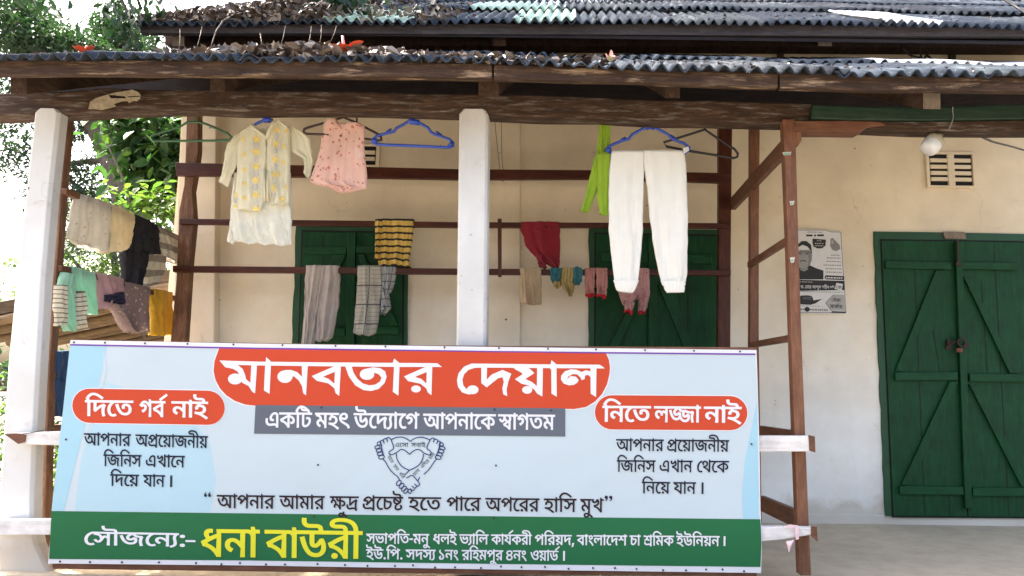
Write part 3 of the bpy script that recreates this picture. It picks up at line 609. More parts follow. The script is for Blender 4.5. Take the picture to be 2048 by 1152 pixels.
# letter outlines (TrueType-like contours) and the words set from them
GL={
6:'123,314 164,287 204,257 242,224 279,188 313,150 346,111 375,71 401,31 424,-8 359,-41 332,0 305,37 278,72 250,105 220,136 188,166 154,194 116,222 73,250|78,486 80,512 86,536 96,558 110,576 127,592 147,605 169,614 193,620 219,622 245,620 269,614 291,605 311,592 328,576 342,558 352,536 358,512 360,486 358,460 352,436 342,414 328,395 311,379 291,366 269,357 245,351 219,349 193,351 169,357 147,366 127,379 110,395 96,414 86,435 80,459|147,486 149,465 156,447 168,433 182,422 200,416 219,414 239,416 256,423 271,434 282,448 289,466 291,486 289,507 282,524 271,538 256,549 239,555 219,557 200,555 182,548 168,538 156,523 149,506',
7:'78,486 80,512 86,536 96,558 110,576 127,592 147,605 169,614 193,620 219,622 245,620 269,614 291,605 311,592 328,576 342,558 352,536 358,512 360,486 358,460 352,436 342,414 328,395 311,379 291,366 269,357 245,351 219,349 193,351 169,357 147,366 127,379 110,395 96,414 86,435 80,459|147,486 149,465 156,447 168,433 182,422 200,416 219,414 239,416 256,423 271,434 282,448 289,466 291,486 289,506 282,523 271,538 256,548 239,555 219,557 200,555 182,548 168,538 156,523 149,506|78,137 80,163 86,187 96,208 110,227 127,243 147,256 169,265 193,271 219,273 245,271 269,266 291,256 311,244 328,228 342,210 352,188 358,164 360,137 358,111 352,87 342,65 328,46 311,30 291,17 269,8 245,2 219,0 193,2 169,8 147,17 127,30 110,46 96,65 86,87 80,111|147,137 149,117 156,99 168,84 182,74 200,67 219,65 239,67 256,74 271,84 282,99 289,116 291,137 289,157 282,175 271,189 256,200 239,206 219,208 200,206 182,199 168,188 156,174 149,157',
8:'903,622 903,551 798,551 798,0 721,0 700,38 676,72 649,104 620,132 589,157 557,180 582,246 608,230 634,210 661,186 686,161 707,135 724,109 723,119 723,128 722,137 722,146 722,155 722,164 721,174 721,184 721,194 721,551 -10,551 -10,622|376,91 331,95 288,105 246,123 206,149 167,185 130,232 94,289 61,359 29,442 102,466 126,401 152,344 178,296 205,255 234,223 266,198 300,181 338,170 378,167 412,169 442,175 466,184 487,198 503,214 515,232 523,254 528,276 530,300 527,336 516,368 498,394 476,414 450,426 420,430 400,428 383,424 370,416 361,404 355,390 353,372 353,367 354,360 355,353 357,345 359,338 361,331 285,316 281,330 277,342 274,354 273,366 271,377 271,388 273,411 280,432 292,450 307,465 324,478 344,488 367,494 389,499 413,500 451,497 485,488 515,474 542,454 564,430 582,401 595,369 603,333 606,294 603,259 595,225 581,194 561,165 536,140 505,119 468,103 425,94|344,465 339,486 329,504 314,522 296,536 272,548 243,556 267,601 312,589 346,574 374,557 394,539 408,519 418,495 423,468',
9:'898,622 898,551 798,551 798,0 721,0 700,38 676,72 649,104 620,132 589,157 557,180 582,246 608,230 634,210 661,186 686,161 707,135 724,109 723,119 723,128 722,137 722,146 722,155 722,164 721,174 721,184 721,194 721,551 -10,551 -10,622|376,91 331,95 288,105 246,123 206,149 167,185 130,232 94,289 61,359 29,442 102,466 126,401 152,344 178,296 205,255 234,223 266,198 300,181 338,170 378,167 412,169 442,175 466,184 487,198 503,213 515,232 523,253 528,276 530,300 527,336 516,368 498,394 476,414 450,426 420,430 400,428 383,424 370,416 361,404 355,390 353,372 353,367 354,360 355,353 357,345 359,338 361,331 285,316 281,330 277,342 274,354 273,366 271,377 271,388 273,411 280,432 292,450 307,465 324,478 344,488 367,494 389,499 413,500 451,497 485,488 515,474 542,454 564,430 582,401 595,369 603,333 606,294 603,259 595,225 581,194 561,165 536,140 505,119 468,103 425,94|344,465 339,486 329,504 314,522 296,536 272,548 243,556 267,601 312,589 346,574 374,557 394,539 408,519 418,495 423,468|1168,622 1168,551 1063,551 1063,0 986,0 986,479 974,503 961,521 948,534 932,544 916,549 897,551 887,551 887,622 897,622 915,620 933,615 950,606 965,594 978,578 990,559 989,564 988,571 988,582 987,593 986,604 986,613 986,688 1039,688 1062,622',
10:'358,622 355,647 349,666 338,681 324,691 303,697 278,699 206,699 165,700 132,703 104,708 82,715 62,724 44,736 28,751 14,768 4,788 -4,809 -8,833 -10,859 -10,868 -9,876 -8,885 -7,894 -6,903 -5,912 69,907 68,899 67,892 66,886 65,880 65,874 65,869 66,855 67,842 70,830 73,819 78,810 84,802 95,792 108,784 124,778 145,774 170,772 200,771 257,771 290,770 318,767 341,763 361,756 378,747 394,734 404,722 413,708 420,690 425,671 428,648 430,622|242,500 291,497 334,488 370,474 399,454 423,432 441,406 454,379 461,352 464,325 458,274 438,231 406,195 362,168 305,150 236,141 246,152 277,142 308,130 341,115 374,98 408,80 442,60 476,38 508,15 540,-10 494,-63 454,-34 416,-7 380,16 346,38 312,57 279,75 245,91 210,106 173,119 134,131 92,143 46,154 61,223 84,217 107,212 128,208 152,206 178,204 207,204 251,206 287,212 316,221 340,233 357,248 370,265 378,283 383,301 385,320 381,353 368,380 346,402 318,417 285,427 247,430 225,429 205,427 189,423 176,418 165,411 158,402 152,393 149,382 148,370 148,365 149,359 150,354 151,348 153,343 154,338 81,323 78,333 75,344 73,354 71,365 70,375 70,384 72,407 80,428 92,447 109,463 129,476 152,486 180,494 209,498|175,465 169,486 159,504 145,522 126,536 102,548 73,556 97,601 143,589 177,574 204,557 224,539 239,519 249,495 254,468|540,622 540,551 -10,551 -10,622',
12:'508,622 505,647 499,666 488,681 474,691 453,697 428,699 288,699 248,700 214,703 188,708 165,715 145,724 127,736 111,751 97,768 86,788 79,809 74,833 73,859 73,868 74,876 74,885 76,894 77,903 78,912 152,907 151,899 150,892 149,886 148,880 148,874 148,869 148,855 150,842 152,830 156,819 161,810 167,802 178,792 191,784 207,778 227,774 252,772 283,771 407,771 440,770 468,767 491,763 511,756 528,747 544,734 554,722 563,708 570,690 575,671 578,648 580,622|722,622 722,551 356,551 356,372 357,354 360,340 365,330 372,322 381,318 393,316 406,317 419,321 432,328 447,338 461,350 477,366 493,385 511,407 529,433 589,442 609,410 625,378 638,345 648,312 654,278 656,245 653,204 644,167 628,132 607,101 580,75 548,53 509,37 466,27 417,24 374,27 333,34 294,47 257,66 222,90 189,122 158,160 129,205 101,258 75,318 51,387 29,465 105,485 130,398 156,324 184,262 215,210 248,169 284,138 323,117 366,104 413,100 462,104 503,118 536,140 561,169 575,204 580,243 579,272 574,297 568,320 558,340 548,358 535,373 581,392 561,360 540,332 520,308 499,288 478,271 456,258 436,249 415,244 394,242 379,243 365,245 351,248 338,254 327,260 317,268 307,279 298,292 290,308 284,328 280,357 279,393 279,551 -10,551 -10,622',
16:'511,628 537,627 560,624 580,620 597,613 612,604 626,594 638,582 648,569 656,554 662,537 666,515 667,490 667,0 592,0 586,19 578,35 569,49 558,61 546,70 532,78 517,83 500,86 481,87 458,87 435,85 414,83 393,80 372,77 350,74 326,72 300,70 272,70 249,71 224,73 199,78 173,84 149,94 125,106 103,122 84,143 68,168 56,199 48,236 46,278 46,294 48,311 50,328 53,346 55,362 58,377 135,366 132,355 130,343 128,330 126,315 124,298 124,280 125,253 130,229 137,209 147,192 158,179 172,168 187,160 204,153 221,149 239,146 257,145 276,144 308,145 339,148 368,152 396,157 428,160 461,161 488,160 513,155 536,148 556,138 574,124 590,106 590,463 589,485 588,503 585,516 581,526 576,535 569,542 555,550 537,555 514,557 490,555 468,550 446,541 425,529 405,516 388,500 372,483 358,465 348,446 339,428 335,410 333,393 333,386 335,379 337,372 341,365 346,359 354,353 364,349 377,346 392,345 399,345 406,345 413,346 420,347 427,347 434,348 441,278 434,276 425,274 414,272 403,271 390,270 376,270 345,273 316,283 290,300 270,324 258,354 254,392 256,419 263,446 274,474 290,500 309,526 331,550 356,572 384,591 414,606 445,618 478,626',
18:'509,629 557,625 596,612 628,590 652,561 666,525 671,483 668,452 660,423 646,397 628,373 606,351 579,331 549,313 516,297 480,282 449,354 490,370 525,387 554,406 574,427 587,453 591,482 589,505 582,524 570,538 554,549 534,556 509,558 485,557 463,553 441,546 420,537 401,527 384,516 369,503 356,490 345,476 337,463 333,451 331,439 332,429 335,420 341,412 350,405 365,399 386,395 365,321 330,330 302,343 280,360 264,380 254,404 251,431 253,454 260,477 272,500 287,522 306,543 328,564 353,582 381,598 410,611 442,621 475,627|681,225 674,173 654,129 620,92 574,64 518,48 453,42 407,45 363,53 320,67 279,87 240,114 204,147 169,187 136,235 106,291 77,355 51,427 28,507 103,529 131,439 161,361 192,295 227,240 265,195 306,161 352,137 401,123 455,118 495,121 529,130 559,144 582,166 595,193 600,228 597,253 589,275 574,294 556,311 534,326 509,338 589,373 616,355 639,335 657,311 670,285 678,256',
20:'817,622 817,551 492,551 492,489 492,473 492,0 415,0 393,39 366,76 334,111 298,144 258,173 216,198 170,219 124,234 76,243 37,339 102,375 166,408 231,439 297,467 366,493 437,517 415,475 415,551 -10,551 -10,622|415,467 436,438 402,428 366,415 330,401 295,385 259,369 224,353 191,336 160,320 130,304 168,294 206,280 246,262 284,240 320,215 354,186 385,156 409,124 428,90 420,88 419,103 418,119 416,134 416,150 415,169 415,189|761,288 760,266 755,246 748,226 737,207 723,191 705,177 683,166 656,160 625,158 615,158 604,158 594,159 585,160 575,161 566,163 572,235 576,234 581,234 586,234 592,233 599,233 606,233 634,235 655,241 668,252 677,265 681,280 683,296 677,330 660,360 632,386 592,409 541,426 479,438 482,513 532,505 578,492 622,474 661,452 695,426 723,396 744,363 757,327',
21:'706,622 706,551 601,551 601,0 524,0 504,27 483,53 460,79 435,104 408,127 380,149 350,169 317,188 283,204 246,218 207,229 166,238 142,331 190,296 249,284 301,267 348,248 388,225 424,201 456,175 483,149 506,123 526,97 525,112 525,128 524,143 524,159 524,175 524,193 524,688 577,688 600,622|450,470 446,433 436,400 418,372 395,346 366,325 332,308 295,294 253,283 209,276 162,285 142,331 193,336 237,344 274,354 306,367 331,383 350,400 364,420 372,442 375,466 373,486 369,505 361,522 350,539 335,555 316,571 371,625 392,603 411,580 428,554 440,528 448,499|182,430 144,434 112,444 85,462 65,485 53,514 49,548 50,563 52,578 56,592 60,605 65,617 71,628 147,607 143,600 139,592 135,582 132,573 131,562 130,552 132,536 136,523 144,514 155,507 168,502 182,501 196,502 210,505 224,509 239,516 254,527 270,541 285,560 301,583 316,612 371,625 373,575 359,547 343,521 325,498 306,478 284,462 262,448 237,438 210,432',
22:'484,0 484,425 505,362 482,394 460,423 440,448 419,471 400,492 381,509 362,524 343,535 324,544 304,551 284,555 263,556 230,553 201,544 178,528 157,509 138,488 120,465 106,457 117,465 131,472 149,478 169,483 192,486 216,487 245,485 270,479 290,469 308,456 322,441 332,424 340,405 344,387 346,369 342,331 328,296 306,264 274,233 233,202 182,172 131,245 166,261 198,278 226,296 248,317 262,340 266,365 264,379 258,391 249,402 236,410 220,415 200,417 183,416 167,414 152,411 136,406 120,400 103,392 22,458 43,491 65,521 88,548 112,572 138,592 164,608 193,620 223,627 255,629 287,627 318,621 346,612 374,598 401,580 428,559 454,534 480,505 507,472 489,483 488,494 487,508 486,526 485,545 484,565 484,585 484,688 537,688 560,622 666,622 666,551 561,551 561,0',
25:'577,622 577,551 172,551 172,521 168,458 169,448 170,436 171,422 172,407 172,392 172,378 172,205 173,179 174,158 177,143 181,132 185,123 189,117 203,105 221,98 244,96 270,98 295,104 318,115 340,129 360,144 379,162 396,182 411,204 422,226 431,248 436,272 438,296 436,315 430,330 420,339 406,345 388,348 368,349 363,349 334,350 310,352 289,356 271,362 253,369 235,377 220,386 206,396 192,408 180,420 170,433 161,447 171,534 185,511 200,491 215,474 232,458 251,446 272,436 298,429 327,424 361,423 377,423 400,422 420,421 436,418 449,414 461,409 472,403 486,393 497,380 506,364 512,347 516,328 517,306 514,266 504,227 488,189 467,154 443,122 415,95 389,75 362,57 334,43 304,32 272,26 238,24 215,25 194,29 175,35 159,43 144,52 132,63 122,77 113,92 106,109 100,130 96,157 95,191 95,551 -10,551 -10,622',
27:'401,63 362,65 325,72 288,84 253,101 219,123 186,152 156,186 127,227 100,276 74,331 51,394 29,465 105,485 129,408 154,342 181,286 210,239 243,202 278,174 316,155 358,143 404,139 449,143 487,153 516,171 537,196 550,228 554,268 553,288 550,305 546,321 541,335 535,347 530,358 590,358 571,339 552,322 532,306 511,292 489,280 466,270 443,263 418,258 391,257 366,259 343,264 322,272 303,284 288,298 275,316 266,336 260,359 258,384 261,414 272,443 289,474 314,503 349,529 394,553 380,552 365,552 348,552 332,551 315,551 298,551 -10,551 -10,622 927,622 927,551 614,551 599,551 584,551 571,552 559,553 547,553 535,554 484,529 441,506 408,485 382,465 363,446 350,428 342,412 337,396 335,380 337,363 342,350 351,340 362,333 374,329 387,328 411,330 434,336 455,346 476,359 499,376 523,396 609,365 615,351 620,334 624,316 627,296 629,275 630,254 628,221 620,190 608,160 589,133 565,110 534,90 497,75 453,66|801,205 802,173 805,141 809,111 816,80 825,46 836,10 761,-7 750,31 741,69 733,106 727,144 724,182 723,222 724,256 727,288 732,317 739,344 747,367 755,388 707,391 664,397 626,408 592,422 562,439 536,460 513,485 493,512 475,543 551,559 563,540 576,523 592,508 609,494 631,482 655,472 683,465 715,460 751,459 760,459 769,459 778,460 787,461 796,461 806,462 845,392 831,362 819,333 811,304 805,274 802,241',
30:'577,622 577,551 172,551 172,205 173,179 174,158 177,143 181,132 185,123 189,117 203,105 221,98 244,96 270,98 294,104 318,115 340,129 361,144 379,162 397,183 412,205 424,228 432,251 437,275 439,299 437,319 432,335 423,348 410,357 392,362 370,364 362,364 353,363 344,362 335,361 326,359 317,357 306,428 319,431 332,434 346,436 359,438 374,439 389,439 413,437 435,433 455,425 473,414 488,399 500,381 510,359 515,333 517,303 514,264 504,226 488,188 467,153 443,122 415,95 390,75 363,58 334,44 305,33 273,26 239,24 216,25 194,29 176,35 159,43 144,52 132,63 122,77 113,92 106,109 100,130 96,157 95,191 95,551 -10,551 -10,622|395,622 392,647 386,666 376,681 361,691 340,697 315,699 221,699 181,700 147,703 120,708 98,715 78,724 60,736 44,751 30,768 20,788 12,809 8,833 6,859 6,868 7,876 8,884 9,893 10,902 11,912 85,907 84,900 83,893 82,888 81,882 81,876 81,869 82,855 83,842 86,830 89,819 94,810 100,802 111,792 124,784 140,778 161,774 186,772 216,771 294,771 327,770 355,767 378,763 398,756 415,747 431,734 441,722 450,708 457,690 462,671 465,648 467,622',
32:'722,622 722,551 356,551 356,372 357,354 360,340 365,330 372,322 381,318 393,316 406,317 419,321 432,328 447,338 461,350 477,366 493,385 511,407 529,433 589,442 609,410 625,378 638,345 648,312 654,278 656,245 653,204 644,167 628,132 607,101 580,75 548,53 509,37 466,27 417,24 374,27 333,34 294,47 257,66 222,90 189,122 158,160 129,205 101,258 75,318 51,387 29,465 105,485 130,398 156,324 184,262 215,210 248,169 284,138 323,117 366,104 413,100 462,104 503,118 536,140 561,169 575,204 580,243 579,272 574,297 568,320 558,340 548,358 535,373 581,392 561,360 540,332 520,308 499,288 478,271 456,258 436,249 415,244 394,242 379,243 365,245 351,248 338,254 327,260 317,268 307,279 298,292 290,308 284,328 280,357 279,393 279,551 -10,551 -10,622',
35:'407,50 354,55 303,68 254,90 208,123 166,167 126,222 91,290 58,371 29,466 105,486 129,408 155,340 182,282 211,233 243,194 278,164 316,143 358,130 405,126 435,127 461,131 484,138 504,146 521,157 536,170 547,185 557,201 564,218 569,237 572,257 573,278 571,305 566,331 557,354 545,376 530,394 512,409 492,420 469,427 444,429 420,427 401,421 386,412 377,399 371,384 369,367 369,360 370,353 371,346 373,338 375,330 378,321 301,306 297,319 294,331 292,343 290,355 288,367 288,380 290,405 297,426 308,446 322,462 340,475 362,486 386,494 412,498 440,500 480,497 516,487 549,472 578,450 603,424 623,392 638,356 647,317 650,274 647,233 638,196 624,160 603,129 576,102 543,80 504,63 459,53|717,622 717,551 -10,551 -10,622',
36:'655,622 655,551 550,551 550,0 473,0 446,36 416,70 383,104 347,134 307,162 264,188 218,209 168,226 115,238 92,331 144,296 198,284 247,268 292,248 332,227 368,203 401,178 430,151 454,124 475,97 474,112 474,128 474,143 473,159 473,175 473,193 473,688 526,688 549,622|211,625 251,623 286,615 316,604 342,588 363,568 379,546 391,520 398,493 400,464 393,415 371,373 336,337 287,308 228,288 158,275 110,285 92,331 144,336 189,345 226,356 256,369 280,385 298,402 309,422 317,443 319,466 316,492 307,514 291,532 269,545 242,552 209,555 179,553 155,546 138,536 126,522 118,508 116,494 117,485 119,476 124,468 130,460 139,453 150,446 106,384 94,393 82,402 72,412 62,423 54,436 47,449 42,464 39,480 38,497 40,520 47,541 58,561 73,579 93,595 117,608 145,617 176,623',
37:'613,622 613,551 159,551 159,253 145,273 173,302 203,330 236,357 271,382 308,406 347,428 388,449 431,468 475,486 540,422 528,399 518,376 510,354 503,332 497,309 492,285 489,260 488,233 487,205 488,173 491,141 495,111 502,80 511,46 522,10 447,-7 436,31 427,69 419,106 413,144 410,182 409,222 410,249 412,274 415,299 420,322 425,344 432,364 439,381 446,397 453,410 465,405 427,389 390,370 354,349 318,326 283,301 248,273 213,243 177,210 141,175 82,215 82,551 -10,551 -10,622',
38:'606,622 606,551 501,551 501,0 424,0 402,39 374,76 342,110 305,142 265,171 221,196 175,217 126,232 76,243 37,339 102,376 168,411 236,444 305,474 375,500 447,524 424,482 424,622|424,474 445,446 393,428 340,408 285,384 230,359 179,332 130,304 167,294 205,280 245,263 285,242 322,218 358,190 390,159 417,125 438,88 429,88 428,103 427,119 426,134 425,150 424,169 424,189|240,629 248,629 257,628 266,628 275,626 284,625 293,624 287,552 283,553 278,553 272,554 266,554 259,554 251,554 233,553 217,548 204,542 195,532 190,522 188,509 191,492 198,478 211,464 230,452 258,438 293,423 233,378 209,391 187,404 167,418 150,433 135,449 124,466 116,484 111,503 109,524 111,542 115,559 123,575 134,590 148,603 166,614 187,622 212,627',
39:'614,622 614,551 509,551 509,0 432,0 432,243 448,187 425,217 401,244 376,270 350,293 323,313 296,329 269,341 242,349 216,351 193,349 172,342 154,332 139,316 131,297 128,274 130,255 137,238 149,222 166,209 187,196 214,184 176,113 138,132 106,154 80,180 61,210 50,242 46,277 49,308 56,335 70,358 87,378 107,394 130,407 154,416 179,421 204,423 238,421 269,415 299,405 327,392 354,375 380,356 404,334 428,310 451,284 437,280 435,295 434,310 433,326 432,341 432,356 432,371 432,551 -10,551 -10,622',
40:'726,622 726,551 621,551 621,0 544,0 544,396 566,332 539,370 514,404 491,434 469,461 447,484 426,504 406,520 386,534 365,544 344,550 321,555 298,556 272,554 248,549 226,541 204,530 185,517 166,501 148,484 132,466 116,447 108,445 119,451 129,456 140,460 150,463 162,464 174,465 209,462 238,451 259,434 274,411 283,385 286,356 286,349 286,342 285,335 284,329 283,324 282,320 265,326 273,335 281,343 288,351 296,359 303,367 312,375 320,383 328,391 337,400 461,516 510,463 226,195 167,250 249,328 213,285 183,262 192,274 201,286 208,298 214,312 218,327 219,343 217,359 212,372 204,383 192,391 178,396 160,398 149,398 139,396 129,394 119,391 109,386 98,380 22,452 49,486 76,517 104,544 132,569 162,590 192,606 223,619 256,626 291,629 327,627 361,620 392,608 422,592 451,571 479,546 507,515 537,481 567,441 549,446 547,462 546,480 545,498 544,517 544,537 544,558 544,688 597,688 620,622',
42:'606,622 606,551 501,551 501,0 424,0 402,39 374,76 342,110 305,142 265,171 221,196 175,217 126,232 76,243 37,339 102,376 168,411 236,444 305,474 375,500 447,524 424,482 424,551 -10,551 -10,622|424,474 445,446 393,428 340,408 285,384 230,359 179,332 130,304 167,294 205,280 245,263 285,242 322,218 358,190 390,159 417,125 438,88 429,88 428,103 427,119 426,134 425,150 424,169 424,189',
43:'422,43 380,45 339,52 300,64 263,81 227,104 194,134 161,170 131,214 103,264 77,322 52,389 29,465 105,485 130,403 157,332 186,272 218,224 252,185 290,156 330,135 373,123 420,119 454,121 484,127 510,138 534,152 553,170 568,190 579,214 586,239 588,267 587,286 585,304 582,321 578,336 572,351 566,364 558,377 550,388 542,398 590,476 613,440 632,404 646,369 656,334 662,300 664,266 661,225 652,188 636,152 614,121 587,94 554,72 516,56 472,46|384,284 345,288 312,298 285,316 265,339 253,368 249,402 250,417 252,432 256,448 261,462 266,475 271,486 351,462 346,455 342,446 338,437 335,427 333,417 332,406 334,390 339,377 347,367 358,360 371,356 386,355 400,356 414,359 428,363 442,370 458,381 474,394 490,413 508,437 527,466 590,476 582,422 564,394 545,368 526,346 505,328 484,312 462,300 438,291 412,286|731,622 731,551 -10,551 -10,622',
44:'632,622 632,551 527,551 527,0 450,0 450,135 468,82 445,116 421,149 398,180 373,208 348,232 322,253 295,269 266,278 236,281 213,279 192,273 174,262 159,247 151,228 148,205 151,184 159,166 172,150 191,135 214,122 243,111 218,34 184,48 155,63 130,80 110,99 94,118 82,140 73,162 68,184 66,208 69,238 76,265 90,288 107,308 127,324 150,336 174,346 198,351 223,353 261,351 297,343 328,331 358,315 384,295 408,272 431,246 452,219 471,189 454,186 453,201 452,217 451,232 450,248 450,264 450,281 450,551 -10,551 -10,622|299,323 299,319 299,315 298,311 298,307 298,303 297,299 221,322 218,358 211,389 201,415 187,436 168,454 144,468 115,480 80,488 38,494 51,566 97,553 128,549 156,543 182,534 206,522 227,507 246,490 262,470 275,447 286,420 293,391 298,359',
45:'636,622 636,551 531,551 531,0 454,0 425,36 394,69 361,98 325,125 286,149 243,170 196,188 143,202 84,212 48,303 69,317 91,330 113,343 136,356 159,368 182,380 206,392 229,403 252,414 225,433 196,450 164,466 130,480 91,492 48,502 79,570 81,551 -10,551 -10,622|454,551 135,551 114,560 142,552 170,541 198,528 226,513 252,497 278,480 300,464 320,448 336,432 341,376 317,365 291,353 266,341 240,328 214,316 190,303 166,290 145,278 125,265 113,280 168,270 218,257 264,240 305,220 343,197 378,172 410,144 441,115 470,83 457,79 456,93 456,109 455,124 454,141 454,156 454,171',
46:'606,622 606,551 501,551 501,0 424,0 402,39 374,76 342,110 305,142 265,171 221,196 175,217 126,232 76,243 37,339 102,376 168,411 236,444 305,474 375,500 447,524 424,482 424,551 -10,551 -10,622|424,474 445,446 393,428 340,408 285,384 230,359 179,332 130,304 167,294 205,280 245,263 285,242 322,218 358,190 390,159 417,125 438,88 429,88 428,103 427,119 426,134 425,150 424,169 424,189|185,-6 169,-4 155,1 142,10 133,22 127,36 125,52 127,68 133,83 142,95 155,104 169,110 185,112 201,110 215,104 228,95 237,83 243,68 245,52 243,36 237,22 228,10 215,1 201,-4',
47:'741,622 741,551 636,551 636,0 559,0 559,335 565,309 550,329 535,346 518,360 502,371 484,377 465,379 455,378 445,377 434,374 425,369 416,362 408,353 403,341 399,326 398,307 398,300 398,293 398,288 399,282 399,276 400,271 335,266 331,292 323,315 313,336 300,353 285,368 269,379 251,387 233,392 213,394 196,393 181,389 167,384 155,376 146,366 138,356 132,343 129,330 128,316 131,291 141,268 158,248 180,230 208,215 241,201 214,127 183,138 154,152 128,168 104,187 84,208 68,232 56,259 48,288 46,320 48,349 56,374 68,398 84,418 104,434 127,448 152,458 179,464 208,466 242,464 272,457 299,446 324,431 347,410 369,384 354,383 363,403 376,420 392,434 412,443 432,449 452,451 475,449 496,445 514,437 532,426 551,413 571,397 562,382 561,396 561,410 560,424 559,438 559,452 559,467 559,551 -10,551 -10,622',
48:'687,622 687,551 582,551 582,0 505,0 505,512 510,532 508,543 507,555 506,567 505,579 505,593 505,607 505,688 558,688 582,622|361,629 386,627 410,622 433,614 454,603 474,589 492,572 508,553 522,532 534,509 530,404 508,448 484,486 457,516 428,538 397,552 363,556 339,554 318,546 300,534 287,518 279,497 276,471 280,446 290,424 308,406 335,391 369,382 413,377 406,300 365,305 328,314 298,327 272,344 251,364 235,388 224,414 217,443 215,474 217,507 224,536 236,562 251,583 270,600 290,612 313,622 337,627|77,629 104,627 131,621 156,612 180,598 200,580 218,558 231,531 239,498 242,461 240,434 233,408 222,383 206,360 186,340 160,323 130,310 95,303 54,300 48,377 80,379 106,384 128,392 145,401 159,413 169,426 176,440 180,454 181,468 178,493 169,515 155,532 135,546 108,553 76,556 64,556 52,555 40,554 28,551 14,549 -1,545 -9,620 7,623 22,625 36,627 49,628 63,629',
50:'692,622 692,551 587,551 587,0 510,0 510,353 533,290 513,315 495,336 480,353 465,365 450,373 436,375 427,374 418,371 410,367 402,360 393,350 383,336 372,319 359,296 343,268 326,237 309,210 294,188 279,168 264,153 248,142 230,133 210,129 188,127 170,128 153,132 136,138 120,147 104,159 88,174 71,194 53,217 35,244 96,281 113,253 128,232 141,218 153,210 166,205 180,203 191,204 202,208 212,214 223,222 234,234 246,250 259,269 274,293 289,321 312,354 329,386 346,411 362,428 379,440 396,447 415,449 436,447 456,441 474,430 493,416 514,397 536,374 516,373 514,388 512,403 511,416 510,430 510,444 510,458 510,551 -10,551 -10,622|271,271 264,313 257,349 250,379 242,404 230,424 214,441 195,455 173,467 146,476 115,483 79,489 38,495 53,571 107,551 143,544 175,537 202,528 226,518 246,506 264,492 278,475 290,457 299,436 306,412 311,386 315,356',
51:'242,500 291,497 334,488 370,474 399,454 423,432 441,406 454,379 461,352 464,325 458,274 438,231 406,195 362,168 305,150 236,141 246,152 277,142 308,130 341,115 374,98 408,80 442,60 476,38 508,15 540,-10 494,-63 454,-34 416,-7 380,16 346,38 312,57 279,75 245,91 210,106 173,119 134,131 92,143 46,154 61,223 84,217 107,212 128,208 152,206 178,204 207,204 251,206 287,212 316,221 340,233 357,248 370,265 378,283 383,301 385,320 381,353 368,380 346,402 318,417 285,427 247,430 225,429 205,427 189,423 176,418 165,411 158,402 152,393 149,382 148,370 148,365 149,359 150,354 151,348 153,343 154,338 81,323 78,333 75,344 73,354 71,365 70,375 70,384 72,407 80,428 92,447 109,463 129,476 152,486 180,494 209,498|175,465 169,486 159,504 145,522 126,536 102,548 73,556 97,601 143,589 177,574 204,557 224,539 239,519 249,495 254,468|540,622 540,551 -10,551 -10,622',
54:'276,622 276,551 171,551 171,0 94,0 94,469 85,491 73,510 58,527 41,540 21,548 -2,551 -10,551 -10,622 5,622 21,620 38,615 55,606 71,594 85,578 97,559 96,564 96,571 95,582 94,593 94,604 94,613 94,688 148,688 170,622',
55:'276,622 276,551 171,551 171,0 94,0 94,551 -10,551 -10,622 82,622 71,635 60,648 50,662 39,676 29,690 20,704 43,742 68,778 93,812 121,842 151,867 185,888 223,904 265,914 313,917 348,916 382,911 414,904 447,894 478,882 510,866 541,849 573,829 605,808 637,784 671,758 705,731 663,677 619,712 577,743 538,770 502,793 467,811 432,826 398,836 362,842 325,844 290,842 258,836 230,825 204,811 180,793 160,772 140,748 123,722 106,693 112,683 119,672 128,660 138,648 148,635 160,622',
56:'276,551 171,551 171,0 94,0 94,551 -10,551 -10,622 94,622 88,663 77,699 60,731 39,758 13,781 -16,800 -50,816 -86,828 -124,837 -166,843 -208,847 -252,848 -290,847 -323,845 -354,842 -380,837 -402,830 -419,823 -432,814 -439,804 -442,792 -439,781 -431,773 -418,768 -401,765 -384,764 -365,763 -269,763 -236,762 -208,759 -185,754 -166,747 -149,737 -135,725 -124,712 -115,697 -108,680 -104,661 -101,640 -100,615 -167,615 -168,630 -170,643 -173,654 -177,664 -182,672 -189,678 -196,683 -204,686 -214,689 -224,691 -238,692 -254,692 -353,692 -379,693 -403,694 -425,698 -444,702 -461,707 -476,713 -491,723 -503,734 -511,747 -517,761 -520,775 -521,789 -514,825 -492,856 -456,882 -405,901 -339,913 -258,917 -133,909 -29,885 54,846 116,789 156,714 174,622 276,622',
57:'-286,-266 -305,-265 -324,-261 -345,-254 -365,-245 -383,-233 -400,-218 -412,-199 -420,-177 -422,-151 -418,-119 -405,-92 -383,-70 -354,-53 -317,-42 -274,-39 -233,-42 -193,-49 -154,-62 -116,-78 -77,-99 -38,-124 3,-152 45,-183 89,-217 44,-271 1,-236 -40,-205 -78,-178 -114,-155 -149,-137 -182,-122 -215,-111 -247,-105 -279,-103 -301,-105 -319,-109 -333,-117 -343,-127 -349,-139 -351,-153 -349,-170 -342,-183 -332,-192 -318,-199 -303,-203 -286,-204 -263,-202 -243,-197 -226,-188 -213,-177 -201,-164 -192,-150 -185,-135 -180,-119 -176,-102 -174,-87 -172,-72 -172,-59 -172,8 -95,8 -95,-45 -96,-65 -98,-87 -102,-110 -107,-135 -116,-160 -128,-184 -143,-206 -162,-226 -185,-242 -213,-256 -247,-263',
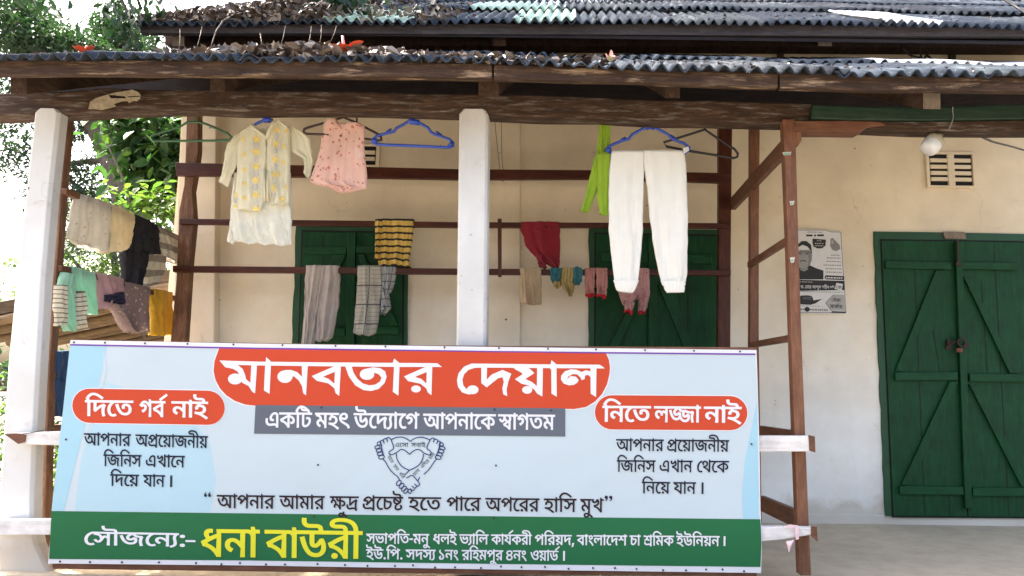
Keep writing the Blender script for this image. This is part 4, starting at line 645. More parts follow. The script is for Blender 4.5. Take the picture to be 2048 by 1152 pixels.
61:'356,622 356,551 336,551 315,545 292,534 269,520 245,503 223,483 201,460 181,433 163,404 148,372 137,338 130,301 128,262 130,217 138,179 150,148 165,122 183,102 203,87 224,77 246,71 267,69 283,70 297,71 309,74 321,78 334,84 348,92 383,31 365,19 346,10 326,3 305,-1 285,-4 264,-5 224,-1 186,10 152,28 123,53 97,84 76,120 61,162 52,209 49,260 52,313 63,362 80,408 103,451 131,488 164,521 200,549 239,571 280,588 216,555 204,554 191,553 177,552 162,551 147,551 130,551 -10,551 -10,622',
66:'278,629 316,627 349,620 378,609 401,594 420,577 434,557 444,535 450,512 452,487 448,446 434,411 412,383 381,362 342,350 295,346 268,347 241,351 214,358 187,366 162,376 139,387 165,454 186,444 206,436 227,428 248,423 268,420 289,419 307,420 322,422 336,426 348,432 357,440 364,448 370,459 373,471 374,485 371,505 363,523 350,538 331,549 308,556 279,558 249,556 221,550 197,540 176,527 159,511 144,492 134,471 128,448 126,424 128,398 134,374 144,352 158,331 179,310 206,290 239,270 281,248 331,225 371,207 406,189 436,173 461,157 482,141 500,124 515,108 526,90 536,72 542,51 548,29 552,5 480,-10 476,8 470,25 464,40 457,53 448,66 436,78 422,90 404,103 382,116 356,129 325,144 289,160 237,185 192,210 153,234 121,260 95,288 75,318 61,351 53,387 50,426 53,462 62,495 78,527 98,556 125,580 156,601 192,617 233,626',
67:'171,0 94,0 94,551 -10,551 -10,622 276,622 276,551 171,551|99,622 96,647 90,666 80,681 65,691 45,697 20,699 -149,699 -189,700 -223,703 -250,708 -272,715 -292,724 -310,736 -327,751 -340,768 -350,788 -358,809 -362,833 -364,859 -364,868 -363,876 -362,885 -361,894 -360,903 -359,912 -285,907 -286,899 -287,892 -288,886 -289,880 -289,874 -289,869 -288,855 -287,842 -284,830 -281,819 -276,810 -270,802 -259,792 -246,784 -230,778 -210,774 -185,772 -154,771 -2,771 31,770 59,767 82,763 102,756 119,747 135,734 145,722 154,708 161,690 166,671 169,648 171,622',
70:'636,622 636,551 531,551 531,0 454,0 425,36 394,69 361,98 325,125 286,149 243,170 196,188 143,202 84,212 48,303 69,317 91,330 113,343 136,356 159,368 182,380 206,392 229,403 252,414 225,433 196,450 164,466 130,480 91,492 48,502 79,570 81,551 -10,551 -10,622|454,551 135,551 114,560 142,552 170,541 198,528 226,513 252,497 278,480 300,464 320,448 336,432 341,376 317,365 291,353 266,341 240,328 214,316 190,303 166,290 145,278 125,265 113,280 168,270 218,257 264,240 305,220 343,197 378,172 410,144 441,115 470,83 457,79 456,93 456,109 455,124 454,141 454,156 454,171|180,-6 164,-4 150,1 138,10 128,22 122,36 120,52 122,68 128,83 138,95 150,104 164,110 180,112 196,110 210,104 222,95 232,83 238,68 240,52 238,36 232,22 222,10 210,1 196,-4',
76:'287,0 235,4 194,16 162,36 141,62 127,91 123,122 126,147 134,171 148,194 169,214 197,231 234,244 263,167 244,162 229,156 218,149 211,141 206,131 205,120 207,108 214,97 226,88 241,81 262,76 286,75 324,78 356,88 382,105 401,127 412,152 416,181 415,200 411,218 404,234 394,250 381,267 364,284 343,302 317,322 287,344 249,372 216,396 190,418 168,438 152,456 140,474 131,491 127,510 125,529 126,545 131,562 138,580 149,597 162,615 177,631 243,596 234,586 227,576 220,566 215,556 212,546 211,536 211,527 213,519 215,511 219,503 224,494 232,485 242,475 255,464 270,452 289,437 312,421 338,403 374,378 405,354 430,331 451,309 467,286 478,264 487,239 491,212 493,182 490,146 481,114 466,85 447,60 422,39 394,22 361,10 326,2',
79:'296,0 226,5 167,21 122,47 88,82 69,123 62,170 66,206 80,238 102,266 134,292 176,316 229,337 229,312 196,328 167,343 142,358 121,372 104,389 90,406 81,425 76,447 74,471 77,497 85,522 100,546 119,567 144,586 173,601 207,613 246,620 290,622 343,620 388,612 425,600 455,585 479,566 497,546 509,523 517,500 519,476 517,450 510,426 499,406 484,387 466,371 445,357 421,344 396,332 368,321 365,341 413,322 454,300 486,276 511,248 525,213 530,171 523,119 503,76 470,43 423,19 366,5|296,71 345,74 384,83 413,99 434,120 446,144 450,173 448,193 440,212 428,228 411,243 392,256 370,268 346,278 321,286 296,292 250,278 211,262 182,243 160,221 147,197 143,169 147,143 160,120 182,100 211,84 250,74|297,363 320,370 342,378 364,387 384,398 402,410 417,424 429,438 436,454 438,471 434,493 422,513 401,529 372,541 336,549 291,551 268,550 246,547 224,542 205,535 188,526 174,516 163,503 156,488 154,471 158,448 169,427 188,408 215,392 251,377',
129:'929,622 929,551 614,551 614,0 537,0 537,84 542,110 541,120 540,132 538,148 538,166 537,184 537,202 537,419 537,431 537,551 -10,551 -10,622|876,271 875,251 870,232 864,212 853,195 840,179 822,166 801,156 775,150 745,148 736,148 726,148 716,149 707,150 698,151 689,153 695,225 699,224 704,224 710,224 716,223 722,223 728,223 754,225 773,230 786,240 793,251 798,263 799,276 798,288 796,299 792,310 787,319 780,327 772,334 753,346 730,356 703,363 671,368 635,371 594,372 560,372 522,374 487,378 454,386 426,398 401,415 382,436 367,462 358,494 355,531 355,537 356,545 356,552 358,561 359,569 360,577 435,571 434,565 433,559 432,553 432,547 431,541 431,536 435,501 447,476 466,460 492,450 524,444 562,442 593,442 653,440 704,435 745,426 779,413 807,398 831,380 846,365 858,348 866,330 872,312 875,292|347,265 375,263 402,257 428,246 452,233 475,216 497,196 517,175 536,151 553,126 554,55 543,34 522,66 501,95 480,120 459,142 438,160 418,175 396,186 374,192 351,194 340,193 331,192 322,188 315,184 310,179 305,173 302,166 300,157 299,148 299,138 301,128 303,120 306,112 308,105 311,99 234,83 230,93 226,103 222,115 219,127 218,139 217,150 218,168 221,184 227,200 235,213 244,225 254,236 267,244 280,252 296,258 312,262 329,264|185,463 219,460 250,453 279,440 305,422 327,400 346,373 360,341 368,305 371,265 371,253 370,241 369,231 368,222 366,213 365,206 287,208 289,217 291,225 292,234 293,242 294,250 294,256 293,278 290,299 284,320 276,340 265,357 252,372 235,383 214,390 190,392 171,390 156,386 144,378 137,368 132,356 131,342 131,336 132,330 134,324 135,317 138,311 140,304 62,288 58,298 54,308 52,319 50,329 48,339 48,349 49,366 52,381 58,396 66,409 75,421 86,432 99,441 113,449 129,455 146,459 165,462|123,405 124,411 125,417 126,424 126,432 126,440 126,449 124,476 117,503 106,530 90,553 69,570 42,582 135,602 156,583 173,562 186,539 195,514 200,484 202,450 202,441 201,432 200,424 199,417 198,408 197,400',
131:'-254,707 72,917 110,860 -209,644',
202:'265,622 265,551 195,551 255,573 230,552 209,532 193,514 181,496 171,478 165,460 161,441 159,419 158,395 159,373 162,349 166,325 171,300 177,275 182,248 187,222 190,194 191,166 190,142 187,119 183,96 176,75 166,54 154,34 137,16 117,-1 92,-16 64,-30 29,-42 -10,-52 -31,17 8,28 39,40 64,54 82,70 95,87 104,106 109,126 112,146 113,168 112,194 109,220 105,246 100,271 94,296 88,321 84,345 81,369 80,393 81,417 83,439 87,460 93,478 101,497 111,514 124,533 139,552 157,572 172,551 -10,551 -10,622',
221:'730,622 730,551 276,551 276,253 262,273 305,316 353,357 406,394 464,429 526,459 592,486 657,422 645,399 635,376 626,352 619,329 613,305 609,280 606,254 605,226 604,196 604,166 606,139 608,113 610,88 614,64 619,40 625,15 631,-12 639,-40 564,-59 543,45 538,72 534,99 530,126 528,156 526,188 526,223 527,248 529,273 532,298 536,321 542,343 548,364 556,382 563,397 570,410 582,405 544,389 507,370 471,349 435,326 400,301 365,273 330,243 294,210 258,175 199,215 199,551 -10,551 -10,622|422,100 447,98 472,94 496,86 519,75 541,59 562,40 564,-59 553,-32 537,-10 517,7 493,19 465,26 435,28 414,27 393,25 372,22 351,17 329,13 306,8 283,4 258,2 231,1 210,2 188,5 166,10 145,16 125,26 106,38 89,52 75,69 62,89 53,112 48,138 46,167 46,180 47,192 49,204 51,215 53,224 55,232 132,223 130,215 128,206 126,198 125,188 124,179 124,169 125,148 130,130 137,114 147,101 159,91 174,83 191,77 210,74 230,73 252,74 273,76 293,80 313,85 334,89 354,94 376,97 398,99',
224:'765,622 765,551 660,551 660,0 583,0 583,396 605,332 578,370 553,404 530,434 508,461 486,484 466,504 445,520 425,534 404,544 383,550 360,555 337,556 311,554 287,549 264,541 243,530 224,517 205,501 187,484 171,466 155,447 147,445 158,451 168,456 178,460 189,463 201,464 213,465 249,462 277,451 298,434 313,411 322,385 325,356 325,349 325,342 324,335 323,329 322,324 321,320 304,326 312,335 320,343 327,351 335,359 342,367 350,375 359,383 367,391 376,400 500,516 549,463 265,195 206,250 288,328 252,285 222,262 232,274 240,286 248,298 253,312 257,327 258,343 256,359 251,372 243,383 231,391 217,396 199,398 188,398 178,396 168,394 158,391 148,386 137,380 61,452 88,486 115,517 143,544 171,569 201,590 231,606 262,619 295,626 330,629 366,627 400,620 430,608 460,592 489,571 518,546 546,515 576,481 606,441 588,446 586,462 585,480 584,498 583,517 583,537 583,558 583,688 636,688 659,622|660,-43 585,-43 578,-24 569,-8 560,6 549,18 536,27 523,34 508,39 492,42 475,43 441,42 407,39 374,34 341,30 306,27 269,26 245,27 220,29 194,33 169,39 144,48 121,59 100,74 81,92 66,115 54,142 47,175 45,212 45,223 46,235 47,248 49,261 51,274 54,287 131,277 129,268 127,259 125,248 124,236 123,224 123,211 125,185 131,163 140,145 154,130 171,118 191,109 214,103 240,99 269,98 300,99 331,102 362,106 393,111 425,114 458,115 483,114 506,109 528,102 548,92 567,78 583,61 583,151 660,151',
232:'702,622 702,551 597,551 597,183 520,194 520,512 525,532 523,543 522,555 521,567 520,579 520,593 520,607 520,688 573,688 597,622|376,629 401,627 425,622 448,614 469,603 489,589 507,572 523,553 537,532 549,509 545,404 523,448 499,486 472,516 443,538 412,552 378,556 354,554 333,546 315,534 302,518 294,497 291,471 295,446 305,424 324,406 350,391 384,382 428,377 421,300 380,305 343,314 312,327 287,344 266,364 250,388 239,414 232,443 230,474 232,507 239,536 251,562 266,583 285,600 306,612 328,622 352,627|92,629 120,627 146,621 172,612 195,598 216,580 233,558 246,531 254,498 257,461 255,434 248,408 237,383 221,360 201,340 176,323 145,310 110,303 69,300 63,377 95,379 121,384 143,392 160,401 174,413 184,426 191,440 195,454 196,468 193,493 184,515 170,532 150,546 123,553 91,556 76,556 61,555 48,553 34,551 20,548 6,545 -2,620 13,623 28,625 43,627 59,628 75,629|597,-43 523,-43 512,-16 498,5 480,22 460,34 435,41 406,43 388,43 370,41 351,39 332,36 313,33 292,30 272,28 251,26 229,26 208,27 187,29 166,34 146,40 127,48 108,58 92,72 78,87 66,106 57,128 52,153 50,182 50,192 51,202 52,212 53,221 55,230 56,239 134,230 133,224 131,218 130,210 129,202 128,193 128,184 130,164 134,146 142,132 152,121 164,112 178,106 193,102 210,99 228,98 258,99 285,102 310,106 334,111 361,114 389,115 414,114 439,110 462,103 484,93 503,79 520,61 520,222 597,221',
275:'495,303 452,307 414,319 382,338 355,365 332,398 312,437 324,439 318,418 311,396 302,375 290,355 276,337 260,322 242,310 221,302 197,300 178,301 160,305 142,310 126,319 108,331 92,346 74,366 56,389 37,417 98,453 116,424 132,403 146,390 158,382 172,378 186,376 201,378 216,383 228,392 240,405 250,423 258,446 264,475 269,510 271,551 340,551 346,527 353,504 361,482 370,461 381,442 394,424 407,409 423,396 440,385 458,377 479,373 501,371 522,373 540,379 554,390 565,404 571,421 573,442 571,467 564,491 552,514 538,537 521,557 503,575 583,591 594,581 604,569 614,554 624,539 633,522 640,504 646,484 649,464 650,442 645,399 632,364 609,338 578,318 540,307|730,622 730,551 -10,551 -10,622|620,369 620,0 543,0 521,25 497,48 474,68 448,87 422,102 394,116 363,129 330,139 295,148 260,226 301,252 346,277 392,302 441,325 492,346 543,363|543,303 519,293 495,281 470,269 446,256 422,243 398,230 376,217 355,205 336,193 342,202 384,188 423,172 458,154 491,134 520,112 546,88 545,100 545,113 544,127 543,141 543,152 543,162',
317:'383,83 346,85 309,91 274,102 241,117 209,138 178,164 150,197 122,236 96,282 72,335 50,396 29,465 105,485 127,411 151,348 176,295 204,251 234,217 267,191 303,173 342,163 385,159 427,162 461,173 488,190 508,213 520,244 524,282 523,300 521,317 517,332 512,346 507,358 502,368 562,368 543,349 524,332 505,316 485,302 465,290 443,280 420,273 396,268 370,267 346,269 324,274 304,282 286,293 271,308 259,325 250,345 245,368 243,393 244,412 249,431 256,450 266,468 279,487 296,504 317,522 341,538 369,553 357,552 344,552 332,552 317,551 299,551 278,551 -10,551 -10,622 1333,622 1333,551 637,551 626,551 613,551 600,552 585,552 570,552 556,553 541,554 527,554 514,555 465,532 424,510 392,489 367,470 348,451 335,434 327,418 322,402 320,387 322,372 327,359 335,350 345,343 357,339 369,338 392,340 412,346 432,355 451,368 472,385 494,406 581,375 587,361 591,344 595,326 598,307 599,287 600,268 599,244 594,221 587,198 577,177 564,157 548,139 528,123 506,109 480,98 451,90 419,85|1208,196 1209,167 1212,138 1216,108 1223,78 1232,45 1243,10 1168,-7 1157,29 1148,65 1140,101 1135,137 1131,174 1130,212 1130,234 1132,254 1134,274 1137,293 1141,311 1146,328 1151,344 1157,359 1163,373 1178,371 1161,367 1145,364 1128,362 1112,361 1094,360 1075,360 1045,361 1015,364 985,368 956,374 927,381 899,390 871,400 844,410 817,422 804,419 792,417 779,414 766,412 754,410 742,409 729,408 717,407 705,407 672,409 641,414 611,423 583,435 557,451 532,469 511,490 492,514 475,540 506,557 553,557 565,540 578,524 594,512 611,501 630,492 650,486 672,481 694,478 717,477 729,477 741,478 753,478 765,480 778,482 790,484 803,487 816,490 829,494 854,484 878,473 903,464 928,454 955,447 982,440 1011,435 1042,432 1076,431 1096,431 1116,433 1136,434 1156,437 1179,441 1204,445 1252,374 1238,346 1226,318 1218,290 1212,261 1209,230|823,11 788,13 753,19 720,28 688,42 657,60 628,82 600,110 573,143 548,182 596,253 615,216 636,184 658,158 681,135 706,118 733,104 761,95 791,89 823,87 866,90 902,100 930,117 950,141 962,172 966,210 965,228 963,245 959,260 954,274 949,286 944,296 1004,296 985,277 966,260 947,244 927,230 907,218 885,208 862,201 838,196 812,195 777,199 746,210 720,228 701,253 689,284 685,321 688,350 699,377 716,402 740,427 773,450 814,473 875,444 846,427 822,411 804,396 789,381 778,367 770,354 766,341 763,328 762,316 764,300 769,288 777,278 787,271 799,267 811,266 834,268 854,274 874,283 893,296 914,313 936,334 1023,303 1029,289 1033,273 1037,254 1040,235 1041,216 1042,197 1041,173 1036,149 1029,126 1019,105 1006,85 990,67 970,51 948,37 922,26 892,18 859,13',
385:'885,622 885,551 431,551 431,253 417,273 445,302 475,330 508,357 543,382 580,406 619,428 660,449 703,468 747,486 812,422 800,399 790,376 782,354 775,332 769,309 764,285 761,260 760,233 759,205 760,173 763,141 767,111 774,80 783,46 794,10 719,-7 708,31 699,69 691,106 685,144 682,182 681,222 682,249 684,274 687,299 692,322 697,344 704,364 711,381 718,397 725,410 737,405 699,389 662,370 626,349 590,326 555,301 520,273 484,243 449,210 413,175 369,175 369,551 -10,551 -10,622|401,606 400,175 354,175 329,204 302,230 274,252 243,271 212,287 179,300 145,311 110,320 74,326 36,416 71,432 106,448 142,464 178,478 214,492 250,506 286,518 320,529 354,539 354,605|354,500 376,471 346,463 316,453 286,444 256,433 225,422 196,410 166,399 137,386 109,374 105,388 137,382 168,374 196,366 224,355 251,342 277,328 303,310 330,291 358,268 357,281 356,296 356,312 355,327 354,340 354,351',
423:'270,616 331,611 382,597 423,574 452,541 470,501 476,453 474,423 467,396 456,371 442,349 424,330 404,313 380,299 355,287 328,278 301,272 272,268 243,267 208,269 174,275 144,286 116,300 92,319 72,342 58,369 49,400 46,436 48,465 54,491 65,514 79,536 96,554 116,570 139,584 163,596 189,604 216,611 243,615|274,554 246,552 220,548 196,540 175,529 157,516 142,500 131,481 124,460 122,436 126,407 137,383 155,362 180,347 211,338 248,335 275,337 300,342 324,350 345,361 364,376 379,392 391,412 398,433 400,457 396,486 386,510 368,529 343,543 312,551|129,549 184,527 237,502 288,472 337,441 381,407 422,371 388,313 345,351 298,387 247,420 194,451 139,477 82,499|575,622 575,551 404,551 275,569 175,555 152,554 129,553 106,552 83,552 60,551 37,551 -10,551 -10,622|393,622 390,647 384,666 374,681 359,691 338,697 313,699 226,699 186,700 152,703 126,708 103,715 83,724 65,736 49,751 35,768 24,788 17,809 12,833 11,859 11,868 12,876 12,884 14,893 15,902 16,912 90,907 89,900 88,893 87,888 86,882 86,876 86,869 87,855 88,842 90,830 94,819 99,810 105,802 116,792 129,784 146,778 166,774 191,772 221,771 292,771 325,770 353,767 376,763 396,756 413,747 429,734 439,722 448,708 455,690 460,671 463,648 465,622|301,-12 247,-8 203,6 166,28 140,59 124,96 119,139 121,163 129,186 140,208 157,228 177,247 202,266 229,283 261,299 295,315 387,303 345,280 309,259 278,240 252,223 231,206 216,190 205,173 198,155 196,136 198,117 203,101 211,88 222,78 235,70 251,65 268,62 286,60 305,59 332,60 356,64 378,70 396,79 412,89 424,100 434,113 439,126 441,139 440,149 437,158 432,166 425,174 415,182 403,190 452,246 476,231 494,215 507,200 515,183 520,166 522,147 519,120 510,93 496,68 475,46 450,26 420,10 385,-2 345,-10',
450:'356,622 356,551 336,551 315,545 292,534 269,520 245,503 223,483 201,460 181,433 163,404 148,372 137,338 130,301 128,262 130,217 138,179 150,148 165,122 183,102 203,87 224,77 246,71 267,69 283,70 297,71 309,74 321,78 334,84 348,92 383,31 365,19 346,10 326,3 305,-1 284,-4 263,-5 223,-1 186,10 152,28 122,53 97,84 76,120 61,162 52,209 49,260 52,310 60,355 74,398 92,436 113,471 138,503 165,531 193,556 223,578 253,596 283,610 312,622',
533:'-286,-383 -305,-382 -324,-378 -345,-372 -365,-362 -383,-350 -400,-335 -412,-316 -420,-294 -422,-268 -418,-236 -405,-209 -383,-186 -354,-170 -317,-159 -274,-156 -233,-159 -193,-166 -154,-178 -116,-195 -77,-216 -38,-241 3,-269 45,-300 89,-334 44,-388 1,-353 -40,-322 -78,-295 -114,-272 -149,-254 -182,-239 -215,-228 -247,-222 -279,-220 -301,-222 -319,-226 -333,-234 -343,-244 -349,-256 -351,-270 -349,-287 -342,-300 -332,-310 -318,-316 -303,-320 -286,-321 -263,-319 -243,-314 -226,-306 -213,-294 -201,-282 -192,-267 -185,-252 -180,-236 -176,-220 -174,-204 -172,-189 -172,-176 -172,-109 -95,-109 -95,-162 -96,-182 -98,-204 -102,-228 -107,-252 -116,-277 -128,-300 -143,-323 -162,-342 -185,-360 -213,-373 -247,-380',
597:'190,116 197,105 191,81 183,57 174,32 165,7 156,-19 146,-44 135,-69 124,-94 113,-119 46,-119 56,-79 65,-39 74,2 81,42 88,80 93,116',
598:'49,338 291,338 291,256 49,256',
599:'72,54 74,76 80,94 90,106 103,114 117,119 133,121 150,119 164,114 178,106 188,94 194,76 196,54 194,32 188,15 178,2 164,-7 150,-12 133,-14 117,-12 103,-7 90,2 80,15 74,32',
611:'147,414 131,416 116,421 103,430 93,443 87,460 85,482 87,505 93,522 103,535 116,543 131,548 147,550 163,548 178,543 191,535 201,522 207,505 209,482 207,460 201,443 191,430 178,421 163,416|147,-14 131,-12 116,-7 103,2 93,15 87,32 85,54 87,77 93,94 103,107 116,115 131,120 147,122 163,120 178,115 191,107 201,94 207,77 209,54 207,32 201,15 191,2 178,-7 163,-12',
632:'90,484 83,495 90,519 98,545 106,571 116,598 126,625 136,652 147,679 158,704 169,729 236,729 229,702 223,674 216,646 210,617 205,588 200,560 195,534 191,508 187,484|278,484 271,495 278,519 286,545 294,571 304,598 314,625 324,652 335,679 346,704 357,729 424,729 417,702 411,674 404,646 398,617 393,588 388,560 383,534 379,508 375,484',
633:'415,729 422,718 415,694 408,669 399,642 389,616 379,588 369,562 358,535 347,509 336,484 269,484 275,511 281,539 288,568 294,596 300,625 305,653 310,680 314,705 318,729|227,729 234,718 227,694 220,669 211,642 201,616 191,588 181,562 170,535 159,509 148,484 81,484 87,511 93,539 100,568 106,596 112,625 117,653 122,680 126,705 130,729',
641:'194,0 194,622 275,622 275,0',
}
WD={
'দিতে':(-10,1932,'55@0 37@266 61@869 35@1215'),
'গর্ব':(22,1362,'22@0 42@656 131@1252'),
'নাই':(-10,1410,'39@0 54@604 10@870'),
'নিতে':(-10,1933,'55@0 39@266 61@870 35@1216'),
'লজ্জা':(-10,2330,'47@0 317@731 54@2054'),
'একটি':(46,2408,'16@0 20@758 55@1565 30@1831'),
'মহৎ':(-10,1704,'44@0 51@622 66@1152'),
'উদ্যোগে':(-10,3194,'12@0 61@712 37@1058 202@1661 54@1916 61@2182 22@2528'),
'আপনাকে':(-10,3907,'9@0 40@1158 39@1874 54@2478 61@2744 20@3090'),
'স্বাগতম':(-10,2981,'275@0 54@720 22@986 35@1642 44@2349'),
'আপনার':(-10,3350,'9@0 40@1158 39@1874 54@2478 46@2744'),
'অপ্রয়োজনীয়':(-10,5309,'8@0 224@893 61@1648 70@1994 54@2620 27@2886 39@3803 56@4407 70@4673'),
'জিনিস':(-10,2745,'55@0 27@266 55@1183 39@1449 50@2053'),
'এখানে':(46,2680,'16@0 21@758 54@1454 61@1720 39@2066'),
'দিয়ে':(-10,1851,'55@0 37@266 61@869 70@1215'),
'যান':(-10,1506,'45@0 54@626 39@892'),
'।':(194,275,'641@0'),
'প্রয়োজনীয়':(45,4416,'224@0 61@755 70@1101 54@1727 27@1993 39@2910 56@3514 70@3780'),
'এখান':(46,2334,'16@0 21@758 54@1454 39@1720'),
'থেকে':(49,2154,'450@0 36@346 61@991 20@1337'),
'নিয়ে':(-10,1852,'55@0 39@266 61@870 70@1216'),
'“':(83,424,'632@0'),
'আমার':(-10,2652,'9@0 44@1158 54@1780 46@2046'),
'ক্ষুদ্র':(-10,1649,'129@0 533@919 221@919'),
'প্রচেষ্ট':(45,2243,'224@0 61@755 25@1101 423@1668'),
'হতে':(-10,1593,'51@0 61@530 35@876'),
'পারে':(22,1934,'40@0 54@716 61@982 46@1328'),
'অপরের':(-10,3157,'8@0 40@893 61@1609 46@1955 46@2551'),
'হাসি':(-10,1754,'51@0 54@530 55@796 50@1062'),
'মুখ':(-10,1328,'44@0 57@622 21@622'),
'”':(81,422,'633@0'),
'সৌজন্যে':(49,3426,'450@0 50@346 67@1028 27@1294 61@2211 39@2557 202@3161'),
':':(85,209,'611@0'),
'-':(49,291,'598@0'),
'ধনা':(37,1476,'38@0 39@596 54@1200'),
'বাউরী':(-10,2446,'42@0 54@596 12@862 46@1574 56@2170'),
'সভাপতি-মনু':(-10,5013,'50@0 43@682 54@1403 40@1669 55@2385 35@2651 598@3358 44@3698 39@4320 57@4924'),
'ধলই':(37,1867,'38@0 47@596 10@1327'),
'ভ্যালি':(-10,2249,'43@0 202@721 54@976 55@1242 47@1508'),
'কার্যকরী':(-10,3378,'20@0 54@807 45@1073 131@1699 20@1699 46@2506 56@3102'),
'পরিয়দ,':(22,3004,'40@0 55@716 46@982 70@1578 37@2204 597@2807'),
'বাংলাদেশ':(-10,3933,'42@0 54@596 6@862 47@1300 54@2031 61@2297 37@2643 48@3246'),
'চা':(-10,843,'25@0 54@567'),
'শ্রমিক':(-2,2397,'232@0 55@692 44@958 20@1580'),
'ইউনিয়ন':(-10,3352,'10@0 12@530 55@1242 39@1508 70@2112 39@2738'),
'ইউ.পি.':(-10,2688,'10@0 12@530 599@1242 55@1510 40@1776 599@2492'),
'সদস্য':(-10,2232,'50@0 37@682 50@1285 202@1967'),
'১নং':(123,1620,'76@0 39@592 6@1196'),
'রহিমপুর':(-10,3336,'46@0 55@596 51@862 44@1392 40@2014 57@2730 46@2730'),
'৪নং':(62,1620,'79@0 39@592 6@1196'),
'ওয়ার্ড':(28,2452,'18@0 70@738 54@1364 32@1630 131@2342'),
'এসো':(46,2062,'16@0 61@758 50@1104 54@1786'),
'সবাই':(-10,2084,'50@0 42@682 54@1278 10@1544'),
'হাতে':(-10,1859,'51@0 54@530 61@796 35@1142'),
'হাত':(-10,1513,'51@0 54@530 35@796'),
'ধরি':(37,1468,'38@0 55@596 46@862'),
'চলো':(-10,1920,'25@0 61@567 47@913 54@1644'),
'এগিয়ে':(46,2662,'16@0 55@758 22@1024 61@1680 70@2026'),
'চলি':(-10,1574,'25@0 55@567 47@833'),
'ড.':(-10,908,'32@0 599@712'),
'মোঃ':(49,1594,'450@0 44@346 54@968 7@1234'),
'আব্দুস':(-10,2725,'9@0 385@1158 57@2033 50@2033'),
'শহীদ':(-9,2086,'48@0 51@677 56@1207 37@1473'),
'এমপি.':(46,2558,'16@0 44@758 55@1380 40@1646 599@2362'),
'কে':(49,1163,'450@0 20@346'),
'নৌকা':(49,2299,'450@0 39@346 67@950 20@1216 54@2023'),
'মার্কায়':(-10,2597,'44@0 54@622 20@888 131@1695 54@1695 70@1961'),
}

# ------------------------------------------------------------------ banner
BY = 0.0
bn = thing('banner', 'long printed banner with white Bengali lettering on orange and a green bottom band', 'banner', tuple(P(820, 1140, BY)))
def printm(name, col, rough=0.42, sh=0.25):
    m, t, b = newmat(name); v = coords(t)
    f = noise_n(t, v, 1.2, 3); c = ramp(t, f, [(0.3, tuple(x * 0.96 for x in col)), (0.7, tuple(min(1, x * 1.02) for x in col))]).outputs[0]
    d = noise_n(t, v, 16.0, 8, 0.7); c = mix(t, ramp(t, d, [(0.62, (0, 0, 0)), (0.85, (0.25, 0.25, 0.25))]).outputs[0], c, tuple(x * 0.6 for x in col))
    t.links.new(c, b.inputs['Base Color']); b.inputs['Roughness'].default_value = rough; b.inputs['Specular IOR Level'].default_value = 0.18
    h = noise_n(t, coords(t, (1.3, 1, 2.2), rot=(0, R(35), 0)), 1.8, 2, 0.35, 0.8); bump(t, b, h, sh, 0.035); return m
B = {'sky': printm('banner sky blue', (0.465, 0.545, 0.585)), 'cyan': printm('banner cyan', (0.315, 0.518, 0.612)), 'pale': printm('banner pale cyan', (0.374, 0.535, 0.612)),
     'orange': printm('banner orange', (0.50, 0.058, 0.022)), 'white': printm('banner white', (0.66, 0.66, 0.69)), 'grey': printm('banner grey', (0.105, 0.12, 0.15)),
     'green': printm('banner green', (0.013, 0.125, 0.046)), 'ink': printm('banner navy ink', (0.010, 0.010, 0.028)), 'brownink': printm('banner maroon ink', (0.020, 0.010, 0.016)), 'blueink': printm('banner blue ink', (0.018, 0.028, 0.12)), 'yellow': printm('banner yellow', (0.68, 0.64, 0.03)),
     'purple': printm('banner purple', (0.16, 0.05, 0.30)), 'hem': printm('banner white hem', (0.66, 0.66, 0.68))}
# sheet with a softly bowed outline, then printed layers a fraction of a millimetre proud of it
def bpoly(pts, layer, name, mat, par=bn, dep=0.0004):
    mb = MB(); Y = BY - 0.0005 * layer
    V = [P(x, y, Y) for x, y in pts]
    tris = tessellate_polygon([V]); mb.add(V, [list(t) for t in tris])
    return mb.build(name, B[mat], par, fix=True)
def arc(cx, cy, rx, ry, a0, a1, n=14):
    return [(cx + rx * math.cos(R(a0 + (a1 - a0) * i / n)), cy + ry * math.sin(R(a0 + (a1 - a0) * i / n))) for i in range(n + 1)]
def pill(x0, x1, yl, yr, ry, slope):
    pts = []
    for (x, y) in arc(x0 + ry, 0, ry, ry, 90, 270) + arc(x1 - ry, 0, ry, ry, -90, 90):
        pts.append((x, yl + (yr - yl) * (x - x0) / (x1 - x0) + y))
    return pts
mb = MB(); mb.pp([(141, 680), (500, 687), (1000, 694), (1513, 700), (1515, 760), (1519, 900), (1521, 1020), (1524, 1080), (1522, 1146), (1000, 1139), (500, 1131), (96, 1127), (100, 1080), (112, 960), (126, 820)], BY, 0.006)
mb.build('sheet', B['hem'], bn)
bpoly([(140, 690), (500, 697), (1000, 704), (1511, 709), (1515, 800), (1519, 1030), (1521, 1038.5), (812, 1030.5), (103, 1022), (112, 940), (126, 820)], 1, 'sky_print', 'sky')
bpoly([(140, 690), (213, 691.5), (205, 740), (190, 790), (168, 860), (150, 930), (128, 1021.5), (104, 1021), (112, 940), (126, 820)], 2, 'cyan_print', 'cyan')
bpoly([(196, 760), (300, 790), (380, 830), (420, 890), (432, 960), (420, 1025), (150, 1021.5), (160, 930), (180, 840)], 1.5, 'pale_print', 'pale')
bpoly([(208, 700), (214, 740), (200, 800), (186, 850), (172, 905), (180, 860), (196, 795), (206, 740)], 3, 'white_swoosh', 'sky')
bpoly([(1514, 800), (1518, 1038), (1486, 1037), (1484, 980), (1490, 920), (1502, 860)], 2, 'cyan_print', 'cyan')
bpoly([(140, 688), (500, 695), (1000, 702), (1511, 707), (1511, 710), (1000, 705), (500, 698), (140, 691)], 4, 'purple_line', 'purple')
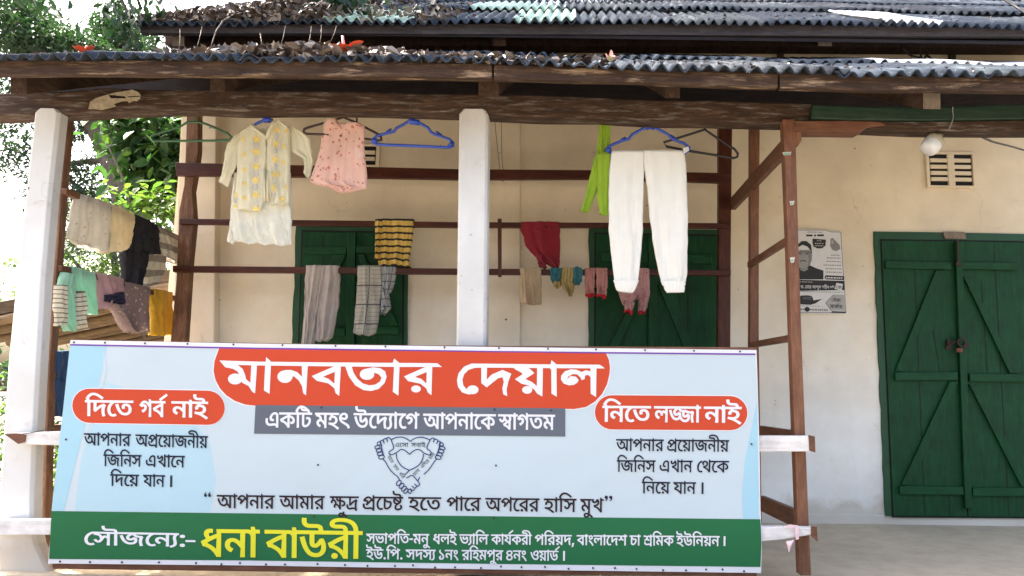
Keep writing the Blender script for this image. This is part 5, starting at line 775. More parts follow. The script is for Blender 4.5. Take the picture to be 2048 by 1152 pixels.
bpoly([(103, 1022), (812, 1030.5), (1521, 1038.5), (1523, 1085), (1521, 1134), (1000, 1128), (500, 1121), (98, 1118), (101, 1060)], 2, 'green_band', 'green')
hp = [(438, 697), (429, 722), (427, 742), (431, 760), (440, 777), (453, 791), (470, 802), (490, 809), (514, 812), (800, 815), (1148, 818), (1172, 814), (1190, 803), (1204, 788), (1214, 769), (1219, 748), (1220, 735), (1218, 720), (1212, 706.5), (1000, 704.5), (700, 700.5)]
bpoly([(x + (-2 if x < 600 else 2 if x > 1100 else 0), y + (2 if y > 760 else 0)) for x, y in hp], 3, 'panel_outline', 'white')
bpoly(hp, 4, 'headline_panel', 'orange')
bpoly([(511, 810), (1130.5, 816.5), (1130.5, 873), (508, 867.3)], 5, 'slogan_panel', 'grey')
bpoly(pill(143, 451, 811, 816, 36, 0), 3, 'panel_outline', 'white'); bpoly(pill(144.5, 449.5, 811, 816, 34.2, 0), 4, 'slogan_panel', 'orange')
bpoly(pill(1188, 1496.5, 824.5, 826.5, 36, 0), 3.5, 'panel_outline', 'white'); bpoly(pill(1189.8, 1494.8, 824.5, 826.5, 34.2, 0), 4.5, 'slogan_panel', 'orange')

# lettering from stored letter outlines
def area(c): return sum(c[i][0] * c[(i + 1) % len(c)][1] - c[(i + 1) % len(c)][0] * c[i][1] for i in range(len(c))) / 2
def inside(p, c):
    r = False; x, y = p
    for i in range(len(c)):
        (x1, y1), (x2, y2) = c[i], c[(i + 1) % len(c)]
        if (y1 > y) != (y2 > y) and x < (x2 - x1) * (y - y1) / (y2 - y1) + x1: r = not r
    return r
def fatten(c, ex, ey):
    n = len(c); o = []
    for i in range(n):
        ax, ay = c[i - 1]; bx, by = c[i]; cx, cy = c[(i + 1) % n]
        d1 = math.hypot(bx - ax, by - ay) or 1; d2 = math.hypot(cx - bx, cy - by) or 1
        n1 = (-(by - ay) / d1, (bx - ax) / d1); n2 = (-(cy - by) / d2, (cx - bx) / d2)
        mx, my = n1[0] + n2[0], n1[1] + n2[1]; l2 = mx * mx + my * my
        k = 2 / max(l2, 0.8)
        o.append((bx + mx * k * ex, by + my * k * ey))
    return o
def fill_union(cs):
    """fill closed outlines by the non-zero rule; overlapping outlines merge"""
    pts = []; edges = []
    for c in cs:
        b = len(pts); pts += [Vector(p) for p in c]; edges += [(b + i, b + (i + 1) % len(c)) for i in range(len(c))]
    ov, oe, of, *_ = delaunay_2d_cdt(pts, edges, [], 0, 1e-3)
    out = []
    for f in of:
        x = sum(ov[i].x for i in f) / len(f); y = sum(ov[i].y for i in f) / len(f); w_ = 0
        for c in cs:
            for i in range(len(c)):
                (x1, y1), (x2, y2) = c[i - 1], c[i]
                if (y1 <= y) != (y2 <= y):
                    xx = x1 + (y - y1) * (x2 - x1) / (y2 - y1)
                    if xx > x: w_ += 1 if y2 > y1 else -1
        if w_: out.append(list(f))
    return ov, out
def letters(words, mapf, mat, name, par, layer0, ex=0, ey=0):
    """words: list of (word, mapping args); every word's glyph outlines are filled and placed on the sheet"""
    mb = MB()
    for wd, args in words:
        x0, x1, gl = WD[wd]
        cs = []
        k = 0.25 if wd in '।' else 1.0
        for it in gl.split():
            gid, gx = (int(q) for q in it.split('@'))
            for c in GL[gid].split('|'):
                c = [tuple(int(v) for v in p.split(',')) for p in c.split()]
                if ex or ey: c = fatten(c, ex * k, ey * k)
                cs.append([(x + gx, y) for x, y in c])
        pts, tris = fill_union(cs)
        mb.add([mapf((p[0] - x0) / (x1 - x0), p[1], args, layer0) for p in pts], tris)
    return mb.build(name, mat, par, fix=True)
def onbanner(u, gy, a, L):
    x0, x1, y0, y1, h = a
    return P(x0 + (x1 - x0) * u - 0.012 * (622 - gy) / 622 * h, y0 + (y1 - y0) * u + (622 - gy) / 622 * h, BY - 0.0005 * L)
def line(words, yl, yr, h, mat, name, ex, ey, layer=7):
    xa = words[0][1]; xb = words[-1][2]
    sl = (yr - yl) / (xb - xa)
    letters([(w, (a, b, yl + sl * (a - xa), yl + sl * (b - xa), h)) for w, a, b in words], onbanner, B[mat], name, bn, layer, ex, ey)
line([('দিতে', 171, 265.5), ('গর্ব', 280, 334), ('নাই', 344, 415)], 800.5, 804, 31, 'white', 'lettering', 26, 14)
line([('নিতে', 1206, 1301), ('লজ্জা', 1309, 1401), ('নাই', 1409, 1482)], 812, 814.3, 31, 'white', 'lettering', 26, 14)
line([('একটি', 532, 623.5), ('মহৎ', 631, 699), ('উদ্যোগে', 708, 838), ('আপনাকে', 847, 991), ('স্বাগতম', 997, 1109.5)], 825, 830, 29.5, 'white', 'lettering', 22, 12)
line([('আপনার', 168, 261), ('অপ্রয়োজনীয়', 271, 415.5)], 866.5, 872.5, 23.5, 'ink', 'lettering', 14, 7)
line([('জিনিস', 207, 282.5), ('এখানে', 292, 369.5)], 909, 912, 23, 'ink', 'lettering', 14, 7)
line([('দিয়ে', 220.5, 277.5), ('যান', 286.5, 329.5), ('।', 340.5, 344)], 948.5, 951, 23, 'ink', 'lettering', 14, 7)
line([('আপনার', 1232.5, 1327.5), ('প্রয়োজনীয়', 1335, 1458)], 878.3, 880.5, 23, 'ink', 'lettering', 14, 7)
line([('জিনিস', 1234, 1311), ('এখান', 1320, 1385), ('থেকে', 1395, 1458)], 920.5, 922, 23, 'ink', 'lettering', 14, 7)
line([('নিয়ে', 1284, 1340), ('যান', 1347, 1392), ('।', 1403.5, 1407)], 963.5, 965, 23, 'ink', 'lettering', 14, 7)
line([('আপনার', 434, 549), ('আমার', 559, 649), ('ক্ষুদ্র', 660, 717), ('প্রচেষ্ট', 726, 806), ('হতে', 817, 882), ('পারে', 893.5, 961.7), ('অপরের', 971, 1078.5), ('হাসি', 1088, 1152.6), ('মুখ', 1161, 1207)], 990, 998.5, 26, 'brownink', 'lettering', 15, 7)
def quote(cx, cy, s_, flip):
    q = []
    for dx in (0, 9.5):
        body = [(3.4 * math.cos(t_), 3.4 * math.sin(t_)) for t_ in [i * math.pi / 8 for i in range(16)]]
        tail = [(-3.4, 0), (-3.2, -3.2), (-1.2, -6.6), (1.8, -8), (2.4, -6.8), (0.4, -5.2), (-0.4, -3), (0, 0)]
        for c in (body, tail): q.append([(cx + s_ * (dx + (-x if flip else x)), cy + s_ * (-y if flip else y)) for x, y in c])
    ov, tris = fill_union([c if area(c) > 0 else c[::-1] for c in q])
    mb = MB(); mb.add([P(p.x, p.y, BY - 0.0005 * 7) for p in ov], tris); mb.build('quotation_mark', B['ink'], bn)
quote(411, 991, 0.85, False); quote(1212.5, 994.5, 0.95, True)
line([('সৌজন্যে', 170, 357), (':', 361, 369)], 1063.5, 1067, 26, 'white', 'lettering', 20, 12)
bpoly([(371, 1080), (391, 1080.4), (391, 1084.4), (371, 1084)], 7, 'dash', 'white')
line([('ধনা', 404, 518), ('বাউরী', 531, 723.5)], 1058.5, 1063, 54, 'yellow', 'lettering', 24, 9)
line([('সভাপতি-মনু', 733, 860), ('ধলই', 866.7, 913.4), ('ভ্যালি', 919, 976.7), ('কার্যকরী', 982.6, 1063.4), ('পরিয়দ,', 1070, 1148), ('বাংলাদেশ', 1154, 1254), ('চা', 1259.7, 1281), ('শ্রমিক', 1287.8, 1347.7), ('ইউনিয়ন', 1353, 1439), ('।', 1447.5, 1450.8)], 1067.5, 1072.5, 19.5, 'white', 'lettering', 22, 12)
line([('ইউ.পি.', 732.6, 804.5), ('সদস্য', 812, 871), ('১নং', 878.6, 916.8), ('রহিমপুর', 924, 1006), ('৪নং', 1013, 1053), ('ওয়ার্ড', 1061.6, 1119), ('।', 1126.5, 1129.8)], 1098.5, 1102, 19.5, 'white', 'lettering', 22, 12)
# headline, letter by letter
def el(cx, cy, rx, ry, n=22): return arc(cx, cy, rx, ry, 0, 360 - 360 / n, n - 1)
HA = [[(80, 132), (440, 142), (1000, 148), (1550, 152), (1940, 155), (1980, 188), (1550, 187), (1000, 182), (440, 175), (132, 168)],
      [(80, 132), (130, 190), (195, 203), (238, 228), (252, 265), (275, 322), (330, 350), (360, 400), (385, 412), (402, 165), (352, 165), (345, 322), (308, 292), (300, 255), (280, 205), (235, 168)], el(215, 290, 62, 47),
      [(478, 102), (522, 142), (508, 418), (460, 388), (470, 175), (476, 150)], [(600, 235), (640, 213), (695, 213), (745, 232), (785, 272), (783, 170), (835, 170), (820, 430), (795, 412), (785, 350), (755, 300), (720, 270), (690, 262), (690, 300), (640, 300)], el(640, 270, 65, 54),
      [(868, 265), (1068, 178), (1068, 228), (965, 270), (905, 300)], [(868, 265), (965, 270), (1010, 288), (1062, 330), (1065, 372), (1010, 328), (910, 305)], [(1068, 170), (1118, 170), (1103, 435), (1072, 412), (1060, 365)],
      [(1150, 172), (1160, 200), (1185, 268), (1240, 345), (1310, 385), (1375, 393), (1440, 375), (1490, 325), (1508, 270), (1495, 225), (1455, 198), (1395, 190), (1330, 203), (1340, 240), (1398, 236), (1438, 248), (1464, 278), (1450, 312), (1410, 338), (1360, 344), (1305, 328), (1258, 288), (1225, 235), (1206, 172)], el(1340, 250, 62, 48),
      [(1572, 115), (1615, 152), (1618, 170), (1608, 432), (1560, 400), (1570, 190), (1555, 160)],
      [(1655, 268), (1850, 182), (1850, 230), (1750, 272), (1690, 303)], [(1655, 268), (1750, 272), (1800, 288), (1850, 330), (1852, 375), (1795, 330), (1690, 308)], [(1850, 172), (1898, 172), (1890, 428), (1858, 405), (1846, 372)], el(1758, 375, 42, 30)]
HB = [[(520, 158), (1190, 165), (1230, 165), (1620, 168), (1665, 200), (1250, 198), (610, 193), (545, 196)],
      [(600, 160), (525, 158), (460, 185), (415, 240), (400, 300), (410, 360), (445, 405), (500, 422), (550, 415), (490, 385), (455, 345), (448, 295), (462, 250), (500, 212), (560, 193), (600, 192)], el(535, 382, 50, 38),
      [(608, 185), (658, 185), (655, 295), (700, 250), (790, 212), (865, 245), (840, 310), (825, 380), (830, 437), (795, 420), (788, 370), (800, 315), (790, 275), (750, 285), (700, 325), (655, 362), (608, 325)],
      [(870, 185), (905, 212), (950, 235), (960, 250), (895, 292), (950, 330), (1010, 345), (1060, 380), (1085, 415), (1130, 440), (1135, 185), (1085, 185), (1082, 350), (1040, 315), (985, 290), (1062, 240), (1025, 205), (990, 185)], el(1000, 383, 43, 33),
      [(1207, 128), (1250, 165), (1253, 442), (1207, 415), (1205, 215), (1190, 185), (1200, 165)],
      [(1440, 298), (1415, 270), (1370, 265), (1342, 290), (1350, 270), (1390, 248), (1430, 252), (1460, 285), (1462, 300), (1490, 292), (1495, 260), (1520, 255), (1542, 275), (1542, 225), (1500, 215), (1465, 230), (1420, 210), (1370, 208), (1320, 225), (1290, 262), (1288, 295), (1310, 328), (1355, 345), (1400, 340), (1430, 320)],
      [(1540, 185), (1592, 185), (1588, 445), (1542, 415)]]
for (H, ox) in ((HA, 420), (HB, 820)):
    mb = MB()
    ov, tris = fill_union([c if area(c) > 0 else c[::-1] for c in H])
    mb.add([P(ox + p.x / 4.267, 690 + p.y / 4.267, BY - 0.0005 * 6) for p in ov], tris)
    mb.build('headline_lettering', B['white'], bn)
# emblem: three clasped arms forming a heart
def stroke(mb, pts, wd, lay, closed=False, sm=True):
    if sm:
        for _ in range(2):
            q = []
            n = len(pts)
            for i in range(n if closed else n - 1):
                a = pts[i]; b = pts[(i + 1) % n]
                q += [(a[0] * .75 + b[0] * .25, a[1] * .75 + b[1] * .25), (a[0] * .25 + b[0] * .75, a[1] * .25 + b[1] * .75)]
            pts = q if closed else [pts[0]] + q + [pts[-1]]
    n = len(pts); L = []; Rr = []
    for i in range(n):
        a = pts[i - 1] if (i > 0 or closed) else pts[i]; b = pts[(i + 1) % n] if (i < n - 1 or closed) else pts[i]
        d = math.hypot(b[0] - a[0], b[1] - a[1]) or 1; nx, ny = -(b[1] - a[1]) / d * wd / 2, (b[0] - a[0]) / d * wd / 2
        L.append((pts[i][0] + nx, pts[i][1] + ny)); Rr.append((pts[i][0] - nx, pts[i][1] - ny))
    f = lambda p: P(700 + p[0] / 7.877, 860 + p[1] / 7.877, BY - 0.0005 * lay)
    for i in range(n if closed else n - 1):
        j = (i + 1) % n; mb.add([f(L[i]), f(L[j]), f(Rr[j]), f(Rr[i])], [[0, 1, 2, 3]])
em = MB(); LW = 15
ST = [([(655, 150), (720, 118), (800, 108), (870, 125), (920, 155), (950, 182)], 0), ([(950, 182), (1000, 140), (1060, 118), (1130, 112), (1200, 130), (1255, 155)], 0),
      ([(500, 230), (490, 260), (530, 410)], 0), ([(640, 140), (700, 290), (640, 325), (610, 350), (620, 385), (660, 392), (720, 362), (770, 330), (790, 310)], 0),
      ([(790, 310), (830, 305), (880, 330), (940, 385)], 0), ([(940, 385), (990, 335), (1050, 305), (1105, 312), (1140, 345)], 0),
      ([(1265, 150), (1195, 290), (1260, 325), (1282, 355), (1265, 395), (1225, 392), (1160, 362), (1110, 318)], 0),
      ([(728, 370), (735, 460), (790, 550), (850, 600), (930, 632)], 0), ([(1155, 375), (1152, 440), (1115, 520), (1050, 585), (935, 632), (860, 710)], 0),
      ([(520, 455), (570, 520), (620, 620), (700, 700), (755, 735), (780, 790)], 0), ([(1365, 455), (1310, 520), (1250, 620), (1160, 700)], 0), ([(1098, 740), (1070, 800)], 0),
      ([(885, 755), (920, 745), (975, 700), (1060, 795), (1098, 850), (1080, 885), (1050, 885), (1015, 845)], 0), ([(1050, 890), (1020, 925), (975, 880)], 0), ([(1020, 930), (985, 965), (950, 920)], 0),
      ([(640, 140), (605, 112), (575, 130), (590, 190)], 0), ([(575, 135), (540, 138), (520, 160), (540, 215)], 0), ([(520, 160), (485, 165), (475, 195), (495, 240)], 0),
      ([(1265, 150), (1300, 120), (1335, 140), (1312, 195)], 0), ([(1335, 145), (1375, 150), (1385, 175), (1360, 220)], 0), ([(1385, 175), (1420, 180), (1430, 205), (1400, 250)], 0), ([(1410, 240), (1400, 300), (1360, 410)], 0)]
for pts, cl in ST: stroke(em, pts, LW, 7)
for (cx, cy, rx, ry, an) in ((458, 212, 30, 26, -30), (432, 270, 42, 26, -18), (455, 322, 44, 26, -16), (473, 375, 44, 26, -14), (495, 428, 46, 30, -12),
                             (1440, 225, 32, 26, 30), (1455, 285, 44, 26, 16), (1435, 335, 44, 26, 14), (1412, 385, 44, 26, 14), (1388, 432, 46, 30, 12),
                             (768, 835, 30, 48, 40), (812, 880, 28, 48, 42), (850, 925, 28, 48, 42), (880, 960, 26, 44, 35), (940, 965, 26, 34, -10)):
    ca, sa = math.cos(R(an)), math.sin(R(an))
    pts = [(cx + rx * math.cos(q) * ca - ry * math.sin(q) * sa, cy + rx * math.cos(q) * sa + ry * math.sin(q) * ca) for q in [i * math.pi / 8 for i in range(16)]]
    stroke(em, pts, LW, 7.3, True, False)
em.build('hands_emblem', B['blueink'], bn)
def onslant(u, gy, a, L):
    (ax, ay), (bx, by), h = a; d = math.hypot(bx - ax, by - ay); nx, ny = -(by - ay) / d, (bx - ax) / d
    k = (622 - gy) / 622 * h; x = ax + (bx - ax) * u + nx * k; y = ay + (by - ay) * u + ny * k
    return P(700 + x / 7.877, 860 + y / 7.877, BY - 0.0005 * L)
letters([('এসো', ((708, 203), (920, 205), 62)), ('সবাই', ((962, 205), (1190, 207), 62))], onslant, B['ink'], 'emblem_lettering', bn, 8, 2, 0)
letters([('হাতে', ((628, 392), (690, 500), 50)), ('হাত', ((712, 535), (775, 620), 50)), ('ধরি', ((800, 660), (870, 735), 50))], onslant, B['ink'], 'emblem_lettering', bn, 8, 2, 0)
letters([('চলো', ((985, 690), (1075, 605), 50)), ('এগিয়ে', ((1105, 570), (1220, 455), 50)), ('চলি', ((1235, 435), (1310, 355), 50))], onslant, B['ink'], 'emblem_lettering', bn, 8, 2, 0)
# nails along the hems and on the face
nm = MB(); nm.lathe((0, 0.0, 0), (0, -1, 0), [(0, 0.0042), (0.002, 0.0042), (0.0032, 0.002)], 8)
first = None
spots = [(x, 689.5 - 5 + (x - 140) * 0.0137) for x in (148, 210, 290, 375, 467, 565, 671, 771, 889, 998, 1096, 1192, 1290, 1388, 1480)]
spots += [(x, 1123 + (x - 100) * 0.0127 + random.uniform(-2, 2)) for x in (120, 180, 244, 318, 392, 443, 480, 532, 570, 635, 690, 735, 790, 826, 870, 910, 962, 1002, 1043, 1090, 1137, 1186, 1230, 1273, 1326, 1372, 1412, 1445, 1488)]
spots += [(132, 879), (636, 930), (992, 931), (1503, 888), (627, 1033), (987, 1036), (643, 815), (989, 819), (1102, 821)]
for (x, y) in spots:
    p = P(x, y, BY - 0.0045 if 700 < y < 1118 else BY - 0.0005)
    if first is None: first = nm.build('nail', M['iron'], None); first.parent = bn; q = first
    else: q = first.copy(); C.objects.link(q); q.parent = bn
    q.location = p - Vector(bn['_w'])
# timber the banner is nailed to
bf = thing('cross_planks', 'rough whitewashed cross planks and rails that the banner is nailed to', 'timber planks', tuple(P(820, 1140, 0.02)))
def plank(pts, Y, th, mat, name='plank', ends=()):
    mb = MB(); mb.pp(pts, Y, th); p = mb.build(name, M[mat], bf, bevel=0.004)
    for e, em_ in ends:
        k = MB(); k.pp(e, Y - 0.004, 0.0035); k.build('bare_end', M[em_], p, bevel=0.001)
plank([(30, 866), (160, 861), (800, 868), (1619, 872), (1620, 903), (1400, 905), (800, 904), (140, 892), (36, 888), (10, 869)], 0.010, 0.045, 'white_plank', ends=(([(8, 868), (34, 866), (52, 870), (50, 884), (36, 888)], 'raw_x'), ([(1617, 870), (1630, 873), (1631, 905), (1619, 902)], 'rung')))
plank([(-30, 1040), (160, 1039), (800, 1046), (1520, 1053), (1632, 1056), (1622, 1070), (1560, 1080), (1520, 1083), (800, 1078), (140, 1069), (-30, 1072)], 0.010, 0.045, 'white_plank', ends=(([(1622, 1052), (1634, 1054), (1636, 1084), (1622, 1072)], 'rung'),))
plank([(140, 679.5), (210, 681), (820, 690.5), (1514, 694.5), (1514, 701), (820, 697), (210, 687), (140, 685)], 0.007, 0.045, 'raw_x', 'top_rail')
plank([(104, 1125), (700, 1131), (1514, 1141), (1514, 1153), (700, 1146), (104, 1138)], 0.010, 0.04, 'raw_x', 'bottom_rail')
# scrap of pale pink cloth tied round the lower plank
ps = thing('cloth_scrap', 'torn scrap of pale pink cloth tied round the lower white plank end', 'cloth scrap', tuple(P(1575, 1080, 0)))
mb = MB(); mb.pp([(1568, 1052), (1580, 1049), (1597, 1051), (1598, 1078), (1592, 1080), (1590, 1054), (1572, 1054)], -0.004, 0.003)
mb.add([P(1572, 1083, 0.0), P(1588, 1080, -0.004), P(1578, 1106, -0.006), P(1580, 1092, -0.014)], [[0, 3, 2], [3, 1, 2], [0, 1, 3]]); 
mb.build('scrap', plain('pale pink cloth', (0.72, 0.5, 0.52), 0.85), ps)

# ------------------------------------------------------------------ garments and hangers
def lerp_rows(rows, n):
    L = [0]
    for a, b in zip(rows, rows[1:]):
        L.append(L[-1] + 0.5 * (math.hypot(a[0] - b[0], a[1] - b[1]) + math.hypot(a[2] - b[2], a[3] - b[3])))
    out = []
    for k in range(n + 1):
        s = L[-1] * k / n; i = 0
        while i < len(L) - 2 and s > L[i + 1]: i += 1
        f = (s - L[i]) / (L[i + 1] - L[i]) if L[i + 1] > L[i] else 0
        out.append(tuple(rows[i][q] + (rows[i + 1][q] - rows[i][q]) * f for q in range(4)))
    return out
class Cloth:
    """A hanging piece: soft-edged tube of cloth (front and back layer) between its left and right outline."""
    def __init__(s, rows, mapf, nrm, bulge=0.02, amp=0.010, freq=3.0, ph=None, back=1.0, nx=36, ny=44, flat=0.2, lean=0.0):
        s.rows = lerp_rows(rows, ny); s.mapf = mapf; s.n = Vector(nrm); s.bulge = bulge; s.amp = amp; s.freq = freq
        s.ph = random.uniform(0, 6) if ph is None else ph; s.nx = nx; s.ny = ny; s.back = back; s.flat = flat; s.lean = lean
    def disp(s, u, t):
        e = max(0.0, math.sin(math.pi * min(1, max(0, u)))) ** s.flat
        w_ = 2 * math.pi * s.freq * u + s.ph + 0.9 * math.sin(1.7 * t + s.ph) + 1.2 * noise.noise((u * 2, t * 2, s.ph))
        f = 0.6 * (1 - 2 * abs(math.sin(w_ / 2)) ** 0.8) + 0.3 * math.sin(2.3 * w_ - 2 * t) + 0.7 * noise.noise((u * 4, t * 4, s.ph)) + 0.35 * noise.noise((u * 11, t * 9, s.ph + 9))
        return e * (s.bulge + s.amp * f * (0.3 + 0.7 * t)) + s.lean * t
    def pt(s, u, t, side=1):
        k = min(s.ny, max(0, t * s.ny)); i = min(int(k), s.ny - 1); f = k - i
        r = [s.rows[i][q] + (s.rows[i + 1][q] - s.rows[i][q]) * f for q in range(4)]
        x = r[0] + (r[2] - r[0]) * u; y = r[1] + (r[3] - r[1]) * u
        wv = 1.8 * noise.noise((t * 9, s.ph, 0)) * (1 if 0.02 < t else 0)
        hem = (min(1.6, s.amp * 90) * math.sin(6.28 * s.freq * u + s.ph)) * (t ** 6)
        p = Vector(s.mapf(x + wv * (1 - 2 * u), y + hem))
        return p + s.n * (s.disp(u, t) if side > 0 else -s.back * s.disp(u, t) * 0.9 + s.lean * t * 1.9)
    def add(s, mb):
        nx, ny = s.nx, s.ny; vs = []; fs = []; uv = []
        ring = [(i / nx, 1) for i in range(nx + 1)] + [(i / nx, -1) for i in range(nx - 1, 0, -1)]
        m = len(ring); w0 = (Vector(s.mapf(s.rows[ny // 2][2], s.rows[ny // 2][3])) - Vector(s.mapf(s.rows[ny // 2][0], s.rows[ny // 2][1]))).length
        h0 = (Vector(s.mapf(*s.rows[-1][:2])) - Vector(s.mapf(*s.rows[0][:2]))).length
        for k in range(ny + 1):
            for (u, sd_) in ring:
                vs.append(s.pt(u, k / ny, sd_)); uv.append(((u if sd_ > 0 else u + 0.37) * w0, k / ny * h0))
        for k in range(ny):
            for i in range(m): fs.append([k * m + i, k * m + (i + 1) % m, (k + 1) * m + (i + 1) % m, (k + 1) * m + i])
        # close the top
        for i in range(nx - 1 + 0):
            a = i; b = i + 1; c = (m - i - 1) % m; d = (m - i) % m
            if len({a, b, c, d}) == 4: fs.append([a, b, c, d])
            elif len({a, b, c, d}) == 3: fs.append([q for j, q in enumerate((a, b, c, d)) if q not in (a, b, c, d)[:j]])
        mb.add(vs, fs, uv); return s
    def uvt(s, px, py):
        ys = [(r[1] + r[3]) / 2 for r in s.rows]; t = 0
        for i in range(s.ny):
            if ys[i] <= py <= ys[i + 1]: t = (i + (py - ys[i]) / max(1e-6, ys[i + 1] - ys[i])) / s.ny
        if py > ys[-1]: t = 1
        k = t * s.ny; i = min(int(k), s.ny - 1); f = k - i
        a = s.rows[i][0] + (s.rows[i + 1][0] - s.rows[i][0]) * f; b = s.rows[i][2] + (s.rows[i + 1][2] - s.rows[i][2]) * f
        return (px - a) / (b - a), t
def conv(ox, oy, sc, rows):
    """rows given as (y, xl, xr) or (xl, yl, xr, yr) in an enlarged view of the photo"""
    o = []
    for r in rows:
        if len(r) == 3: r = (r[1], r[0], r[2], r[0])
        o.append((ox + r[0] / sc, oy + r[1] / sc, ox + r[2] / sc, oy + r[3] / sc))
    return o
def YM(Y): return (lambda x, y: P(x, y, Y))
def piece(name, mat, par, specs, smooth=True, more=None):
    mb = MB(); cl = []
    for sp in specs: cl.append(Cloth(**sp).add(mb))
    if more: more(mb, cl[0])
    mb.build(name, mat, par, smooth=True, fix=not more); return cl
def hanger(label, strokes, Y, r, mat, group=None, name='clothes_hanger'):
    allp = [p for s_ in strokes for p in s_[0]]
    c = P(sum(p[0] for p in allp) / len(allp), max(p[1] for p in allp), Y)
    o = thing(name, label, 'clothes hanger', tuple(c), group)
    for nm_, sel in (('hook', 0), ('body', 1)):
        mb = MB()
        for i, (pts, closed, rr) in enumerate(strokes):
            if (i == 0) == (sel == 0):
                mb.tube([P(x, y, Y + 0.002 * ((j * 7) % 3 - 1)) for j, (x, y) in enumerate(pts)], rr or r, 8, closed)
        mb.build(nm_, mat, o, smooth=True)
    return o
HY = 0.20
M['blue_plastic'] = plain('blue plastic', (0.025, 0.07, 0.42), 0.35, 0, 0.1, 20, 0.05)
M['black_plastic'] = plain('black plastic', (0.012, 0.009, 0.009), 0.4, 0, 0.2, 20, 0.05)
M['brown_plastic'] = plain('dark brown plastic', (0.028, 0.010, 0.009), 0.4, 0, 0.2, 20, 0.05)
M['green_plastic'] = plain('green plastic', (0.03, 0.10, 0.045), 0.4, 0, 0.2, 20, 0.05)
hanger('empty dark green clothes hanger beside the left end of the beam', [([(392, 224), (396, 230), (391, 237), (387, 243)], False, 0.0045), ([(376, 244), (397, 244), (412, 248), (435, 258), (455, 267), (463, 274), (458, 281), (400, 281.5), (330, 282), (307, 282), (302, 275), (308, 269), (340, 260), (362, 252)], True, 0.006)], HY, 0.006, M['green_plastic'])
hanger('blue clothes hanger holding the cream embroidered kurta', [([(524, 218), (526, 228), (528, 235), (532, 240)], False, 0.006), ([(506, 251), (520, 244), (530, 240), (545, 240)], False, 0.007), ([(506, 251), (498, 255)], False, 0.006), ([(526, 241), (530, 239.5), (541, 240)], False, 0.014)], HY, 0.006, M['blue_plastic'])
K3 = lambda pts: [(400 + x / 2.303, 200 + y / 2.303) for x, y in pts]
hanger('dark brown clothes hanger holding the pink sleeveless top', [(K3([(668, 40), (664, 55), (660, 80)]), False, 0.0055), (K3([(660, 80), (600, 98), (500, 126), (480, 134), (477, 147), (490, 156), (560, 158), (760, 178), (820, 187), (836, 183), (833, 168), (815, 155), (722, 106), (690, 92)]), True, 0.006), (K3([(722, 40), (722, 105)]), False, 0.0045)], HY, 0.006, M['brown_plastic'])
hanger('empty blue clothes hanger next to the middle white column', [(K3([(960, 48), (963, 70), (970, 82), (985, 95)]), False, 0.006), (K3([(985, 92), (965, 95), (940, 112), (905, 130), (893, 146), (862, 153), (815, 166), (800, 178), (800, 198), (815, 205), (1000, 212), (1150, 219), (1166, 212), (1166, 198), (1150, 182), (1105, 165), (1080, 158), (1064, 148), (1050, 128), (1005, 103)]), True, 0.007), (K3([(855, 155), (862, 145), (882, 133)]), False, 0.005), (K3([(1100, 165), (1112, 160), (1088, 145)]), False, 0.005), (K3([(962, 92), (975, 100), (1010, 104)]), False, 0.014), (K3([(802, 180), (804, 198)]), False, 0.015), (K3([(1150, 200), (1160, 210)]), False, 0.014)], HY, 0.006, M['blue_plastic'])
K4 = lambda pts: [(980 + x / 2.305, 200 + y / 2.305) for x, y in pts]
hanger('blue clothes hanger holding the white jogging trousers', [(K4([(753, 80), (750, 95), (748, 108), (740, 118)]), False, 0.006), (K4([(725, 124), (690, 140), (655, 160), (640, 180), (612, 187), (560, 208), (542, 220), (543, 238), (560, 243), (720, 247), (900, 246), (915, 232), (912, 214), (895, 200), (850, 184), (836, 176), (822, 160), (790, 142), (755, 125)]), True, 0.007), (K4([(602, 190), (608, 180), (625, 172)]), False, 0.005), (K4([(848, 184), (856, 178), (832, 162)]), False, 0.005), (K4([(720, 126), (740, 120), (760, 128)]), False, 0.014), (K4([(545, 222), (546, 238)]), False, 0.015), (K4([(910, 215), (912, 230)]), False, 0.014)], HY, 0.006, M['blue_plastic'])
hanger('empty black clothes hanger at the right end of the row', [(K4([(976, 86), (990, 106), (994, 118), (990, 136)]), False, 0.0055), (K4([(990, 136), (900, 165), (800, 196), (815, 215), (920, 235), (1125, 268), (1140, 262), (1143, 248), (1128, 228), (1050, 177)]), True, 0.006)], HY + 0.05, 0.006, M['black_plastic'])
# the rod the hangers hang on, behind the beam
mb = MB(); mb.tube([P(300, 206, HY + 0.0), P(900, 212, HY), P(1500, 226, HY)], 0.008, 8)
o = mb.build('hanging_rod', M['iron'], None); tag(o, 'thin iron rod behind the front beam carrying the clothes hangers', 'rod')

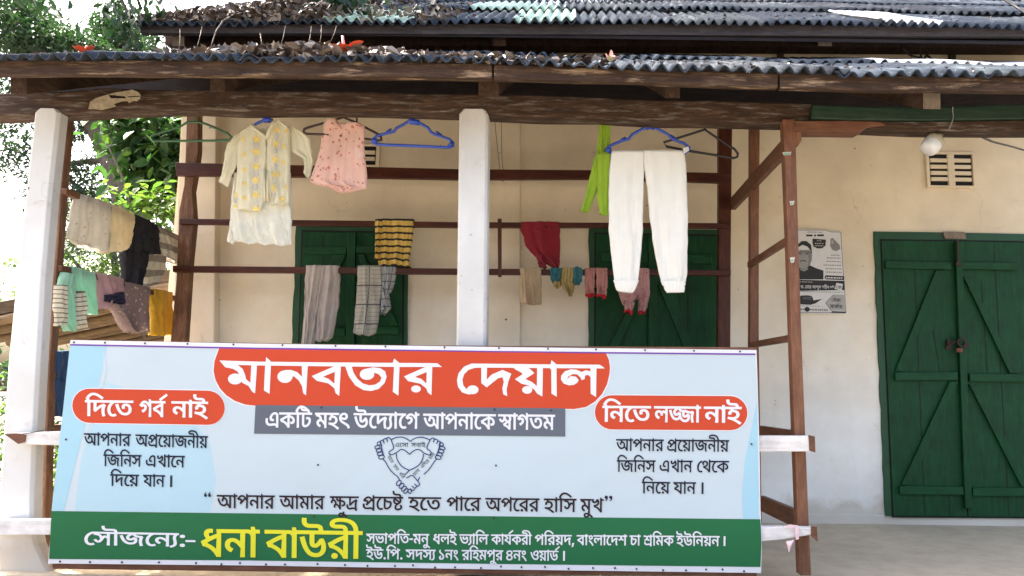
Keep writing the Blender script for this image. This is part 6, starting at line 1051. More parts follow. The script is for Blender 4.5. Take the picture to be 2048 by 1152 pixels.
# cream kurta with yellow embroidery
NZ = (0, -1, 0)
M['kurta'] = fabric('cream cotton', (0.80, 0.765, 0.59), None, 0.3)
M['kurta_skirt'] = fabric('pale cream lining', (0.82, 0.81, 0.72), None, 0.35)
M['yellow_thread'] = plain('yellow embroidery', (0.74, 0.56, 0.17), 0.8, 0, 0.2, 60)
M['grey_thread'] = plain('grey embroidery', (0.50, 0.47, 0.42), 0.85, 0, 0.2, 60)
ku = thing('kurta', 'cream child kurta with yellow embroidered flowers hanging from a blue hanger', 'kurta', tuple(P(525, 490, HY)))
KC = lambda rows: conv(430, 210, 3.971, rows)
piece('skirt', M['kurta_skirt'], ku, [dict(rows=KC([(770, 140, 595), (900, 122, 612), (1000, 130, 612), (140, 1070, 612, 1085), (180, 1092, 608, 1118)]), mapf=YM(HY + 0.03), nrm=NZ, bulge=0.012, amp=0.024, freq=3.4),
                                         dict(rows=KC([(540, 155, 215), (800, 130, 200), (950, 118, 190), (120, 960, 185, 1060), (95, 1080, 140, 1105)]), mapf=YM(HY + 0.045), nrm=NZ, bulge=0.012, amp=0.008, freq=1.5),
                                         dict(rows=KC([(540, 560, 602), (800, 545, 608), (950, 520, 612), (1100, 500, 610)]), mapf=YM(HY + 0.045), nrm=NZ, bulge=0.012, amp=0.008, freq=1.5)])
piece('sleeve', M['kurta'], ku, [dict(rows=KC([(205, 222, 240, 225), (130, 262, 205, 300), (90, 330, 186, 380), (68, 440, 176, 490), (48, 560, 132, 570), (28, 605, 105, 655)]), mapf=YM(HY + 0.015), nrm=NZ, bulge=0.011, amp=0.012, freq=1.6, nx=18)])
piece('sleeve', M['kurta'], ku, [dict(rows=KC([(590, 178, 620, 178), (596, 215, 700, 215), (600, 300, 757, 262), (605, 365, 768, 345), (700, 425, 776, 410), (712, 470, 782, 440), (702, 545, 762, 560), (722, 572, 745, 580)]), mapf=YM(HY + 0.015), nrm=NZ, bulge=0.011, amp=0.012, freq=1.6, nx=18)])
piece('back_panel', M['kurta'], ku, [dict(rows=KC([(330, 195, 430, 175), (200, 230, 595, 230), (175, 500, 598, 500), (165, 700, 598, 700)]), mapf=YM(HY + 0.03), nrm=NZ, bulge=0.008, amp=0.004, freq=2)])
def decal(mb, cl, cx, cy, rx, ry, kind, mi, ox=430, oy=210, sc=3.971, lift=0.0025):
    pts = []
    for i in range(16):
        a = 2 * math.pi * i / 16; k = 1.0 if i % 4 == 0 else 0.62 if i % 2 == 0 else 0.74
        if kind == 'd': k = random.uniform(.55, 1)
        px = ox + (cx + rx * k * math.cos(a)) / sc; py = oy + (cy + ry * k * math.sin(a)) / sc
        u, t = cl.uvt(px, py); pts.append(cl.pt(min(.98, max(.02, u)), t) + cl.n * lift)
    u, t = cl.uvt(ox + cx / sc, oy + cy / sc); c = cl.pt(min(.98, max(.02, u)), t) + cl.n * lift
    mb.add([c] + pts, [[0, 1 + (i + 1) % 16, 1 + i] for i in range(16)], None, mi)
def deco_left(mb, kl):
    for y in (325, 435, 548, 660, 770): decal(mb, kl, 338 - (y - 275) * 0.012, y, 27, 46, 'd', 2, lift=0.002)
    decal(mb, kl, 170, 765, 14, 40, 'd', 2, lift=.002)
    for y in (275, 380, 492, 603, 717, 822): decal(mb, kl, 338 - (y - 275) * 0.012, y, 33, 33, 'f', 1)
    for i, y in enumerate((285, 400, 520, 632, 745)): decal(mb, kl, 232 + 3 * i, y, 19, 24, 'f', 1)
    for x, y in ((168, 715), (166, 808)): decal(mb, kl, x, y, 15, 28, 'f', 1)
def deco_right(mb, kr):
    for i, y in enumerate((205, 318, 440, 555, 665)): decal(mb, kr, 496 - 5 * i, y + 58, 20, 40, 'd', 2, lift=.002)
    for i, y in enumerate((205, 318, 440, 555, 665)): decal(mb, kr, 497 - 5 * i, y, 27, 34, 'f', 1)
    for x, y, r in ((572, 225, 20), (556, 340, 17), (546, 460, 18), (515, 560, 16), (572, 658, 20), (540, 748, 22)): decal(mb, kr, x, y, r, r * 1.2, 'f', 1)
KM = [M['kurta'], M['yellow_thread'], M['grey_thread']]
kl = piece('front_panel', KM, ku, [dict(rows=KC([(288, 160, 316, 155), (245, 190, 362, 205), (200, 222, 408, 262), (182, 330, 412, 330), (174, 500, 404, 500), (162, 640, 396, 640), (152, 760, 386, 760), (150, 822, 364, 848)]), mapf=YM(HY), nrm=NZ, bulge=0.014, amp=0.012, freq=1.6)], more=deco_left)[0]
kr = piece('front_panel', KM, ku, [dict(rows=KC([(452, 132, 520, 130), (432, 190, 590, 172), (413, 262, 600, 230), (412, 340, 598, 330), (408, 500, 598, 500), (425, 640, 598, 640), (446, 760, 596, 750), (430, 796, 588, 788)]), mapf=YM(HY), nrm=NZ, bulge=0.014, amp=0.015, freq=1.8)], more=deco_right)[0]
mb = MB()
for x in (392, 416): mb.tube([P(430 + x / 3.971, 210 + 515 / 3.971, HY - 0.035), P(430 + x / 3.971, 210 + 640 / 3.971, HY - 0.04), P(430 + (x + 2) / 3.971, 210 + 765 / 3.971, HY - 0.04)], 0.004, 6)
mb.build('tie_cord', M['kurta'], ku, smooth=True)
cl_ = MB()
cl_.tube([P(430 + x / 3.971, 210 + y / 3.971, HY - 0.012) for x, y in ((290, 158), (330, 200), (372, 232), (408, 264))], 0.008, 8)
cl_.tube([P(430 + x / 3.971, 210 + y / 3.971, HY - 0.012) for x, y in ((478, 128), (448, 170), (428, 210), (414, 264))], 0.009, 8)
cl_.build('collar', M['kurta'], ku, smooth=True)

# pink sleeveless top
M['pink_print'] = fabric('pink printed cotton', (0.85, 0.58, 0.50), both(dots(9, 0.16, (0.86, 0.66, 0.62)), dots(42, 0.25, (0.60, 0.24, 0.18))), 0.3)
pt_ = thing('sleeveless_top', 'pink sleeveless child top with red flower print on a dark brown hanger', 'top', tuple(P(680, 385, HY)))
C3 = lambda rows: conv(400, 200, 2.303, rows)
piece('body', M['pink_print'], pt_, [dict(rows=C3([(565, 100, 762, 118), (567, 130, 762, 130), (556, 200, 757, 200), (545, 250, 760, 250), (530, 300, 765, 300), (505, 372, 770, 372), (540, 392, 771, 398), (600, 402, 771, 408), (625, 418, 735, 415), (632, 426, 690, 424)]), mapf=YM(HY), nrm=NZ, bulge=0.012, amp=0.018, freq=2.8)])
piece('strap', M['pink_print'], pt_, [dict(rows=C3([(585, 92, 628, 90), (568, 112, 648, 118), (566, 135, 655, 135)]), mapf=YM(HY - 0.006), nrm=NZ, bulge=0.018, amp=0.002, freq=1, nx=8, ny=8)])
piece('strap', M['pink_print'], pt_, [dict(rows=C3([(672, 108, 735, 108), (662, 118, 760, 122), (660, 138, 762, 138)]), mapf=YM(HY - 0.006), nrm=NZ, bulge=0.018, amp=0.002, freq=1, nx=8, ny=8)])

# white trousers
M['white_jersey'] = fabric('white jersey', (0.83, 0.82, 0.76), None, 0.15, var=0.03)
tr = thing('trousers', 'off-white jogging trousers with ribbed cuffs hanging from a blue hanger', 'trousers', tuple(P(1300, 585, HY)))
C4 = lambda rows: conv(980, 200, 2.305, rows)
piece('legs', M['white_jersey'], tr, [dict(rows=C4([(236, 562, 705), (243, 558, 710), (300, 552, 709), (450, 545, 708), (600, 548, 704), (700, 556, 698), (800, 568, 688), (838, 574, 682)]), mapf=YM(HY - 0.02), nrm=NZ, bulge=0.012, amp=0.012, freq=1.2, flat=0.22),
                                        dict(rows=C4([(234, 702, 888), (243, 705, 897), (300, 708, 905), (400, 722, 909), (600, 744, 912), (700, 757, 911), (800, 780, 908), (840, 790, 900)]), mapf=YM(HY - 0.02), nrm=NZ, bulge=0.012, amp=0.012, freq=1.2, flat=0.22)])
piece('cuff', M['white_jersey'], tr, [dict(rows=C4([(832, 568, 688), (840, 572, 684), (580, 875, 668, 880), (592, 882, 655, 890)]), mapf=YM(HY - 0.022), nrm=NZ, bulge=0.016, amp=0.003, freq=6, flat=0.3, ny=10)])
piece('cuff', M['white_jersey'], tr, [dict(rows=C4([(834, 785, 905), (842, 790, 901), (808, 880, 897, 878), (814, 888, 896, 886)]), mapf=YM(HY - 0.022), nrm=NZ, bulge=0.016, amp=0.003, freq=6, flat=0.3, ny=10)])
mb = MB(); mb.pp([(980 + 888 / 2.305, 200 + 222 / 2.305), (980 + 915 / 2.305, 200 + 214 / 2.305), (980 + 918 / 2.305, 200 + 232 / 2.305), (980 + 896 / 2.305, 200 + 248 / 2.305)], HY - 0.05, 0.002); mb.build('care_label', M['white_plaster'], tr)

# lime green shirt, hung by its hem
M['lime'] = fabric('lime green jersey', (0.33, 0.50, 0.03), None, 0.3)
ls = thing('shirt', 'lime green shirt bunched up and hanging beside the white trousers', 'shirt', tuple(P(1195, 430, HY)))
piece('body', M['lime'], ls, [dict(rows=C4([(70, 512, 550), (150, 500, 555), (260, 488, 556), (330, 490, 556)]), mapf=YM(HY + 0.02), nrm=NZ, bulge=0.016, amp=0.018, freq=2.2)])
piece('sleeve', M['lime'], ls, [dict(rows=C4([(240, 490, 545), (270, 478, 540), (350, 460, 520), (430, 442, 490), (500, 422, 462), (418, 512, 450, 520)]), mapf=YM(HY + 0.01), nrm=NZ, bulge=0.012, amp=0.012, freq=1.4, nx=18)])
piece('sleeve', M['lime'], ls, [dict(rows=C4([(250, 494, 556), (330, 495, 553), (400, 494, 552), (450, 492, 558), (490, 500, 552), (505, 525, 545, 535)]), mapf=YM(HY - 0.005), nrm=NZ, bulge=0.012, amp=0.012, freq=1.4, nx=18)])

# clothes thrown over the wall rack
RY = RACK - 0.015
def draped(name, cat, label, mat, specs, Y=RY, part='cloth', extra=()):
    ys = max(r[3] for sp in specs for r in sp['rows']); xs_ = [r[0] for sp in specs for r in sp['rows']]
    t = thing(name, label, cat, tuple(P(sum(xs_) / len(xs_) + 10, ys, Y)))
    for i, sp in enumerate(specs):
        d = dict(mapf=YM(Y - 0.004 * i), nrm=NZ, bulge=0.030, amp=0.022, freq=2.2, flat=0.2); d.update({k: v for k, v in sp.items() if k not in ('mat', 'part')})
        piece(sp.get('part', part), sp.get('mat', mat), t, [d])
    return t
M['stripe_yb'] = fabric('yellow and black striped jersey', (0.72, 0.50, 0.12), stripes(1, 0.040, 0.30, (0.012, 0.012, 0.02)), 0.15)
draped('shirt', 'shirt', 'yellow and black striped shirt draped over the middle rail', M['stripe_yb'], [dict(rows=C3([(551, 812, 975), (600, 814, 972), (680, 816, 966), (740, 818, 950), (825, 768, 940, 768)]), freq=2.5), dict(rows=C3([(552, 925, 988), (600, 932, 985), (680, 930, 972), (740, 925, 962), (930, 768, 974, 776)]), freq=1.2, amp=.014, part='sleeve'), dict(rows=C3([(553, 808, 845), (640, 810, 838), (720, 806, 828), (740, 806, 826)]), freq=1.0, part='sleeve')])
M['greige'] = fabric('pale grey cotton', (0.50, 0.44, 0.41), None, 0.2)
draped('trousers', 'trousers', 'pale grey trousers draped over the lowest rail in front of the left green door', M['greige'], [dict(rows=C3([(765, 530, 646), (850, 528, 646), (950, 528, 640), (1050, 524, 622), (520, 1105, 612, 1095), (545, 1112, 590, 1108)]), part='leg', freq=1.6), dict(rows=C3([(764, 490, 590), (850, 486, 570), (950, 484, 552), (1050, 476, 535), (1150, 466, 522)]), part='leg', freq=2.0, amp=0.016)])
M['plaid'] = fabric('grey plaid cotton', (0.42, 0.40, 0.34), both(stripes(1, 0.11, 0.06, (0.06, 0.06, 0.07)), stripes(1, 0.11, 0.03, (0.06, 0.06, 0.07)), stripes(0, 0.075, 0.08, (0.08, 0.08, 0.09)), stripes(1, 0.024, 0.2, (0.30, 0.29, 0.27))), 0.15)
M['plaid2'] = fabric('blue grey plaid cotton', (0.36, 0.37, 0.37), both(stripes(0, 0.030, 0.12, (0.05, 0.06, 0.09)), stripes(1, 0.045, 0.12, (0.07, 0.08, 0.10))), 0.15)
draped('shirt', 'shirt', 'grey and black plaid shirt draped over the lowest rail beside the pale trousers', M['plaid'], [dict(rows=C3([(768, 835, 910), (820, 838, 902), (870, 828, 888), (890, 832, 880)]), mat=M['plaid2'], part='body', freq=1.2, amp=0.016), dict(rows=C3([(880, 838, 868), (920, 836, 875), (830, 965, 880, 960), (832, 990, 850, 985)]), mat=M['plaid2'], part='sleeve', freq=1), dict(rows=C3([(765, 725, 842), (850, 724, 842), (950, 716, 832), (1040, 708, 820), (704, 1070, 812, 1074), (730, 1082, 795, 1086)]), part='body', freq=1.5, amp=0.014)])
C5 = lambda rows: conv(1020, 430, 5.487, rows)
M['crimson'] = fabric('crimson cotton', (0.24, 0.006, 0.02), dots(22, 0.15, (0.10, 0.0, 0.01)), 0.12)
draped('scarf', 'scarf', 'crimson cloth folded to a point over the middle rail', M['crimson'], [dict(rows=C5([(82, 112, 545), (150, 108, 548), (250, 148, 550), (330, 165, 551), (400, 215, 552), (470, 285, 550), (520, 370, 548), (480, 578, 542, 582)]), part='fold', freq=1.6), dict(rows=C5([(440, 285, 400), (500, 298, 395), (320, 580, 402, 580)]), part='corner', freq=1.2)])
M['beige_cloth'] = fabric('faded beige cotton', (0.56, 0.42, 0.27), None, 0.25)
draped('cloth', 'cloth', 'faded beige cloth with frayed hem on the lowest rail under the crimson one', M['beige_cloth'], [dict(rows=C5([(584, 104, 348), (700, 104, 346), (850, 106, 345), (110, 965, 345, 985), (205, 975, 262, 990)]), freq=2.6)])
M['teal'] = fabric('teal cotton', (0.03, 0.16, 0.20), None, 0.15)
M['mustard'] = fabric('mustard print', (0.50, 0.38, 0.13), both(stripes(0, 0.02, 0.22, (0.25, 0.14, 0.10)), dots(30, 0.12, (0.32, 0.22, 0.30))), 0.2)
draped('scarf', 'scarf', 'small mustard and teal scarf knotted over the lowest rail', M['mustard'], [dict(rows=C5([(584, 560, 715), (680, 552, 712), (740, 545, 712), (800, 580, 708), (850, 620, 695), (640, 885, 680, 888)]), freq=1.5, part='tail'), dict(rows=C5([(586, 440, 572), (660, 441, 565), (710, 445, 556), (462, 738, 545, 735)]), mat=M['teal'], part='end', freq=1.2), dict(rows=C5([(572, 715, 745), (590, 692, 790), (660, 690, 798), (720, 690, 790), (700, 758, 760, 768)]), mat=M['teal'], part='end', freq=1.4, amp=0.014), dict(rows=C5([(735, 475, 555), (770, 478, 560), (500, 802, 550, 800)]), part='tail', freq=1)])
M['pink_pants'] = fabric('pink cotton print', (0.55, 0.26, 0.23), dots(60, 0.17, (0.36, 0.11, 0.10)), 0.2)
M['red_trim'] = plain('red trim', (0.50, 0.012, 0.03), 0.7)
draped('child_trousers', 'trousers', 'small pink trousers with red hems on the lowest rail', M['pink_pants'], [dict(rows=C5([(588, 815, 1070), (612, 815, 1070), (640, 817, 1071)]), part='waist', freq=3), dict(rows=C5([(600, 815, 945), (700, 820, 932), (800, 823, 928), (873, 827, 925)]), part='leg', freq=1.2), dict(rows=C5([(870, 826, 926), (828, 895, 920, 905)]), mat=M['red_trim'], part='hem', freq=1.2), dict(rows=C5([(600, 938, 1070), (700, 945, 1073), (800, 948, 1068), (948, 872, 1056, 890)]), part='leg', freq=1.2), dict(rows=C5([(947, 868, 1058, 886), (950, 892, 1050, 914)]), mat=M['red_trim'], part='hem', freq=1.2)])
M['pink_blouse'] = fabric('pink blouse print', (0.55, 0.30, 0.30), dots(48, 0.20, (0.32, 0.10, 0.10)), 0.2)
draped('child_blouse', 'blouse', 'small pink print blouse with red hems behind the white trousers', M['pink_blouse'], [dict(rows=C5([(590, 1230, 1528), (700, 1200, 1530), (820, 1182, 1534), (880, 1195, 1534), (1215, 940, 1500, 900), (1250, 990, 1420, 920)]), part='body', freq=1.8), dict(rows=C5([(600, 1430, 1530), (750, 1420, 1535), (900, 1412, 1528), (1000, 1408, 1508), (1060, 1408, 1486)]), part='sleeve', freq=1.2), dict(rows=C5([(1056, 1407, 1488), (1408, 1080, 1480, 1090)]), mat=M['red_trim'], part='hem', freq=1), dict(rows=C5([(960, 1262, 1370), (1020, 1255, 1358), (1050, 1252, 1346)]), part='sleeve', freq=1), dict(rows=C5([(1046, 1250, 1348), (1250, 1068, 1340, 1092)]), mat=M['red_trim'], part='hem', freq=1)])

# clothes on the left-hand rails (they hang parallel to the side of the veranda)
C2 = lambda rows: conv(0, 380, 3.6, rows)
NX = (1, 0, 0)
def sidecloth(name, cat, label, specs):
    q = specs[0]['rows'][-1]
    t = thing(name, label, cat, tuple(PX(q[0], q[1], LX)))
    for i, sp in enumerate(specs):
        off = sp.get('off', 0.0) + 0.004 * i
        d = dict(mapf=(lambda x, y, o_=off: PX(x, y, LX + o_)), nrm=NX, bulge=0.030, amp=0.016, freq=2.2, flat=0.15); d.update({k: v for k, v in sp.items() if k not in ('mat', 'part', 'off')}); r0 = d['rows'][0]; d['rows'] = [(r0[0], r0[1] - 2.2, r0[2], r0[3] - 2.2)] + d['rows'][1:]
        piece(sp.get('part', 'cloth'), sp['mat'], t, [d])
    return t
M['dotted'] = fabric('cream dotted muslin', (0.60, 0.57, 0.50), dots(42, 0.16, (0.34, 0.28, 0.24)), 0.4)
M['dotted2'] = fabric('cream muslin', (0.66, 0.58, 0.40), dots(30, 0.13, (0.5, 0.4, 0.25)), 0.4)
sidecloth('dotted_cloth', 'cloth', 'large cream dotted cloth thrown over the upper side rail', [dict(rows=C2([(548, 35, 785, 112), (525, 120, 785, 190), (505, 240, 775, 320), (488, 345, 765, 425), (560, 395, 745, 455)]), mat=M['dotted'], freq=2.8), dict(rows=C2([(780, 110, 946, 182), (778, 250, 942, 260), (750, 350, 935, 345), (735, 425, 920, 415), (745, 455, 900, 432)]), mat=M['dotted2'], freq=1.6)])
M['navy'] = fabric('black cotton', (0.012, 0.012, 0.018), None, 0.05)
sidecloth('trousers', 'trousers', 'black trousers folded over the upper side rail', [dict(rows=C2([(944, 180, 1115, 265), (935, 300, 1122, 350), (922, 385, 1130, 440), (925, 425, 1132, 470)]), mat=M['navy'], part='seat', freq=1.8), dict(rows=C2([(880, 425, 930, 440), (882, 550, 930, 560), (885, 655, 928, 668)]), mat=M['navy'], part='leg', off=-0.05, freq=1), dict(rows=C2([(955, 440, 1050, 460), (950, 560, 1035, 560), (940, 640, 1000, 650), (935, 675, 985, 685)]), mat=M['navy'], part='leg', off=-0.03, freq=1.4)])
M['greystripe'] = fabric('grey striped cotton', (0.62, 0.58, 0.48), stripes(1, 0.085, 0.45, (0.27, 0.24, 0.20)), 0.2)
sidecloth('shirt', 'shirt', 'grey and cream striped shirt at the wall end of the upper side rail', [dict(rows=C2([(1112, 262, 1278, 345), (1132, 380, 1285, 430), (1132, 470, 1292, 545)]), mat=M['greystripe'], part='body', freq=1.6), dict(rows=C2([(1050, 470, 1180, 490), (1032, 560, 1175, 570), (1028, 640, 1150, 620), (1030, 695, 1090, 680)]), mat=M['greystripe'], part='sleeve', off=-0.03, freq=1.4)])
M['mint'] = fabric('mint green cotton', (0.36, 0.64, 0.50), None, 0.35)
M['pinstripe'] = fabric('white pinstriped cotton', (0.68, 0.64, 0.52), stripes(1, 0.022, 0.22, (0.16, 0.13, 0.10)), 0.3)
sidecloth('shirt', 'shirt', 'mint green shirt with pinstriped sleeves on the lower side rail', [dict(rows=C2([(480, 553, 665, 612), (485, 650, 663, 690), (510, 740, 662, 770), (570, 830, 665, 840), (590, 890, 672, 900)]), mat=M['mint'], part='body', freq=1.8), dict(rows=C2([(455, 600, 520, 640), (425, 680, 515, 720), (450, 780, 525, 800), (440, 880, 530, 890), (460, 970, 515, 960), (490, 1012, 505, 1014)]), mat=M['mint'], part='front_flap', off=0.02, freq=1.2), dict(rows=C2([(418, 690, 450, 700), (408, 800, 445, 820), (400, 980, 438, 970)]), mat=M['pinstripe'], part='sleeve', off=0.012, freq=1), dict(rows=C2([(535, 745, 580, 735), (530, 830, 595, 820), (528, 960, 590, 950), (560, 1005, 596, 1000)]), mat=M['pinstripe'], part='sleeve', off=0.03, freq=1)])
M['lilac'] = fabric('pale pink jersey', (0.52, 0.34, 0.36), None, 0.3)
M['midnight'] = plain('midnight blue band', (0.012, 0.012, 0.04), 0.8)
sidecloth('shirt', 'shirt', 'pale pink shirt with midnight blue band on the lower side rail', [dict(rows=C2([(660, 598, 870, 650), (668, 700, 878, 730), (670, 800, 850, 790), (675, 865, 780, 840)]), mat=M['lilac'], part='body', freq=1.6), dict(rows=C2([(728, 765, 872, 740), (732, 790, 878, 780), (736, 805, 880, 822)]), mat=M['midnight'], part='band', off=0.012, freq=1.2)])
M['mauve'] = fabric('mauve floral cotton', (0.25, 0.18, 0.18), dots(34, 0.21, (0.62, 0.52, 0.44)), 0.2)
sidecloth('floral_cloth', 'cloth', 'mauve cloth with white flowers hanging from the lower side rail', [dict(rows=C2([(872, 668, 1070, 712), (878, 780, 1062, 800), (880, 880, 1060, 900), (910, 960, 1060, 985), (945, 1010, 1060, 1022)]), mat=M['mauve'], freq=1.8), dict(rows=C2([(785, 825, 880, 840), (840, 900, 920, 930), (880, 970, 965, 990), (925, 1022, 978, 1035)]), mat=M['mauve'], part='fold', off=0.015, freq=1.2)])
M['ochre'] = fabric('yellow cotton', (0.60, 0.36, 0.025), dots(10, 0.03, (0.35, 0.18, 0.02)), 0.25)
sidecloth('shorts', 'shorts', 'yellow shorts at the wall end of the lower side rail', [dict(rows=C2([(1085, 718, 1226, 748), (1092, 850, 1220, 850), (1090, 950, 1225, 940), (1078, 1050, 1232, 1042)]), mat=M['ochre'], part='body', freq=1.6), dict(rows=C2([(1065, 720, 1095, 728), (1062, 800, 1092, 810), (1075, 870, 1092, 880)]), mat=M['ochre'], part='pocket', off=-0.02, freq=1)])
M['denim'] = fabric('blue denim', (0.012, 0.05, 0.13), None, 0.05)
sidecloth('jeans', 'jeans', 'blue jeans hanging from the low side rail beside the banner', [dict(rows=[(105, 705, 142, 703), (104, 745, 142, 742), (106, 775, 142, 778)], mat=M['denim'], part='seat', freq=1.4), dict(rows=[(103, 760, 122, 770), (100, 800, 124, 800), (103, 830, 122, 833)], mat=M['denim'], part='leg', freq=1.0), dict(rows=[(124, 705, 150, 705), (126, 760, 150, 760), (130, 780, 150, 780)], mat=M['denim'], part='leg', off=-0.02, freq=1.0)])

# ------------------------------------------------------------------ poster, bulb, wires, paper scraps
po = thing('poster', 'black and white election poster pasted on the cream wall beside the big green door', 'poster', tuple(P(1645, 628, WALL)))
PM = {'paper': plain('poster paper', (0.66, 0.655, 0.65), 0.8, 0, 0.06, 30, 0.2), 'ink': plain('poster black', (0.02, 0.02, 0.022), 0.7), 'mid': plain('poster grey', (0.22, 0.215, 0.21), 0.8), 'pale': plain('poster pale grey', (0.40, 0.39, 0.38), 0.8), 'face': plain('poster skin grey', (0.30, 0.295, 0.29), 0.8, 0, 0.1, 120)}
PYW = WALL - 0.014
def ppoly(pts, L, name, mat):
    V = [P(1590 + x / 6.064, 450 + y / 6.064, PYW - 0.0004 * L) for x, y in pts]
    mb = MB(); mb.add(V, [list(t) for t in tessellate_polygon([V])]); return mb.build(name, PM[mat], po)
mb = MB(); mb.pp([(1590 + x / 6.064, 450 + y / 6.064) for x, y in [(-20, 45), (200, 48), (380, 52), (430, 75), (560, 76), (580, 380), (596, 600), (610, 840), (622, 1078), (300, 1074), (30, 1070), (10, 600)]], PYW, 0.003); mb.build('paper', PM['paper'], po)
def frame_line(pts, wd, L, mat='ink', name='printed_line'):
    for (x0, y0), (x1, y1) in zip(pts, pts[1:]):
        d = math.hypot(x1 - x0, y1 - y0); nx, ny = -(y1 - y0) / d * wd / 2, (x1 - x0) / d * wd / 2
        ppoly([(x0 + nx, y0 + ny), (x1 + nx, y1 + ny), (x1 - nx, y1 - ny), (x0 - nx, y0 - ny)], L, name, mat)
frame_line([(-10, 62), (370, 62), (430, 84), (556, 86), (572, 380), (590, 640), (604, 840), (618, 1062), (20, 1058)], 6, 1)
ppoly([(30, 660), (30, 520), (100, 500), (180, 488), (260, 525), (345, 552), (345, 660)], 2, 'portrait_suit', 'ink')
ppoly([(30, 330), (60, 300), (180, 300), (208, 330), (205, 420), (180, 490), (130, 530), (80, 535), (40, 500), (20, 420)], 3, 'portrait_face', 'face')
ppoly([(20, 330), (30, 240), (80, 195), (140, 195), (195, 240), (206, 330), (190, 310), (150, 262), (90, 240), (40, 270), (34, 330)], 4, 'portrait_hair', 'ink')
ppoly([(150, 330), (205, 335), (205, 420), (180, 490), (150, 515), (165, 420)], 3.5, 'portrait_shade', 'mid'); ppoly([(70, 520), (110, 535), (150, 512), (160, 540), (110, 565), (60, 545)], 3.6, 'portrait_collar', 'mid'); frame_line([(36, 333), (75, 326), (120, 326), (160, 326), (205, 333)], 9, 5, 'ink'); frame_line([(60, 440), (100, 431), (140, 440)], 11, 5, 'ink'); frame_line([(48, 350), (84, 350)], 12, 5, 'ink'); frame_line([(122, 350), (162, 350)], 12, 5, 'ink'); frame_line([(95, 350), (88, 395), (112, 400)], 5, 5, 'mid')
ppoly([(212, 165), (375, 178), (370, 250), (330, 282), (270, 285), (225, 262), (212, 220)], 3, 'printed_badge', 'ink')
ppoly([(430, 170), (455, 155), (490, 190), (540, 240), (552, 290), (500, 318), (450, 300), (425, 250)], 3, 'portrait_woman', 'mid'); ppoly([(440, 190), (462, 180), (470, 210), (455, 232), (440, 225)], 4, 'portrait_woman_face', 'pale')
ppoly([(135, 116), (212, 116), (212, 138), (135, 138)], 3, 'printed_badge', 'ink'); ppoly([(270, 114), (350, 114), (350, 136), (270, 136)], 3, 'printed_badge', 'ink'); ppoly([(232, 116), (255, 116), (255, 138), (232, 138)], 3, 'printed_badge', 'ink')
random.seed(5)
def greek(x0, x1, y, h, mat='mid', L=3, slope=0.03):     # lettering too small to read in the photo: broken grey marks only
    x = x0
    mbs = []
    while x < x1:
        w_ = min(random.uniform(14, 34), x1 - x)
        ppoly([(x, y + slope * (x - x0) - h / 2), (x + w_, y + slope * (x + w_ - x0) - h / 2), (x + w_, y + slope * (x + w_ - x0) + h / 2), (x, y + slope * (x - x0) + h / 2)], L, 'printed_marks', mat); x += w_ + random.uniform(5, 10)
greek(155, 335, 84, 9)
for (a, b, y) in ((435, 540, 365), (385, 552, 398), (380, 552, 440), (345, 560, 485), (372, 562, 528), (378, 565, 570)): greek(a, b, y, 12)
for (a, b, y) in ((265, 320, 190), (240, 350, 222), (245, 345, 250)): greek(a, b, y, 11, 'pale', 4)
ppoly([(360, 625), (375, 610), (596, 620), (596, 668), (380, 660), (358, 645)], 3, 'printed_badge', 'ink'); greek(372, 575, 638, 16, 'paper', 4)
ppoly([(20, 664), (600, 678), (606, 788), (20, 800)], 3, 'printed_band', 'ink'); greek(40, 215, 688, 9, 'pale', 4)
def onposter(u, gy, a, L):
    x0, x1, y0, y1, h = a
    return P(1590 + (x0 + (x1 - x0) * u) / 6.064, 450 + (y0 + (y1 - y0) * u + (622 - gy) / 622 * h) / 6.064, PYW - 0.0004 * L)
letters([('ড.', (68, 110, 733, 733, 34)), ('মোঃ', (122, 196, 733, 734, 36)), ('আব্দুস', (210, 316, 735, 737, 34)), ('শহীদ', (328, 414, 737, 739, 34)), ('এমপি.', (422, 482, 740, 742, 24))], onposter, PM['paper'], 'lettering', po, 5, 16, 8)
ppoly([(502, 702), (582, 715), (565, 795), (482, 775)], 4, 'printed_box', 'paper')
letters([('কে', (498, 566, 732, 742, 38))], onposter, PM['ink'], 'lettering', po, 7, 16, 8)
greek(45, 585, 806, 8, 'mid', 3, 0.02)
ppoly([(50, 880), (70, 855), (160, 852), (210, 868), (225, 915), (330, 895), (250, 950), (190, 968), (60, 962), (46, 940)], 3, 'printed_boat', 'ink')
for yy in (876, 896): frame_line([(95, yy), (200, yy + 4)], 5, 4, 'mid')
frame_line([(192, 842), (192, 868)], 4, 3)
greek(60, 300, 978, 6); greek(60, 400, 1022, 22, 'mid')
ppoly([(148 + 30 * math.cos(a), 1022 + 30 * math.sin(a)) for a in [i * math.pi / 10 for i in range(20)]], 4, 'printed_dot', 'ink')
ppoly([(470, 842), (606, 846), (616, 1042), (440, 1040), (372, 945)], 3, 'printed_arrow', 'pale'); frame_line([(470, 842), (372, 945), (440, 1040)], 5, 4)
letters([('নৌকা', (444, 552, 893, 896, 36)), ('মার্কায়', (428, 576, 965, 972, 42))], onposter, PM['ink'], 'lettering', po, 5, 18, 8)
ppoly([(445, 1045), (616, 1050), (616, 1070), (440, 1066)], 4, 'printed_band', 'ink')

